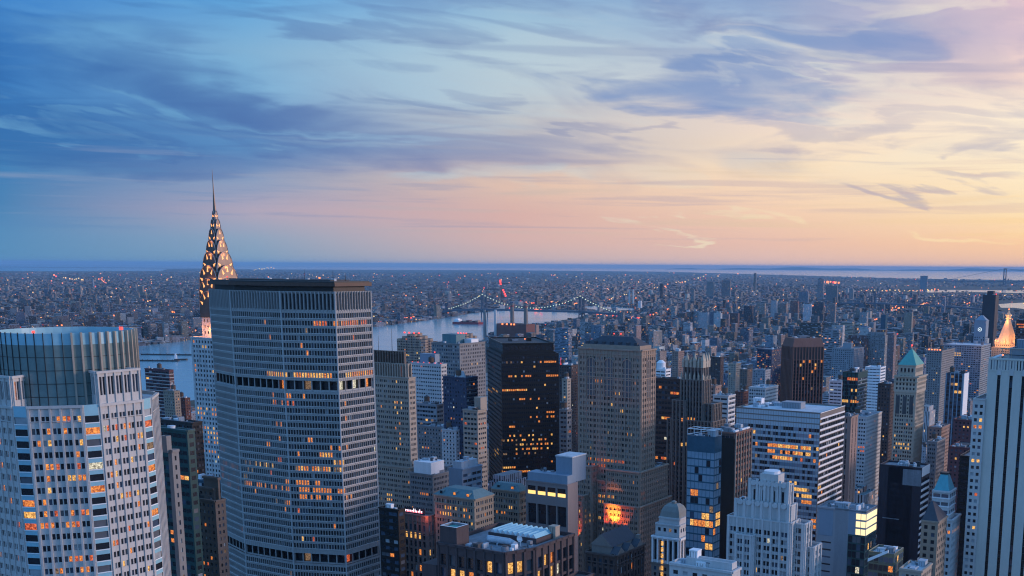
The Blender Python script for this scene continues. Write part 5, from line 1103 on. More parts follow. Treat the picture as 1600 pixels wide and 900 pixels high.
# ---- buildings of the middle distance: kind, label, left, corner, right, top, distance, wall, north wall, west wall, lit, roof
WN = dict(bw=2.4, mar=.4, wins=[(.16, .84)], fh=3.5, zf=(.25, .72), rec=.25)
TAB = [
 ('green_glass_block', 'dark green glass block with a pale rounded roof edge, behind the slim grey tower', 232, 292, 304, 672, 500, 'green_glass_wall', v(STRIPE, rec=.06, span='green_glass_wall', mixw=(.9, .1, 0, 0)), v(STRIPE, rec=.06), .01, 'roof_pale', [(272, 708, 302, 718, .95, 'y'), (272, 745, 296, 754, .95, 'yo')]),
 ('slim_grey_tower', 'slim grey stone tower with one column of yellow lit windows, beside the crown tower', 262, 268, 279, 703, 400, 'grey_stone', v(PAIR, bw=3.), v(PAIR, bw=2.5, wins=[(.2, .75)], fh=3.4), .01, 'roof_grey', [(268, 785, 274, 900, .75, 'yo')]),
 ('brown_setback_building', 'brown brick building with stepped roof terraces, wedged against the eight-sided tower', 276, 336, 352, 782, 520, 'brown_stone', v(APT, bw=2.9), v(APT, bw=2.9), .05, 'roof_grey', [(289, 826, 315, 838, .6, 'y'), (315, 817, 330, 826, .6, 'yo'), (292, 868, 332, 884, .45, 'or')]),
 ('maroon_striped_tower', 'maroon brick tower with white floor bands beside the river', 226, 264, 271, 578, 1250, 'maroon', v(STRIPE, bw=6, band=(.6, .2, 1, 'pale_granite'), zf=(.2, .75)), v(STRIPE, bw=6, band=(.6, .2, 1, 'pale_granite'), zf=(.2, .75)), .01, 'red_roof', []),
 ('small_brick_tower', 'small red brick apartment tower near the river, seen past the crown tower', 271, 289, 297, 622, 1300, 'red_brick', APT, APT, .06, 'roof_grey', []),
 ('small_tan_tower', 'small tan apartment building beside the maroon banded tower', 255, 272, 281, 611, 1230, 'tan_brick', APT, APT, .02, 'roof_grey', []),
 ('low_blue_building', 'low blue-grey building with a slanted white roof, behind the slim grey tower', 246, 300, 316, 660, 700, 'dark_metal', WN, WN, .04, 'roof_grey', []),
 ('glass_wedge_building', 'small blue glass building below the needle-spired skyscraper', 296, 334, 352, 752, 650, 'blue_glass', STRIPE, STRIPE, .0, 'roof_pale', []),
 ('grey_office_slab', 'wide blue-grey office slab with a low green roof house, by the river', 674, 718, 758, 537, 1150, 'grey_stone', v(OFF, bw=3, mixw=(.3, .4, .1, .2)), v(OFF, bw=3, wins=[(.3, .8)]), .01, 'roof_grey', [(732, 566, 750, 570, .5, 'y')]),
 ('speckled_hotel', 'pale office slab with a row of red lamps along its roof edge', 642, 689, 698, 569, 1020, 'white_stone', v(WN, bw=2.6, zf=(.35, .72), mixw=(.55, .25, .1, .1)), v(WN, bw=2.6), .02, 'roof_grey', [(660, 628, 696, 645, .3, 'y')]),
 ('navy_apartment_tower', 'dark blue apartment tower with balconies, before the grey office slab', 692, 728, 746, 590, 930, 'navy', v(APT, bw=2.8, mixw=(.5, .35, .05, .1)), v(APT, bw=2.8, wins=[(.1, .9)], band=(.3, .7, 1, 'grey_stone')), .07, 'roof_grey', [(727, 595, 746, 602, .4, 'o'), (727, 615, 746, 628, .35, 'oy')]),
 ('balcony_apartment_tower', 'beige apartment tower with dark balcony rows, close beside the black glass tower', 723, 746, 760, 641, 860, 'tan_stone', v(STRIPE, bw=3.2, wins=[(.08, .9)], zf=(.25, .72), rec=.8), v(STRIPE, bw=2.6, wins=[(.15, .85)], zf=(.3, .72)), .02, 'roof_grey', [(742, 692, 760, 705, .25, 'r'), (724, 658, 732, 666, .6, 'r'), (748, 660, 760, 668, .5, 'r')]),
 ('dark_narrow_block', 'black narrow office block standing against the eight-sided tower', 592, 622, 632, 796, 590, 'black_metal', v(STRIPE, rec=.08), v(STRIPE, rec=.08), .02, 'roof_pale', [(600, 890, 612, 900, .5, 'o')]),
 ('white_topped_block', 'grey stone block with a white machine house on its roof, behind the lit roof sign', 640, 676, 704, 742, 740, 'grey_stone', v(PAIR, bw=3.1), v(PAIR, bw=3.1), .02, 'roof_grey', [(656, 769, 674, 776, .8, 'o')]),
 ('brick_midrise_block', 'brown-grey block of many small windows with a dark roof house, behind the hotel roofs', 676, 712, 742, 738, 800, 'brown_grey', APT, APT, .02, 'roof_dark', []),
 ('blue_machine_tower', 'blue-grey tower with louvred roof machinery, above the green hipped roof', 701, 722, 753, 733, 700, 'blue_panel', None, v(STRIPE, bw=5, top=3), .0, 'roof_pale', []),
 ('low_terrace_block', 'low apartment block with stepped terraces, between the tan slab and the navy tower', 652, 694, 716, 668, 950, 'grey_stone', v(APT, band=(.3, .4, 1)), v(APT, band=(.3, .4, 1)), .07, 'roof_grey', []),
 ('white_terrace_block', 'white apartment block with terraces below the navy tower', 690, 712, 727, 672, 930, 'white_stone', v(APT, band=(.3, .4, 1)), APT, .02, 'roof_pale', []),
 ('dim_glass_block', 'dim grey glass block below the pale slab with red lamps', 650, 682, 693, 632, 985, 'grey_panel', STRIPE, STRIPE, .10, 'roof_dark', []),
 ('red_topped_tower', 'pink-brown apartment tower with a red lamp on top, beyond the hip-roofed tower', 1050, 1060, 1069, 549, 1750, 'pink_brick', APT, APT, .02, 'roof_grey', []),
 ('white_tank_building', 'white banded building with a domed white tank, beyond the hip-roofed tower', 1024, 1040, 1048, 577, 1350, 'white_paint', v(STRIPE, bw=5, zf=(.3, .7)), v(STRIPE, bw=5, zf=(.3, .7)), .01, 'white_paint', []),
 ('white_stepped_block', 'white slatted block with a stepped side, beyond the blue glass tower', 1114, 1138, 1149, 618, 900, 'white_stone', v(STRIPE, bw=5, zf=(.35, .75)), v(STRIPE, bw=3, band=(.6, .2, 1, 'white_paint')), .02, 'roof_pale', []),
 ('brown_loft_building', 'pinkish brown loft building with a green cornice roof, beside the gothic crown', 1108, 1118, 1127, 603, 930, 'pink_brick', APT, APT, .02, 'copper_green', []),
 ('white_gridded_block', 'white gridded office block beyond the banded office block', 1170, 1196, 1216, 606, 1150, 'white_stone', v(WN, pier=(.6, .3, 1)), WN, .03, 'roof_pale', []),
 ('teal_roofed_lowrise', 'brick low block with a teal roof beyond the white slatted block', 1148, 1162, 1174, 612, 1300, 'red_brick', APT, APT, .08, 'teal_roof', []),
 ('blue_grid_block', 'blue gridded apartment block with many lit windows, among the low streets', 1183, 1206, 1222, 546, 1900, 'navy', v(APT, wins=[(.15, .85)]), APT, .3, 'roof_grey', []),
 ('white_warehouse_block', 'white banded block with bright flat roofs beside the dark green tower', 1296, 1316, 1322, 595, 1300, 'white_paint', v(STRIPE, bw=5, zf=(.3, .7), mixw=(.3, .6, .05, .05)), STRIPE, .01, 'roof_pale', []),
 ('white_slanted_block', 'bright white block with a rounded corner beyond the dark green tower', 1352, 1376, 1384, 574, 1450, 'white_paint', v(STRIPE, bw=5, zf=(.4, .7), mixw=(.3, .6, .05, .05)), STRIPE, .02, 'roof_pale', []),
 ('wide_apartment_slab', 'wide grey-blue apartment slab with vertical strips, beyond the white banded block', 1300, 1334, 1350, 545, 1750, 'grey_panel', v(APT, pier=(1., .5, 2)), v(APT, pier=(1., .5, 2)), .02, 'roof_grey', []),
 ('blue_sided_building', 'office building with a navy front and a white gridded side, beyond the banded office block', 1322, 1354, 1378, 651, 1000, 'white_stone', v(WN, lit=.03), v(WN, bw=2.8, wins=[(.25, .75)]), .02, 'roof_grey', [(1345, 698, 1352, 706, .6, 'r')]),
 ('brown_twin_piers', 'brown building of twin tall piers just behind the banded office block', 1316, 1330, 1341, 651, 860, 'pink_brick', dict(bw=6, wins=[(.4, .6)], fh=4, zf=(0.05, .95), rec=.6), dict(bw=6, wins=[(.4, .6)], fh=4, zf=(.05, .95), rec=.6), .0, 'roof_grey', []),
 ('dark_park_block', 'dark brick block between the white gridded side and the green pyramid tower', 1372, 1392, 1400, 600, 1150, 'dark_brick', APT, APT, .02, 'roof_dark', []),
 ('blue_strip_tower', 'slim tower with blue glass strips and one white edge, right of the green pyramid', 1478, 1506, 1513, 584, 1130, 'blue_strip', dict(bw=4.4, wins=[(.12, .88)], fh=3.8, zf=(.15, .85), rec=.4, pier=(1., .6, 1, 'blue_panel'), mixw=(.6, .35, 0, .05), lit=.02), None, .02, 'roof_grey', [(1490, 596, 1500, 601, .9, 'y'), (1488, 609, 1500, 614, .9, 'y')]),
 ('plum_brick_block', 'plum brick loft block with a few yellow windows, before the slim blue-strip tower', 1483, 1520, 1536, 700, 860, 'maroon', v(APT, wins=[(.25, .7)], mixw=(.6, .3, .05, .05)), APT, .04, 'roof_dark', [(1492, 714, 1515, 722, .5, 'y')]),
 ('upper_plum_block', 'taller plum brick block with two yellow windows, under the slim blue-strip tower', 1490, 1524, 1540, 657, 960, 'maroon', APT, APT, .02, 'roof_dark', [(1494, 666, 1516, 672, .6, 'y')]),
 ('pink_loft_building', 'pinkish masonry loft building beside the green pyramid tower', 1450, 1471, 1484, 668, 1000, 'pink_brick', APT, APT, .01, 'roof_grey', []),
 ('ribbed_grey_building', 'grey ribbed masonry building in front of the pinkish loft building', 1449, 1464, 1477, 690, 920, 'grey_stone', v(PAIR, pier=(.7, .4, 1)), v(PAIR, pier=(.7, .4, 1)), .01, 'roof_grey', []),
 ('beige_corner_building', 'small beige building with two yellow windows behind the black office block', 1380, 1392, 1400, 758, 720, 'tan_stone', v(PAIR, bw=3), None, .1, 'roof_grey', []),
 ('beige_low_building', 'low beige building with cluttered blue-white roof plant, below the black office block', 1405, 1440, 1456, 892, 470, 'tan_stone', PAIR, PAIR, .02, 'roof_pale', []),
 ('long_office_block', 'long blue-white office block with even windows, before the clock tower', 1476, 1534, 1548, 540, 1850, 'blue_panel', v(WN, bw=4, pier=(1., .5, 1)), v(WN, bw=4), .03, 'roof_pale', [(1482, 551, 1502, 556, .9, 'y')]),
 ('grey_lamp_lit_block', 'dark grey block with a bright row of lamps on its roof', 1448, 1472, 1492, 548, 1600, 'grey_stone', APT, APT, .04, 'roof_dark', []),
 ('edge_dark_tower', 'dark tower with one orange band, at the far end beyond the gilded pyramid', 1588, 1606, 1630, 500, 1700, 'dark_brick', STRIPE, STRIPE, .02, 'roof_dark', [(1588, 505, 1604, 512, .9, 'or')]),
 ('distant_dark_tower', 'distant dark slab tower rising above the streets near the harbour', 1536, 1556, 1561, 461, 3300, 'violet_black', None, None, .0, 'roof_dark', []),
 ('blue_needle_tower', 'distant slim blue glass tower, alone among low roofs', 1377, 1384, 1387, 492, 2900, 'blue_glass', None, None, .0, 'roof_dark', []),
 ('grey_box_block', 'grey box block with pale sides rising behind the gothic crown', 1098, 1108, 1116, 602, 1500, 'grey_stone', APT, APT, .02, 'roof_grey', []),
 ('dark_ridge_block', 'dark brown apartment slab beyond the gothic crown', 1108, 1126, 1131, 558, 2000, 'dark_brick', APT, APT, .02, 'roof_grey', []),
 ('tan_cap_tower', 'tan apartment tower with a pale cap, beyond the white slatted block', 1138, 1150, 1158, 568, 1700, 'tan_stone', APT, APT, .02, 'roof_pale', []),
 ('brown_cap_tower', 'brown apartment tower beside the tan one with a pale cap', 1156, 1168, 1176, 577, 1650, 'brown_stone', APT, APT, .03, 'roof_grey', []),
 ('beige_rooftop_block', 'beige block with bulky roof houses directly behind the gothic pinnacles', 1078, 1094, 1104, 580, 1250, 'pink_brick', APT, APT, .03, 'roof_pale', []),
 ('grey_hollow_block', 'grey office block with a dark recess in its front, beyond the brown ribbed tower', 1176, 1196, 1204, 578, 1500, 'grey_panel', APT, APT, .02, 'roof_grey', []),
 ('beige_narrow_tower', 'narrow beige tower left of the hip-roofed tower', 878, 886, 892, 592, 1150, 'tan_stone', APT, APT, .02, 'roof_grey', []),
 ('grey_terrace_tower', 'grey apartment tower with round balconies, between the black tower and the hip-roofed tower', 874, 886, 893, 640, 900, 'grey_stone', v(STRIPE, bw=3, band=(.4, .5, 1)), STRIPE, .04, 'roof_grey', []),
 ('dark_wide_block', 'dark wide block with a mast bearing one red lamp', 866, 893, 905, 571, 1350, 'dark_brick', APT, APT, .02, 'roof_grey', []),
 ('riverside_plant', 'long dark red brick power plant with two tall stacks on the river bank', 776, 822, 836, 507, 3900, 'red_brick', None, None, .0, 'roof_dark', []),
 ('pink_riverside_slab', 'pale red brick slab beside the power plant', 836, 838, 842, 508, 3700, 'pink_brick', None, None, .0, 'roof_grey', []),
]
HB = {}
for (nm, lb, xl, xc, xr, yc, Y, wl, nf, wf, lt, rf, zn) in TAB:
    B = boxb(nm, lb, xl, xc, xr, yc, Y, wl, nf, wf, clut=5 if Y < 1500 else 2, roof=rf, lit=lt, zones=zn, big=4.5 if Y < 1500 else 7, nind=100 if Y < 1200 else 40)
    HB[nm] = B; w, d, h = B.w, B.d, B.h
    if nm == 'slim_grey_tower':
        B.tier(rect(-w/2+1, w/2-4, -d/2+1, d/2-4), h-1, h+5, [None]*4, 'roof_grey')
    if nm == 'brown_setback_building':
        B.tier(rect(-w/2+5, w/2-4, -d/2+3, d/2-2), h-1, h+5, [APT, APT, None, None], 'roof_grey'); B.tier(rect(w/2-12, w/2-2, -d/2+5, d/2-2), h-1, h+10, [None]*4, 'roof_pale')
        B.tier(rect(-w/2-2, -w/2+7, -d/2-3, d/2), 0, h-5, [APT, APT, None, None], 'roof_grey')
    if nm == 'green_glass_block':
        k = MB(); k.prism(ngon(0, 0, min(w, d)*.42, 20), h-1, h+.8, 'roof_pale'); k.build('round_roof', B.root); B.mast(-w/2+2, -d/2+2, h-1, 9, .3, 'white_paint')
    if nm == 'grey_office_slab': B.unit(-w*.12, -2, h-1, w*.5, d*.35, 9, 'green_roof', 'roof_house'); B.unit(w/2-8, d*.2, h-1, 9, 12, 4, 'white_paint', 'roof_house')
    if nm == 'speckled_hotel':
        B.unit(-2, 4, h-1, w*.5, d*.8, 9, 'blue_panel', 'roof_house')
        for i in range(6): B.beacon(-w/2+1+(w-2)*i/5, -d/2+1, h-1, 'lamp_red', .42)
        B.beacon(4, 4, h+8, 'lamp_red', .6)
    if nm == 'navy_apartment_tower': k = MB(); k.prism(ngon(0, 0, 5, 16), h-1, h+4, 'roof_pale', top=ngon(0, 0, 3, 16)); k.build('roof_tank', B.root); B.mast(-6, 0, h-1, 9)
    if nm == 'balcony_apartment_tower': B.unit(w/2-4, d/2-2, h-1, 6, 8, 10, 'tan_stone', 'roof_house')
    if nm == 'white_topped_block':
        k = MB(); k.box(-w/2+2, w/2-3, -d/2+2, d/2-3, h-1, h+7.5, 'white_paint'); k.build('machine_house', B.root); B.clutter(-w/2+3, w/2-4, -d/2+3, d/2-4, h+7.5, 6, 4)
    if nm == 'blue_machine_tower':
        k = MB(); k.box(-w/2+2, w/2-2, -d/2+2, d/2-2, h-1, h+4, 'unit_metal'); k.build('machine_house', B.root); B.clutter(-w/2+3, w/2-3, -d/2+3, d/2-3, h+4, 5, 3)
    if nm == 'white_stepped_block':
        for i in range(5): B.tier(rect(-w/2-3*(i+1), -w/2-3*i-.01, -d/2, d/2), 0, h-9*(i+1), [v(STRIPE, bw=3), None, None, None], 'roof_pale')
    if nm == 'white_tank_building': k = MB(); k.prism(ngon(-w*.2, 0, 5.5, 20), h-1, h+7, 'white_paint'); k.prism(ngon(-w*.2, 0, 5.5, 20), h+7, h+10, 'white_paint', top=ngon(-w*.2, 0, 2.2, 20)); k.build('domed_tank', B.root)
    if nm == 'blue_strip_tower': B.wall.box(w/2-.02, w/2+.8, -d/2, d/2, 0, h, 'white_paint')
    if nm == 'blue_sided_building': B.wall.box(-w/2+.01, w/2-.01, -d/2-.35, -d/2-.25, 0, h-2, 'navy') if False else None
    if nm == 'wide_apartment_slab': B.unit(0, 0, h-1, 14, 10, 8, 'grey_panel', 'roof_house')
    if nm == 'distant_dark_tower': B.unit(0, 0, h-1, w*.5, d*.5, 12, 'violet_black', 'roof_house')
    if nm == 'grey_lamp_lit_block':
        for i in range(5): B.beacon(-w/2+3+(w-6)*i/4, -d/2+1, h-1, 'lamp_orange', 1.)
    if nm == 'red_topped_tower': B.beacon(0, 0, h, 'lamp_orange', 1.)
    if nm == 'dark_wide_block': B.mast(-w/2+4, 0, h-1, 9, .3, 'lamp_red')
    if nm == 'riverside_plant':
        for x, hh in ((-w*.12, 88), (w*.34, 86)):
            k = MB(); k.prism(ngon(x, 0, 8, 14), 0, hh+40, 'brown_grey', top=ngon(x, 0, 6.5, 14)); k.prism(ngon(x, 0, 6.7, 14), hh+30, hh+34, 'red_roof'); k.build('smokestack', B.root)
        for x in (-w*.3, -w*.15, 0, w*.1): B.beacon(x, -d/2, h-5, 'lamp_orange', 3.)
    if Y > 860 and nm not in ('distant_dark_tower', 'riverside_plant', 'blue_needle_tower', 'white_tank_building') and B.r.random() < .6: B.tank(B.r.uniform(-w/4, w/4), B.r.uniform(-d/4, d/4), h-1, 2.4, 4)
    done(B)

# ---- twin scalloped brown towers by the river
for (nm_l, xc, yt, Y, hw, r_) in (('larger of two clustered brown brick towers of round bays by the river', 652, 518, 1350, 22, 4.6), ('smaller of two clustered brown brick towers of round bays by the river', 729, 519, 1650, 15, 4.6)):
    o = pt(xc, yt, Y); B = Bld('round_bayed_tower', nm_l, o[0], o[1], wall='brown_warm', lit=.05, cat='apartment tower'); h = o[2]
    AP = dict(bw=2.4, mar=.05, wins=[(.15, .85)], fh=3.1, zf=(.3, .75), rec=.2, lit=.06, cornice=())
    n = 5 if hw > 20 else 4
    for i in range(n):
        for j in range(3):
            x = (-1 + 2*i/(n-1))*hw*.72; y = (j-1)*9.5; hh = h - abs(j-0.6)*4 - (i % 2)*3 - (6 if i in (0, n-1) else 0)
            B.tier(ngon(x, y, r_*1.35, 8, pi/8), 0, hh, [AP if j == 0 or i == n-1 else None], 'roof_dark')
    for i in range(4): B.beacon(-hw*.5+i*hw*.33, -10, h-3, 'lamp_red', 1.)
    B.finish(60, (xc-28, xc+26, yt, Y))

# ---- gilded pyramid and clock tower
def gilded():
    o = pt(1573, 538, 1800); B = Bld('gilded_pyramid_tower', 'floodlit golden pyramid spire of a stone tower behind the black-striped tower', o[0], o[1], wall='tan_stone', lit=.1)
    h = o[2]; B.tier(rect(-19, 19, -19, 19), 0, h-4, [APT, APT, None, None], 'roof_grey'); B.tier(rect(-15, 15, -15, 15), h-5, h+2, [APT, APT, None, None], 'roof_grey', wm='gold_stone')
    k = MB(); k.prism(ngon(0, 0, 16.5, 8, pi/8), h+1, h+40, 'gold_stone', top=ngon(0, 0, 2.8, 8, pi/8)); k.build('pyramid_roof', B.root)
    k = MB(); k.prism(ngon(0, 0, 3.8, 8, pi/8), h+40, h+46, 'gold_stone'); k.cone(ngon(0, 0, 3.4, 8, pi/8), h+46, h+54, 'gold_stone'); k.build('lantern', B.root)
    for q_ in ((-17, -17), (0, -18), (17, -17), (18, 0), (17, 17), (-18, 0)):
        k = MB(); k.prism(ngon(q_[0]*.84, q_[1]*.84, 1.6, 8), h+1, h+6, 'gold_stone'); k.cone(ngon(q_[0]*.84, q_[1]*.84, 1.6, 8), h+6, h+9.5, 'gold_stone'); k.build('corner_turret', B.root)
        l = bpy.data.lights.new('floodlight', 'POINT'); l.energy = 19000; l.color = (1, .46, .20); l.shadow_soft_size = 1.; lo = bpy.data.objects.new('floodlight', l); COL.objects.link(lo); lo.parent = B.root; lo.location = (q_[0]*1.6, q_[1]*1.6, h+8)
    l = bpy.data.lights.new('floodlight', 'POINT'); l.energy = 9000; l.color = (1, .35, .12); lo = bpy.data.objects.new('floodlight', l); COL.objects.link(lo); lo.parent = B.root; lo.location = (-3, -10, h+38)
    for k_ in range(16): B.beacon(17.2*cos(k_*pi/8), 17.2*sin(k_*pi/8), h+(1.5 if k_ % 2 else 4), 'lamp_orange' if k_ % 3 else 'lamp_warm', .9)
    for k_ in range(8): B.beacon(4.2*cos(k_*pi/4), 4.2*sin(k_*pi/4), h+(39 if k_ % 2 else 44), 'lamp_warm', .7)
    B.beacon(0, 0, h+53, 'lamp_orange', 1.); B.finish(100, (1553, 1592, 487, 1800))
gilded()
def clocktower():
    o = pt(1534, 500, 2000); B = Bld('clock_tower', 'tall pale blue stone clock tower with a small lit clock face', o[0], o[1], wall='blue_panel', lit=.01)
    h = o[2]; B.tier(rect(-10, 10, -10, 10), 0, h, [dict(bw=4, wins=[(.25, .75)], fh=4, zf=(.2, .8), rec=.4, top=28), dict(bw=4, wins=[(.25, .75)], fh=4, zf=(.2, .8), rec=.4, top=28), None, None], 'roof_grey')
    k = MB(); k.prism(rect(-9.5, 9.5, -9.5, 9.5), h, h+8, 'blue_panel', top=rect(-2, 2, -2, 2)); k.build('pyramid_roof', B.root)
    k = MB()
    for (rr, m_, e) in ((3.3, 'lamp_white', 10.1), (2.5, 'navy', 10.2), (.9, 'lamp_white', 10.3)):
        i0 = len(k.v); k.v += [(rr*cos(2*pi*i/24), -e, h-16+rr*sin(2*pi*i/24)) for i in range(24)]; k.f.append(tuple(i0+i for i in range(24))); k.m.append(k.mi(m_))
    k.build('clock_face', B.root); B.finish(60, (1524, 1546, 490, 2000))
clocktower()
def redroofs():
    for i, (px, py, lb) in enumerate(((1322, 739, 'small brick house with a steep red roof, upper of three beside the banded block'), (1326, 752, 'small brick house with a steep red roof, middle of three beside the banded block'), (1338, 768, 'small brick house with a wide red roof, lowest of three beside the banded block'))):
        Y = (1130, 1090, 1000)[i]; o = pt(px, py, Y); k = empty('red_roofed_house', (o[0], o[1], 0), GA, lb, 'house', 'red-roofed houses')
        w_ = MB(); w_.box(-7, 7, -6, 6, 0, o[2]-6, 'red_brick'); w_.build('wall', k); r_ = MB(); r_.prism(rect(-7.6, 7.6, -6.6, 6.6), o[2]-6, o[2]+1, 'red_roof', top=rect(-2, 2, -.5, .5), bottom=True); r_.build('roof', k)
        c_ = MB(); c_.box(3, 4.4, 1, 2.4, o[2]-4, o[2]+2, 'red_brick'); c_.build('chimney', k)
redroofs()

r_l = random.Random(9)
for i, (px, py, Y) in enumerate(((318, 880, 640), (620, 890, 700), (640, 880, 760), (560, 900, 900), (760, 860, 760), (905, 895, 700), (1010, 895, 700), (1030, 860, 760), (1135, 880, 720), (1265, 880, 700), (1340, 800, 1000), (1362, 770, 1060), (1385, 860, 760), (1485, 880, 700), (1505, 760, 900), (290, 700, 900), (665, 700, 1200), (830, 760, 1060))):
    X = (px - CX) / 1800 * Y; lx, ly = X*cos(GA) + Y*sin(GA), -X*sin(GA) + Y*cos(GA)
    ly = 300 + 80.5 * round((ly - 300) / 80.5) + 5.5; X, Yw = lx*cos(GA) - ly*sin(GA), lx*sin(GA) + ly*cos(GA)
    o = empty('canyon_fill_lamp', (X, Yw, .16), GA, 'added orange fill lamp on a slim pole deep in the street canyons', 'fill lamp', 'added fill lamps between the towers')
    k = MB(); k.rod((0, 0, 0), (0, 0, 8), .12, 'dark_metal', 6); k.rod((0, 0, 8), (0, 1.8, 8.6), .08, 'dark_metal', 5); k.build('pole', o)
    k = MB(); k.box(-.3, .3, 1.5, 2.3, 8.4, 8.65, 'lamp_warm', True); k.build('lamp_head', o)
    l = bpy.data.lights.new('lamp', 'POINT'); l.energy = 16000; l.color = (1, .38, .12); l.shadow_soft_size = .5; lo = bpy.data.objects.new('lamp', l); COL.objects.link(lo); lo.parent = o; lo.location = (0, 2, 8)  # orange lamps added in the canyons to throw warm light up the lower walls
stone('blue_steel', (.10, .12, .16), .2, .6); glow('lamp_pearl', (.85, 1., .72), 1.3)
stone('red_hull', (.28, .05, .05), .2)
stone('wake', (.6, .65, .7), .5)

# ================================================================ BRIDGES, SHIPS
def bridge(label, T, base_h, tower_h, deck_z, lamps, wid=36, col='blue_steel'):
    """T: four ground points along the deck: anchorage, tower, tower, anchorage"""
    root = empty('suspension_bridge', (T[1][0], T[1][1], 0), 0, label, 'bridge'); ox, oy = T[1]
    L = lambda p, z: (p[0]-ox, p[1]-oy, z)
    dxy = (T[2][0]-T[1][0], T[2][1]-T[1][1]); n = math.hypot(*dxy); u = (dxy[0]/n, dxy[1]/n); s = (-u[1], u[0])
    for t_ in (T[1], T[2]):
        k = MB()
        for sg in (-1, 1):
            p = (t_[0]+s[0]*sg*wid/2, t_[1]+s[1]*sg*wid/2)
            for q_ in (-5, 5): k.rod(L((p[0]+u[0]*q_*1.4, p[1]+u[1]*q_*1.4), 0), L((p[0]+u[0]*q_*.6, p[1]+u[1]*q_*.6), tower_h), 3.2, col, 4)
            for zq in (tower_h*.25, tower_h*.6, tower_h*.97): k.rod(L((p[0]-u[0]*6, p[1]-u[1]*6), zq), L((p[0]+u[0]*6, p[1]+u[1]*6), zq), 2.4, col, 4)
        for zq in (tower_h*.28, tower_h*.62, tower_h*.97): k.rod(L((t_[0]-s[0]*wid/2, t_[1]-s[1]*wid/2), zq), L((t_[0]+s[0]*wid/2, t_[1]+s[1]*wid/2), zq), 3, col, 4)
        k.build('tower', root)
    k = MB(); A, D = T[0], T[3]; ext = 500
    def lerp(a, b, f): return (a[0]+(b[0]-a[0])*f, a[1]+(b[1]-a[1])*f)
    line = [(A[0]+(A[0]-T[1][0])*.5, A[1]+(A[1]-T[1][1])*.5), A, T[1], T[2], D, (D[0]+(D[0]-T[2][0])*.6, D[1]+(D[1]-T[2][1])*.6)]
    zz = [8, deck_z-8, deck_z, deck_z, deck_z-8, 8]
    for i in range(5):
        a, b_ = line[i], line[i+1]; P = [(a[0]-s[0]*wid/2, a[1]-s[1]*wid/2), (b_[0]-s[0]*wid/2, b_[1]-s[1]*wid/2), (b_[0]+s[0]*wid/2, b_[1]+s[1]*wid/2), (a[0]+s[0]*wid/2, a[1]+s[1]*wid/2)]
        za, zb = zz[i], zz[i+1]; i0 = len(k.v)
        for dz_ in (0, -9): k.v += [L(P[0], za+dz_), L(P[1], zb+dz_), L(P[2], zb+dz_), L(P[3], za+dz_)]
        km = k.mi(col); k.f += [(i0, i0+1, i0+2, i0+3), (i0+7, i0+6, i0+5, i0+4), (i0, i0+4, i0+5, i0+1), (i0+1, i0+5, i0+6, i0+2), (i0+2, i0+6, i0+7, i0+3), (i0+3, i0+7, i0+4, i0)]; k.m += [km]*6
    k.build('deck', root)
    def cz(a, b_, f, za, zb, sag): return za+(zb-za)*f - sag*4*f*(1-f)
    spans = [(T[0], T[1], deck_z-6, tower_h, 8, 14), (T[1], T[2], tower_h, tower_h, tower_h-deck_z-6, 34), (T[2], T[3], tower_h, deck_z-6, 8, 14)]
    for sg in (-1, 1):
        k = MB(); hg = MB()
        for a, b_, za, zb, sag, nn in spans:
            for i in range(nn):
                f0, f1 = i/nn, (i+1)/nn; p0, p1 = lerp(a, b_, f0), lerp(a, b_, f1); z0, z1 = cz(a, b_, f0, za, zb, sag), cz(a, b_, f1, za, zb, sag)
                o_ = (s[0]*sg*wid/2, s[1]*sg*wid/2)
                k.rod(L((p0[0]+o_[0], p0[1]+o_[1]), z0), L((p1[0]+o_[0], p1[1]+o_[1]), z1), 1.1, col, 4)
                hg.rod(L((p0[0]+o_[0], p0[1]+o_[1]), z0), L((p0[0]+o_[0], p0[1]+o_[1]), deck_z-4), .35, col, 3)
                if lamps and sg == -1:
                    m_ = MB(); P_ = L((p0[0]+o_[0], p0[1]+o_[1]), z0); m_.prism([(P_[0]+2.*cos(q), P_[1]+2.*sin(q)) for q in (0, 1.57, 3.14, 4.71)], z0+.5, z0+4., 'lamp_pearl', bottom=True); m_.build('lamp', root)
        k.build('cable', root); hg.build('hanger', root)
    return root
WA, WB = gnd(757, 496), gnd(909, 500)
du = (WB[0]-WA[0], WB[1]-WA[1])
bridge('suspension bridge strung with pearl lamps over the near bend of the river', [(WA[0]-du[0]*.36, WA[1]-du[1]*.36), WA, WB, (WB[0]+du[0]*.36, WB[1]+du[1]*.36)], 0, 112, 44, True)
MA, MC = gnd(1352, 480), gnd(1430, 487)
MA, MC = gnd(1370, 483.5), gnd(1480, 489)
du = (MC[0]-MA[0], MC[1]-MA[1])
bridge('dim blue suspension bridge among the far streets, without lamps', [(MA[0]-du[0]*.5, MA[1]-du[1]*.5), MA, MC, (MC[0]+du[0]*.5, MC[1]+du[1]*.5)], 0, 100, 42, False)
nt_ = pt(1571, 419.5, 16500); rt_ = empty('harbour_bridge', (nt_[0], nt_[1], 0), 0, 'faint tall-towered bridge far off at the harbour mouth', 'bridge')
k = MB(); TH = nt_[2]
for sg in (-16, 16): k.rod((sg, 0, 0), (sg, 0, TH), 9, 'blue_steel', 4)
for zq in (.4, .97): k.rod((-16, 0, TH*zq), (16, 0, TH*zq), 9, 'blue_steel', 4)
k.build('tower', rt_); k = MB(); k.box(-1500, 2500, -12, 12, 62, 72, 'blue_steel', True); k.build('deck', rt_)
k = MB()
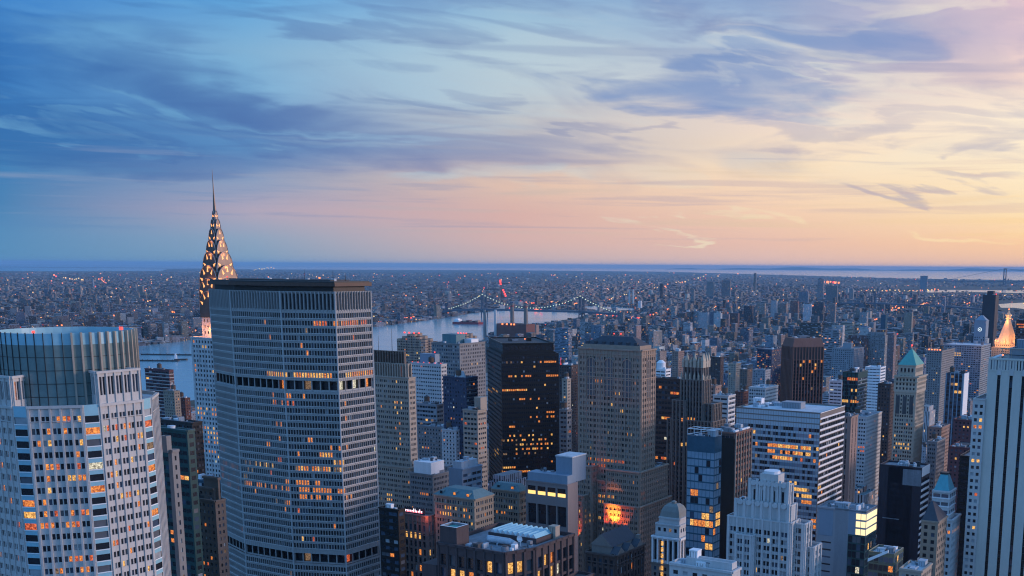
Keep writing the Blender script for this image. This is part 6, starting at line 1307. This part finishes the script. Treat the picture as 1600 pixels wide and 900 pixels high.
for i in range(20):
    f0, f1 = i/20, (i+1)/20; k.rod((2500*f0, 0, TH - (TH-90)*4*f0*(1-f0/2)*.5), (2500*f1, 0, TH - (TH-90)*4*f1*(1-f1/2)*.5), 2., 'blue_steel', 4); k.rod((-900*f0, 0, TH-(TH-70)*f0), (-900*f1, 0, TH-(TH-70)*f1), 2., 'blue_steel', 4)
k.build('cable', rt_)
# two stacks in the river bend
for (px, lb, m_) in ((774, 'slim pale chimney stack on the bank before the lamp-strung bridge', 'white_stone'), (757, 'slim blue-grey chimney stack on the bank, in line with the nearer bridge tower', 'grey_stone')):
    o = pt(px, 484, 4000); k = MB(); k.prism(ngon(0, 0, 6, 14), 0, o[2], m_, top=ngon(0, 0, 4.2, 14)); c_ = k.build('chimney_stack'); c_.location = (o[0], o[1], 0); tag(c_, lb, 'chimney')
for (px, lb) in ((983.5, 'first of a pair of pale stacks among the far streets'), (989.5, 'second of a pair of pale stacks, nearer the housing slabs')):
    o = pt(px, 450, 7600); k = MB(); k.prism(ngon(0, 0, 7, 12), 0, o[2], 'white_stone', top=ngon(0, 0, 5, 12)); k.prism(ngon(0, 0, 5.5, 12), o[2]-8, o[2], 'red_roof'); c_ = k.build('chimney_stack'); c_.location = (o[0], o[1], 0); tag(c_, lb, 'chimney')
def ship(px, py, L_, rz, label, red=True):
    x, y = gnd(px, py); r_ = empty('barge' if red else 'ferry', (x, y, .5), rz, label, 'boat')
    k = MB(); w = L_*.16; hull = [(-L_/2, -w), (L_*.38, -w), (L_/2, 0), (L_*.38, w), (-L_/2, w)]
    k.prism(hull, 0, L_*.05+2, 'red_hull' if red else 'dark_metal'); k.build('hull', r_)
    k = MB(); k.box(-L_*.46, -L_*.3, -w*.8, w*.8, L_*.05+2, L_*.05+12, 'white_paint'); k.box(-L_*.44, -L_*.34, -w*.6, w*.6, L_*.05+12, L_*.05+16, 'white_paint'); k.build('deck_house', r_)
    if red:
        k = MB()
        for i in range(6): k.box(-L_*.24+i*L_*.1, -L_*.24+i*L_*.1+L_*.085, -w*.75, w*.75, L_*.05+2, L_*.05+6+(i % 3)*2, 'pink_brick' if i % 2 else 'maroon')
        k.build('cargo', r_)
    return r_
ship(733, 506.5, 140, -.25, 'long red cargo barge on the river below the lamp-strung bridge')
f_ = ship(283, 563, 34, .25, 'small ferry drawing a white wake across the river', False)
x, y = gnd(282, 563.6); wk = MB(); wk.face([(x, y-3, .62), (x, y+3, .62), (x-130, y+14, .62), (x-190, y-10, .62)], 'wake'); o = wk.build('wake') if 'wake' in MATS else None
if o is None: o = wk.build('wake')
o['kind'] = 'structure'
for (px, py, L_, lb) in ((262, 555, 150, 'long dark finger pier, upper of two reaching into the river'), (248, 564.5, 110, 'long dark finger pier, lower of two reaching into the river')):
    x, y = gnd(px, py); k = MB(); k.box(-L_/2, L_/2, -6, 6, 0, 3.4, 'dark_metal', True)
    for i in range(9): k.rod((-L_/2+L_*i/8, -6.5, 0), (-L_/2+L_*i/8, -6.5, 6), .8, 'dark_metal', 6)
    c_ = k.build('pier'); c_.location = (x, y, 0); c_.rotation_euler = (0, 0, -.05); tag(c_, lb, 'pier')
# crane jib with red lamps beyond the bridge
o = pt(783, 441, 9000); cr_ = empty('tower_crane', (o[0], o[1], 0), 0, 'distant tower crane picked out by bright red lamps', 'crane')
k = MB(); k.rod((0, 0, 0), (0, 0, o[2]), 4, 'dark_metal', 4); k.build('mast', cr_)
k = MB(); k.rod((-20, 0, o[2]-8), (60, 0, o[2]-8), 3, 'dark_metal', 4); k.build('jib', cr_)
for (a, zq) in ((-5, 2), (-5, 14), (-4, -14), (16, -60), (22, -75), (28, -90), (34, -104)):
    k = MB(); k.prism(ngon(a, -5, 7, 8), o[2]+zq-6, o[2]+zq+6, 'lamp_red', bottom=True); k.build('lamp', cr_)

# ================================================================ THE CITY OF SMALL BUILDINGS
m, q, b = newmat('small_facade')                          # windows of the small blocks, by storey and bay, in the wall's own metres
atn = q.node('ShaderNodeAttribute', attribute_name='Col'); att = atn.outputs['Color']; kind = atn.outputs['Alpha']
tco = q.node('ShaderNodeTexCoord').outputs['Object']
geo = q.node('ShaderNodeNewGeometry')
nrm = q.node('ShaderNodeVectorTransform', {0: geo.outputs['Normal']}, vector_type='NORMAL', convert_from='WORLD', convert_to='OBJECT').outputs[0]
sn = q.node('ShaderNodeSeparateXYZ', {0: nrm}); sc_ = q.node('ShaderNodeSeparateXYZ', {0: tco})
ax = q.math('ABSOLUTE', sn.outputs[0]); ay = q.math('ABSOLUTE', sn.outputs[1]); az_ = q.math('ABSOLUTE', sn.outputs[2])
isx = q.math('GREATER_THAN', ax, ay)
uu = q.math('ADD', q.math('MULTIPLY', isx, sc_.outputs[1]), q.math('MULTIPLY', q.math('SUBTRACT', 1., isx), sc_.outputs[0]))
side = q.math('LESS_THAN', az_, .5)
us = q.math('DIVIDE', uu, q.math('ADD', 2.1, q.math('MULTIPLY', kind, 2.4))); vs = q.math('DIVIDE', sc_.outputs[2], q.math('ADD', 3.1, q.math('MULTIPLY', kind, .9)))
fu = q.math('FRACT', us); fv = q.math('FRACT', vs)
bandw = q.math('GREATER_THAN', kind, .72); strip = q.math('LESS_THAN', kind, .22)
wu = q.math('MAXIMUM', bandw, q.math('MULTIPLY', q.math('GREATER_THAN', fu, .3), q.math('LESS_THAN', fu, .76)))
wv = q.math('MAXIMUM', strip, q.math('MULTIPLY', q.math('GREATER_THAN', fv, .3), q.math('LESS_THAN', fv, .76)))
wn = q.math('MULTIPLY', wu, wv)
wn = q.math('MULTIPLY', wn, side)
cell = q.node('ShaderNodeCombineXYZ', {0: q.math('FLOOR', us), 1: q.math('FLOOR', vs), 2: q.math('ADD', q.math('MULTIPLY', isx, 7.3), q.node('ShaderNodeObjectInfo').outputs['Random'])})
rnd = q.node('ShaderNodeTexWhiteNoise', {0: cell.outputs[0]}, noise_dimensions='3D')
islit = q.math('MULTIPLY', q.math('GREATER_THAN', rnd.outputs['Value'], .978), wn)
bigc = q.node('ShaderNodeTexNoise', {'Vector': tco, 'Scale': .12, 'Detail': 5., 'Roughness': .7}).outputs['Fac']
vv = q.math('ADD', .55, q.math('MULTIPLY', bigc, .9))
base = q.mix(1., att, q.node('ShaderNodeCombineColor', {0: vv, 1: vv, 2: vv}).outputs[0], 'MULTIPLY')
q.set(b.inputs['Base Color'], q.mix(wn, base, q.mix(q.math('GREATER_THAN', q.node('ShaderNodeSeparateColor', {0: rnd.outputs['Color']}).outputs[2], .72), (.02, .024, .035, 1), (.22, .26, .32, 1))))
q.set(b.inputs['Roughness'], q.math('SUBTRACT', .85, q.math('MULTIPLY', wn, .5)))
hue = q.node('ShaderNodeSeparateColor', {0: rnd.outputs['Color']})
q.set(b.inputs['Emission Color'], q.mix(hue.outputs[1], (1., .28, .06, 1), (1., .62, .22, 1))); q.set(b.inputs['Emission Strength'], q.math('MULTIPLY', islit, 1.0))
m.cycles.emission_sampling = 'NONE'

PAL = [('grey', (.20, .20, .21)), ('tan', (.24, .21, .18)), ('brown', (.11, .09, .08)), ('red brick', (.14, .075, .065)), ('pale grey', (.38, .39, .41)), ('white', (.55, .57, .6)), ('dark', (.05, .05, .06)), ('pinkish', (.25, .19, .18)), ('blue-grey', (.14, .18, .25)), ('beige', (.38, .33, .27))]
PW = [3, 2.0, 2.4, 2.2, 2.6, 1.3, 2., 1.6, 3.2, 1.1]
ROOFC = [(.10, .11, .12), (.16, .17, .19), (.24, .26, .29), (.42, .46, .52), (.05, .05, .06), (.50, .55, .62), (.34, .37, .42), (.10, .17, .19)]
def fcol(me, cols):
    a = me.color_attributes.new('Col', 'FLOAT_COLOR', 'CORNER'); out = []
    al = [random.Random(int(c_[0]*1e6)).random() for c_ in cols]
    for i, (p, c_) in enumerate(zip(me.polygons, cols)): out += [*c_, al[i]] * p.loop_total
    a.data.foreach_set('color', out)
class CB:
    """boxes with a wall colour and a roof colour"""
    def __init__(s): s.v = []; s.f = []; s.c = []
    def box(s, x0, x1, y0, y1, z0, z1, wc, rc):
        i = len(s.v); s.v += [(x0,y0,z0),(x1,y0,z0),(x1,y1,z0),(x0,y1,z0),(x0,y0,z1),(x1,y0,z1),(x1,y1,z1),(x0,y1,z1)]
        s.f += [(i,i+1,i+5,i+4),(i+1,i+2,i+6,i+5),(i+2,i+3,i+7,i+6),(i+3,i,i+4,i+7),(i+4,i+5,i+6,i+7)]; s.c += [wc]*4+[rc]
    def rot(s, i0, cx_, cy_, a):
        ca, sa = cos(a), sin(a)
        for k in range(i0, len(s.v)): x, y, z_ = s.v[k]; s.v[k] = (cx_ + x*ca - y*sa, cy_ + x*sa + y*ca, z_)
    def build(s, name, parent=None, mat='small_facade'):
        me = bpy.data.meshes.new(name); me.from_pydata(s.v, [], s.f); me.materials.append(M(mat)); fcol(me, s.c); me.update()
        o = bpy.data.objects.new(name, me); COL.objects.link(o); o.parent = parent; return o
def jit(c_, r): k = r.uniform(.75, 1.25); return tuple(min(.8, x*k*r.uniform(.95, 1.05)) for x in c_)
r = random.Random(21)
# candidates on the street grid
cand = []
def hidden(px, y0, y1, hw, Y):
    for (a, b_, yt, HY) in HERO_BOX:
        if HY < Y and px-hw > a+2 and px+hw < b_-2 and y0 > yt+3: return True
    return False
HB_XY = []
def clash(X, Y, rr):
    for (x, y, q_) in HB_XY:
        if (x-X)**2 + (y-Y)**2 < (q_+rr)**2: return True
    return False
for o in list(bpy.data.objects):
    if o.parent is None and o.type == 'EMPTY' and o.get('category') and o.location.y < 3500 and o.name.split('.')[0] not in ('suspension_bridge',):
        rad_ = 14
        for ch in o.children:
            if ch.name.startswith('wall'): rad_ = max(rad_, max(math.hypot(v_[0], v_[1]) for v_ in ch.bound_box))
        HB_XY.append((o.location.x, o.location.y, rad_*.8))
for i in range(len(AVE) - 1):
    for j in range(4, 36):
        x0, x1, y0, y1 = AVE[i]+17, AVE[i+1]-17, st_y(j)+11, st_y(j+1)-11
        for row in (0, 1):
            x = x0
            while x < x1 - 10:
                w = min(r.choice((7.6, 9, 12, 15, 18, 24)), x1-x); ya, yb = (y0, (y0+y1)/2-1) if row == 0 else ((y0+y1)/2+1, y1)
                wx, wy = toworld(x+w/2, (ya+yb)/2); q_ = r.random()
                near = wy < 1700
                h = r.uniform(11, 22) if q_ < .64 else r.uniform(20, 36) if q_ < .92 else r.uniform(36, 56) if q_ < .982 else r.uniform(56, 90)
                if near: h *= 1.25
                cand.append([wx, wy, w-.6, yb-ya, h, GA]); x += w
# looser far blocks on both sides of the river
SL = []
def slab(px, yt, Y, w, d=16, a=None):
    o = pt(px, yt, Y); SL.append([o[0], Y, w, d, o[2], GA if a is None else a])
for px, yt, Y, w in ((1066, 488, 4600, 34), (1076, 487, 4700, 34), (1089, 486, 4700, 40), (1100, 488, 4500, 40), (1112, 487, 4600, 46), (1122, 489, 4500, 30), (1135, 491, 4700, 30), (1148, 489, 4600, 36),
                     (915, 503, 3500, 30), (923, 504, 3400, 30), (934, 508, 3200, 34), (952, 507, 3300, 46), (880, 516, 3000, 44), (960, 480, 6000, 30), (1075, 504, 3700, 26), (1000, 470, 7000, 20), (1034, 443, 9000, 26), (1053, 478, 5800, 26), (1083, 452, 8500, 22), (1110, 440, 9500, 60),
                     (1135, 438, 9500, 80), (1180, 427, 12000, 26), (1283, 436, 9000, 50), (1300, 446, 8600, 90), (1256, 455, 8000, 70), (1331, 451, 9000, 30), (1444, 431, 14000, 90), (1475, 463, 6200, 18), (1210, 470, 5600, 30), (1225, 474, 5300, 30), (1242, 470, 5600, 40), (1262, 475, 5000, 36), (1280, 472, 5400, 50), (1300, 475, 5000, 36), (1190, 474, 5400, 40), (1170, 478, 5000, 40),
                     (1310, 508, 3000, 30), (1325, 505, 3100, 34), (1345, 505, 3100, 26), (1352, 511, 2900, 26), (1268, 508, 3000, 60), (1378, 520, 2500, 24), (1392, 524, 2400, 20), (1370, 524, 2300, 40), (1300, 520, 2500, 40), (1340, 530, 2300, 40), (1350, 488, 4400, 30), (1420, 488, 4300, 30),
                     (615, 483, 6800, 40), (640, 473, 8200, 26), (690, 458, 9500, 40), (700, 455, 9800, 50), (650, 462, 9000, 20), (760, 440, 12000, 20), (180, 480, 6600, 20), (258, 468, 7000, 22), (303, 470, 7500, 20), (220, 447, 9500, 60), (125, 447, 9000, 30), (105, 452, 8500, 60), (165, 449, 9300, 40), (60, 455, 9000, 40), (272, 512, 4600, 26), (145, 436, 12500, 18)):
    slab(px, yt, Y, w)
small = []
for c_ in cand:
    X, Y, w, d, h, a = c_
    if Y < 640: continue
    px, y1 = proj(X, Y, h); _, y0 = proj(X, Y, 0)
    if px < -40 or px > 1640 or y1 > 905: continue
    if any(inpoly(X, Y, W_) for W_ in WATERS): continue
    if (200 < px < 312 and y1 < 615) or (px < 900 and Y > 3300) : continue
    lim = 640 if px < 900 else 585 if Y < 1600 else 0
    if y1 < lim:
        h = HC - (lim + r.uniform(0, 40) - 415) * Y / 1800
        if h < 9: continue
        y1 = proj(X, Y, h)[1]
    rr = math.hypot(w, d)/2
    if clash(X, Y, rr*.75): continue
    hw = rr*1800/Y
    if hidden(px, y1, y0, hw, Y): continue
    small.append([X, Y, w, d, h, a])
def area(c_): return (c_[2]+c_[3])*max(6, c_[4])/(c_[1]**2)
small += SL
small.sort(key=lambda c_: -area(c_))
NIND = 262
HL = [(o, proj(o.location.x, o.location.y, 60)) for o in bpy.data.objects if o.parent is None and o.get('category') and o.get('label') and o.name.split('.')[0] not in ('suspension_bridge', 'harbour_bridge', 'tower_crane', 'pier', 'ferry', 'barge', 'left_dark_tower')]
SHORT = {'crown_tower': 'crown tower', 'octagonal_office_tower': 'eight-sided tower', 'spired_skyscraper': 'needle spire', 'buttressed_office_tower': 'buttressed tan slab', 'hip_roofed_tower': 'hip-roofed tower', 'black_glass_tower': 'black glass tower', 'gothic_crowned_tower': 'gothic crown', 'brown_office_slab': 'dark brown slab', 'blue_glass_tower': 'blue glass tower',
         'brown_pier_tower': 'brown pier tower', 'banded_office_block': 'banded office block', 'stepped_tower': 'white stepped tower', 'vertical_striped_tower': 'black-striped tower', 'black_office_block': 'black office block', 'pyramid_roofed_tower': 'green pyramid tower', 'teal_roofed_tower': 'teal-roofed tower', 'brown_ribbed_tower': 'brown ribbed tower', 'dark_green_tower': 'dark green tower',
         'gilded_pyramid_tower': 'gilded pyramid', 'clock_tower': 'clock tower', 'grey_office_slab': 'grey riverside slab', 'navy_apartment_tower': 'navy tower', 'maroon_striped_tower': 'maroon banded tower', 'riverside_plant': 'riverside power plant', 'distant_dark_tower': 'distant dark tower', 'blue_strip_tower': 'blue-strip tower', 'white_tank_building': 'white tank building', 'wide_apartment_slab': 'wide blue slab'}
used = {}
ORD = ['first', 'second', 'third', 'fourth', 'fifth', 'sixth', 'seventh', 'eighth', 'ninth', 'tenth', 'eleventh', 'twelfth', 'thirteenth', 'fourteenth', 'fifteenth']
recs = []
sm2 = sorted(small[:NIND], key=lambda c_: proj(c_[0], c_[1], c_[4])[0])
for n_, (X, Y, w, d, h, a) in enumerate(sm2):
    ci = r.choices(range(len(PAL)), PW)[0]; cn, cc_ = PAL[ci]; cc_ = jit(cc_, r); rc = jit(r.choice(ROOFC), r)
    px, py = proj(X, Y, h)
    best = min(HL, key=lambda t_: (abs(t_[1][0]-px) + .25*abs(t_[1][1]-py)) if t_[0].name.split('.')[0] in SHORT else 1e9)
    rel = 'beyond' if best[0].location.y < Y else 'before'
    size = 'low' if h < 24 else 'mid-rise' if h < 52 else 'tall' if h < 90 else 'towering'
    form = r.choice(('plain', 'setback', 'tank', 'bulk')) if h < 90 else 'setback'
    fw_ = {'plain': 'flat-roofed', 'setback': 'stepped', 'tank': 'tank-topped', 'bulk': 'penthoused'}[form]
    dist = 'near' if Y < 1300 else 'mid-distance' if Y < 2300 else 'distant' if Y < 4200 else 'far-off'
    sidew = 'left' if px < best[1][0]-25 else 'right' if px > best[1][0]+25 else 'straight'
    lab = f"{size} {cn} {fw_} block {rel}{'' if sidew == 'straight' else ' and ' + sidew + ' of'} the {SHORT[best[0].name.split('.')[0]]}"
    recs.append((X, Y, w, d, h, a, cc_, rc, form, lab, n_))
cnt = {}
for q_ in recs: cnt[q_[9]] = cnt.get(q_[9], 0) + 1
seen = {}
for (X, Y, w, d, h, a, cc_, rc, form, lab, n_) in recs:
    seen[lab] = seen.get(lab, 0) + 1; L2 = lab
    if cnt[lab] > 1: L2 = f"{ORD[min(14, seen[lab]-1)]} from left, {lab}"
    o = empty('city_block_building', (X, Y, 0), a, L2, 'building', 'lesser buildings of the street grid')
    cb = CB(); cb.box(-w/2, w/2, -d/2, d/2, 0, h, cc_, rc)
    t_ = .5; 
    for (xa, xb, yc_, yd) in ((-w/2, w/2, -d/2, -d/2+t_), (-w/2, w/2, d/2-t_, d/2), (-w/2, -w/2+t_, -d/2+t_, d/2-t_), (w/2-t_, w/2, -d/2+t_, d/2-t_)): cb.box(xa, xb, yc_, yd, h+.003, h+1.1, cc_, cc_)
    if form == 'setback':
        i1 = min(w, d)*.16; cb.box(-w/2+i1, w/2-i1, -d/2+i1, d/2-i1, h+.01, h+r.uniform(4, 9), cc_, rc)
    cb.build('wall', o)
    if Y < 3200:
        for k_ in range(3 if form != 'plain' else 2):
            if form == 'setback' and k_ > 0: break
            if form == 'tank' and k_ == 0:
                b_ = MB(); tx, ty = r.uniform(-w*.25, w*.25), r.uniform(-d*.25, d*.25); b_.prism(ngon(tx, ty, 2.1, 10), h+2.4, h+6.2, 'wood', bottom=True); b_.cone(ngon(tx, ty, 2.3, 10), h+6.2, h+7.8, 'roof_dark')
                for q2 in ngon(tx, ty, 1.5, 4): b_.rod((*q2, h), (*q2, h+2.5), .14, 'dark_metal', 4)
                b_.build('water_tank', o); continue
            uw, ud, uh = r.uniform(2.5, max(3, w*.4)), r.uniform(2.5, max(3, d*.4)), r.uniform(2, 5.5)
            if form == 'setback': continue
            b_ = CB(); xx, yy = r.uniform(-w/2+uw/2+.6, w/2-uw/2-.6), r.uniform(-d/2+ud/2+.6, d/2-ud/2-.6); b_.box(xx-uw/2, xx+uw/2, yy-ud/2, yy+ud/2, h+.004, h+uh, jit(r.choice(ROOFC[:6]), r), rc); b_.build('roof_house', o)
rest = CB()
for (X, Y, w, d, h, a) in small[NIND:]:
    cc_ = jit(r.choices(PAL, PW)[0][1], r); rc = jit(r.choice(ROOFC), r); i0 = len(rest.v); rest.box(-w/2, w/2, -d/2, d/2, 0, h, cc_, rc)
    if r.random() < .6: uw, ud = w*r.uniform(.2, .6), d*r.uniform(.2, .6); xx, yy = r.uniform(-.15, .15)*w, r.uniform(-.15, .15)*d; rest.box(xx-uw/2, xx+uw/2, yy-ud/2, yy+ud/2, h+.004, h+r.uniform(2, 7), jit(r.choice(PAL)[1], r), jit(r.choice(ROOFC), r))
    rest.rot(i0, X, Y, a)
# the boroughs beyond: one mass to the horizon, thinning as it goes
parks = [(r.uniform(-6000, 8000), r.uniform(3500, 20000), r.uniform(200, 900)) for _ in range(60)]
N_FAR = 52000; made = 0; tries = 0
while made < N_FAR and tries < 300000:
    tries += 1
    u_ = r.random(); yy = 1.0/(1/2700. + u_*(1/36000. - 1/2700.)); yy = yy if r.random() < .8 else r.uniform(2800, 16000)
    px = r.uniform(-60, 1660); X = (px-CX)/1800*yy; Y = yy
    lx, ly = tolocal(X, Y)
    if AVE[0] < lx < AVE[-1] and ly < 3200: continue
    if Y < 3200 and px < 900: continue
    if any(inpoly(X, Y, W_) for W_ in WATERS) or inpoly(X, Y, OCEAN): continue
    pp = proj(X, Y, 0)
    if 1380 < pp[0] and (448 < pp[1] < 460) and pp[0] > 1400: continue
    if pp[0] > 1548 and 468 < pp[1] < 488: continue
    if pp[0] < 262 and pp[1] < 425: continue
    if any((X-a)**2+(Y-b_)**2 < c_*c_ for a, b_, c_ in parks) and r.random() < .85: continue
    q_ = r.random(); s_ = 1 + Y/14000.
    h = r.uniform(6, 12) if q_ < .70 else r.uniform(11, 20) if q_ < .95 else r.uniform(20, 36) if q_ < .99 else r.uniform(36, 65)
    w, d = r.uniform(8, 26)*s_, r.uniform(8, 22)*s_
    if h > 35: w, d = r.uniform(16, 34), r.uniform(14, 24)
    a = (GA if px > 850 and Y < 8000 else .35 + .6*sin(X*.0004+1)) + r.choice((0, pi/2))
    if Y > 9000: h *= .8
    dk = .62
    if 540 < pp[0] < 1010 and 475 < pp[1] < 585 or 190 < pp[0] < 330 and 525 < pp[1] < 660:
        tx, ty = proj(X, Y, h); g_ = gnd(tx, ty); g2 = gnd(tx, ty + 2)
        if any(inpoly(*g_, W_) or inpoly(*g2, W_) for W_ in WATERS): h = min(h, 8.)
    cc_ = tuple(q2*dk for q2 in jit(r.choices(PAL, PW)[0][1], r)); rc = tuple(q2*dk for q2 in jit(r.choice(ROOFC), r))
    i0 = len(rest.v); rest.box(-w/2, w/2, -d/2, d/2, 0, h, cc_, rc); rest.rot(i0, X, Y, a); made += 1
print('small', len(small), 'far', made)
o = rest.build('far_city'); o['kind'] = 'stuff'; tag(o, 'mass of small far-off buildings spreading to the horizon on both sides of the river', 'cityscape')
# bare winter trees of the parks and river banks, one mass
tm = MB(); r = random.Random(5)
stone('twigs', (.055, .045, .04), .4); stone('bark', (.05, .035, .03), .3)
def clump(x, y, rr, hh, z=0):
    n_ = 7
    for k_ in range(5):
        ang = r.uniform(0, 6.28); q_ = r.uniform(0, rr*.6); cx_, cy_ = x+q_*cos(ang), y+q_*sin(ang); s_ = rr*r.uniform(.35, .7); z0 = z+hh*r.uniform(.2, .5)
        tm.prism(ngon(cx_, cy_, s_*.6, n_, ang), z0, z0+hh*.28, 'twigs', cap=False, top=[(cx_+s_*cos(ang+2*pi*i/n_)*r.uniform(.7, 1.2), cy_+s_*sin(ang+2*pi*i/n_)*r.uniform(.7, 1.2)) for i in range(n_)])
        tm.cone([(cx_+s_*cos(ang+2*pi*i/n_), cy_+s_*sin(ang+2*pi*i/n_)) for i in range(n_)], z0+hh*.28, z0+hh*.6, 'twigs')
for _ in range(1500):
    a, b_, c_ = r.choice(parks); an = r.uniform(0, 6.28); q_ = c_*math.sqrt(r.random()); X, Y = a+q_*cos(an), b_+q_*sin(an)
    if any(inpoly(X, Y, W_) for W_ in WATERS) or Y > 15000 or tolocal(X, Y)[1] < 3250: continue
    clump(X, Y, r.uniform(9, 22), r.uniform(10, 17))
for k_ in range(260):
    f = k_/260; p = gnd(840+f*60+r.uniform(-6, 6), 511-f*7+r.uniform(0, 6)); clump(p[0], p[1], r.uniform(8, 14), r.uniform(6, 9))
o = tm.build('park_trees'); o['kind'] = 'stuff'; tag(o, 'bare winter trees massed in parks along the river bank and beyond', 'trees')

# ---- lamps of the far streets: clusters and strings of small globes on poles too far to see
LM = MB()
def lamp(px, py, s_, m_, z=12):
    x, y = gnd(px, py, z); k_ = s_*y/1800.*.5
    LM.prism(ngon(x, y, k_, 6), z-k_, z+k_, m_, bottom=True)
r = random.Random(77)
LAMPS = ['lamp_orange']*8 + ['lamp_warm']*5 + ['lamp_yellow']*2 + ['lamp_red']*2
for _ in range(1000):
    py = 426 + (r.random()**1.15)*150; px = r.uniform(0, 1600)
    X, Y = gnd(px, py)
    if any(inpoly(X, Y, W_) for W_ in WATERS) or inpoly(X, Y, OCEAN): continue
    if py > 520 and px < 900: continue
    lamp(px, py, r.choice((.8, .9, 1., 1.2, 1.5)), r.choice(LAMPS), r.choice((10, 14, 22)))
for (x0, y0, x1, y1, n_, s_, mm) in ((65, 509, 135, 508, 22, 1.9, ['lamp_orange', 'lamp_red']), (98, 434, 133, 437, 9, 1.7, ['lamp_yellow', 'lamp_warm']), (230, 515, 248, 516, 7, 1.9, ['lamp_warm', 'lamp_orange']), (288, 515, 306, 518, 6, 2., ['lamp_orange', 'lamp_yellow']), (175, 494, 187, 494, 3, 2.2, ['lamp_orange']), (264, 487, 278, 487, 4, 2., ['lamp_orange']),
        (48, 500, 78, 494, 7, 1.8, ['lamp_white', 'lamp_yellow']), (222, 473, 236, 470, 4, 2., ['lamp_warm', 'lamp_orange']), (84, 431, 88, 432, 2, 3.2, ['lamp_orange', 'lamp_red']), (154, 436, 166, 441, 7, 1.6, ['lamp_red', 'lamp_orange']), (395, 421, 430, 419, 9, 1.6, ['lamp_warm', 'lamp_yellow']),
        (620, 497, 650, 497, 5, 2.8, ['lamp_red', 'lamp_orange']), (700, 477, 760, 462, 0, 1., ['lamp_white']), (860, 472, 906, 476, 22, 2., ['lamp_orange', 'lamp_warm']), (812, 472, 840, 476, 10, 2., ['lamp_red', 'lamp_orange', 'lamp_warm']), (835, 483, 848, 486, 6, 2.2, ['lamp_red', 'lamp_orange']), (930, 490, 1000, 497, 20, 2.1, ['lamp_orange', 'lamp_red']), (1000, 496, 1060, 480, 14, 2., ['lamp_orange', 'lamp_red']),
        (1100, 480, 1170, 480, 12, 1.8, ['lamp_orange', 'lamp_warm']), (1285, 440, 1312, 443, 7, 2.8, ['lamp_orange', 'lamp_red']), (1340, 455, 1470, 453, 26, 1.4, ['lamp_orange', 'lamp_warm', 'lamp_yellow']), (1438, 477, 1456, 472, 18, 1.9, ['lamp_orange', 'lamp_warm']), (1385, 480, 1412, 481, 7, 2.1, ['lamp_orange']), (1356, 499, 1374, 499, 7, 1.8, ['lamp_orange']), (1262, 478, 1292, 481, 6, 2.1, ['lamp_warm', 'lamp_orange']), (1480, 461, 1600, 461, 10, 1.6, ['lamp_orange', 'lamp_warm', 'lamp_red']), (1500, 473, 1522, 474, 7, 2., ['lamp_orange']),
        (1553, 512, 1556, 522, 7, 2.6, ['lamp_orange', 'lamp_red']), (1460, 563, 1505, 563, 6, 2.6, ['lamp_orange', 'lamp_warm']), (1546, 483, 1552, 484, 2, 1.8, ['lamp_white']), (1310, 470, 1330, 462, 0, 1., ['lamp_white']), (940, 470, 1100, 432, 30, 1.5, ['lamp_orange', 'lamp_warm', 'lamp_yellow'])):
    for k_ in range(n_):
        f = (k_+r.uniform(.1, .9))/n_; lamp(x0+(x1-x0)*f, y0+(y1-y0)*f+r.uniform(-1.4, 1.4), s_*r.uniform(.7, 1.25), r.choice(mm))
o = LM.build('far_street_lamps'); o['kind'] = 'stuff'; tag(o, 'scattered orange and yellow street lamps glowing across the far city', 'lamps')
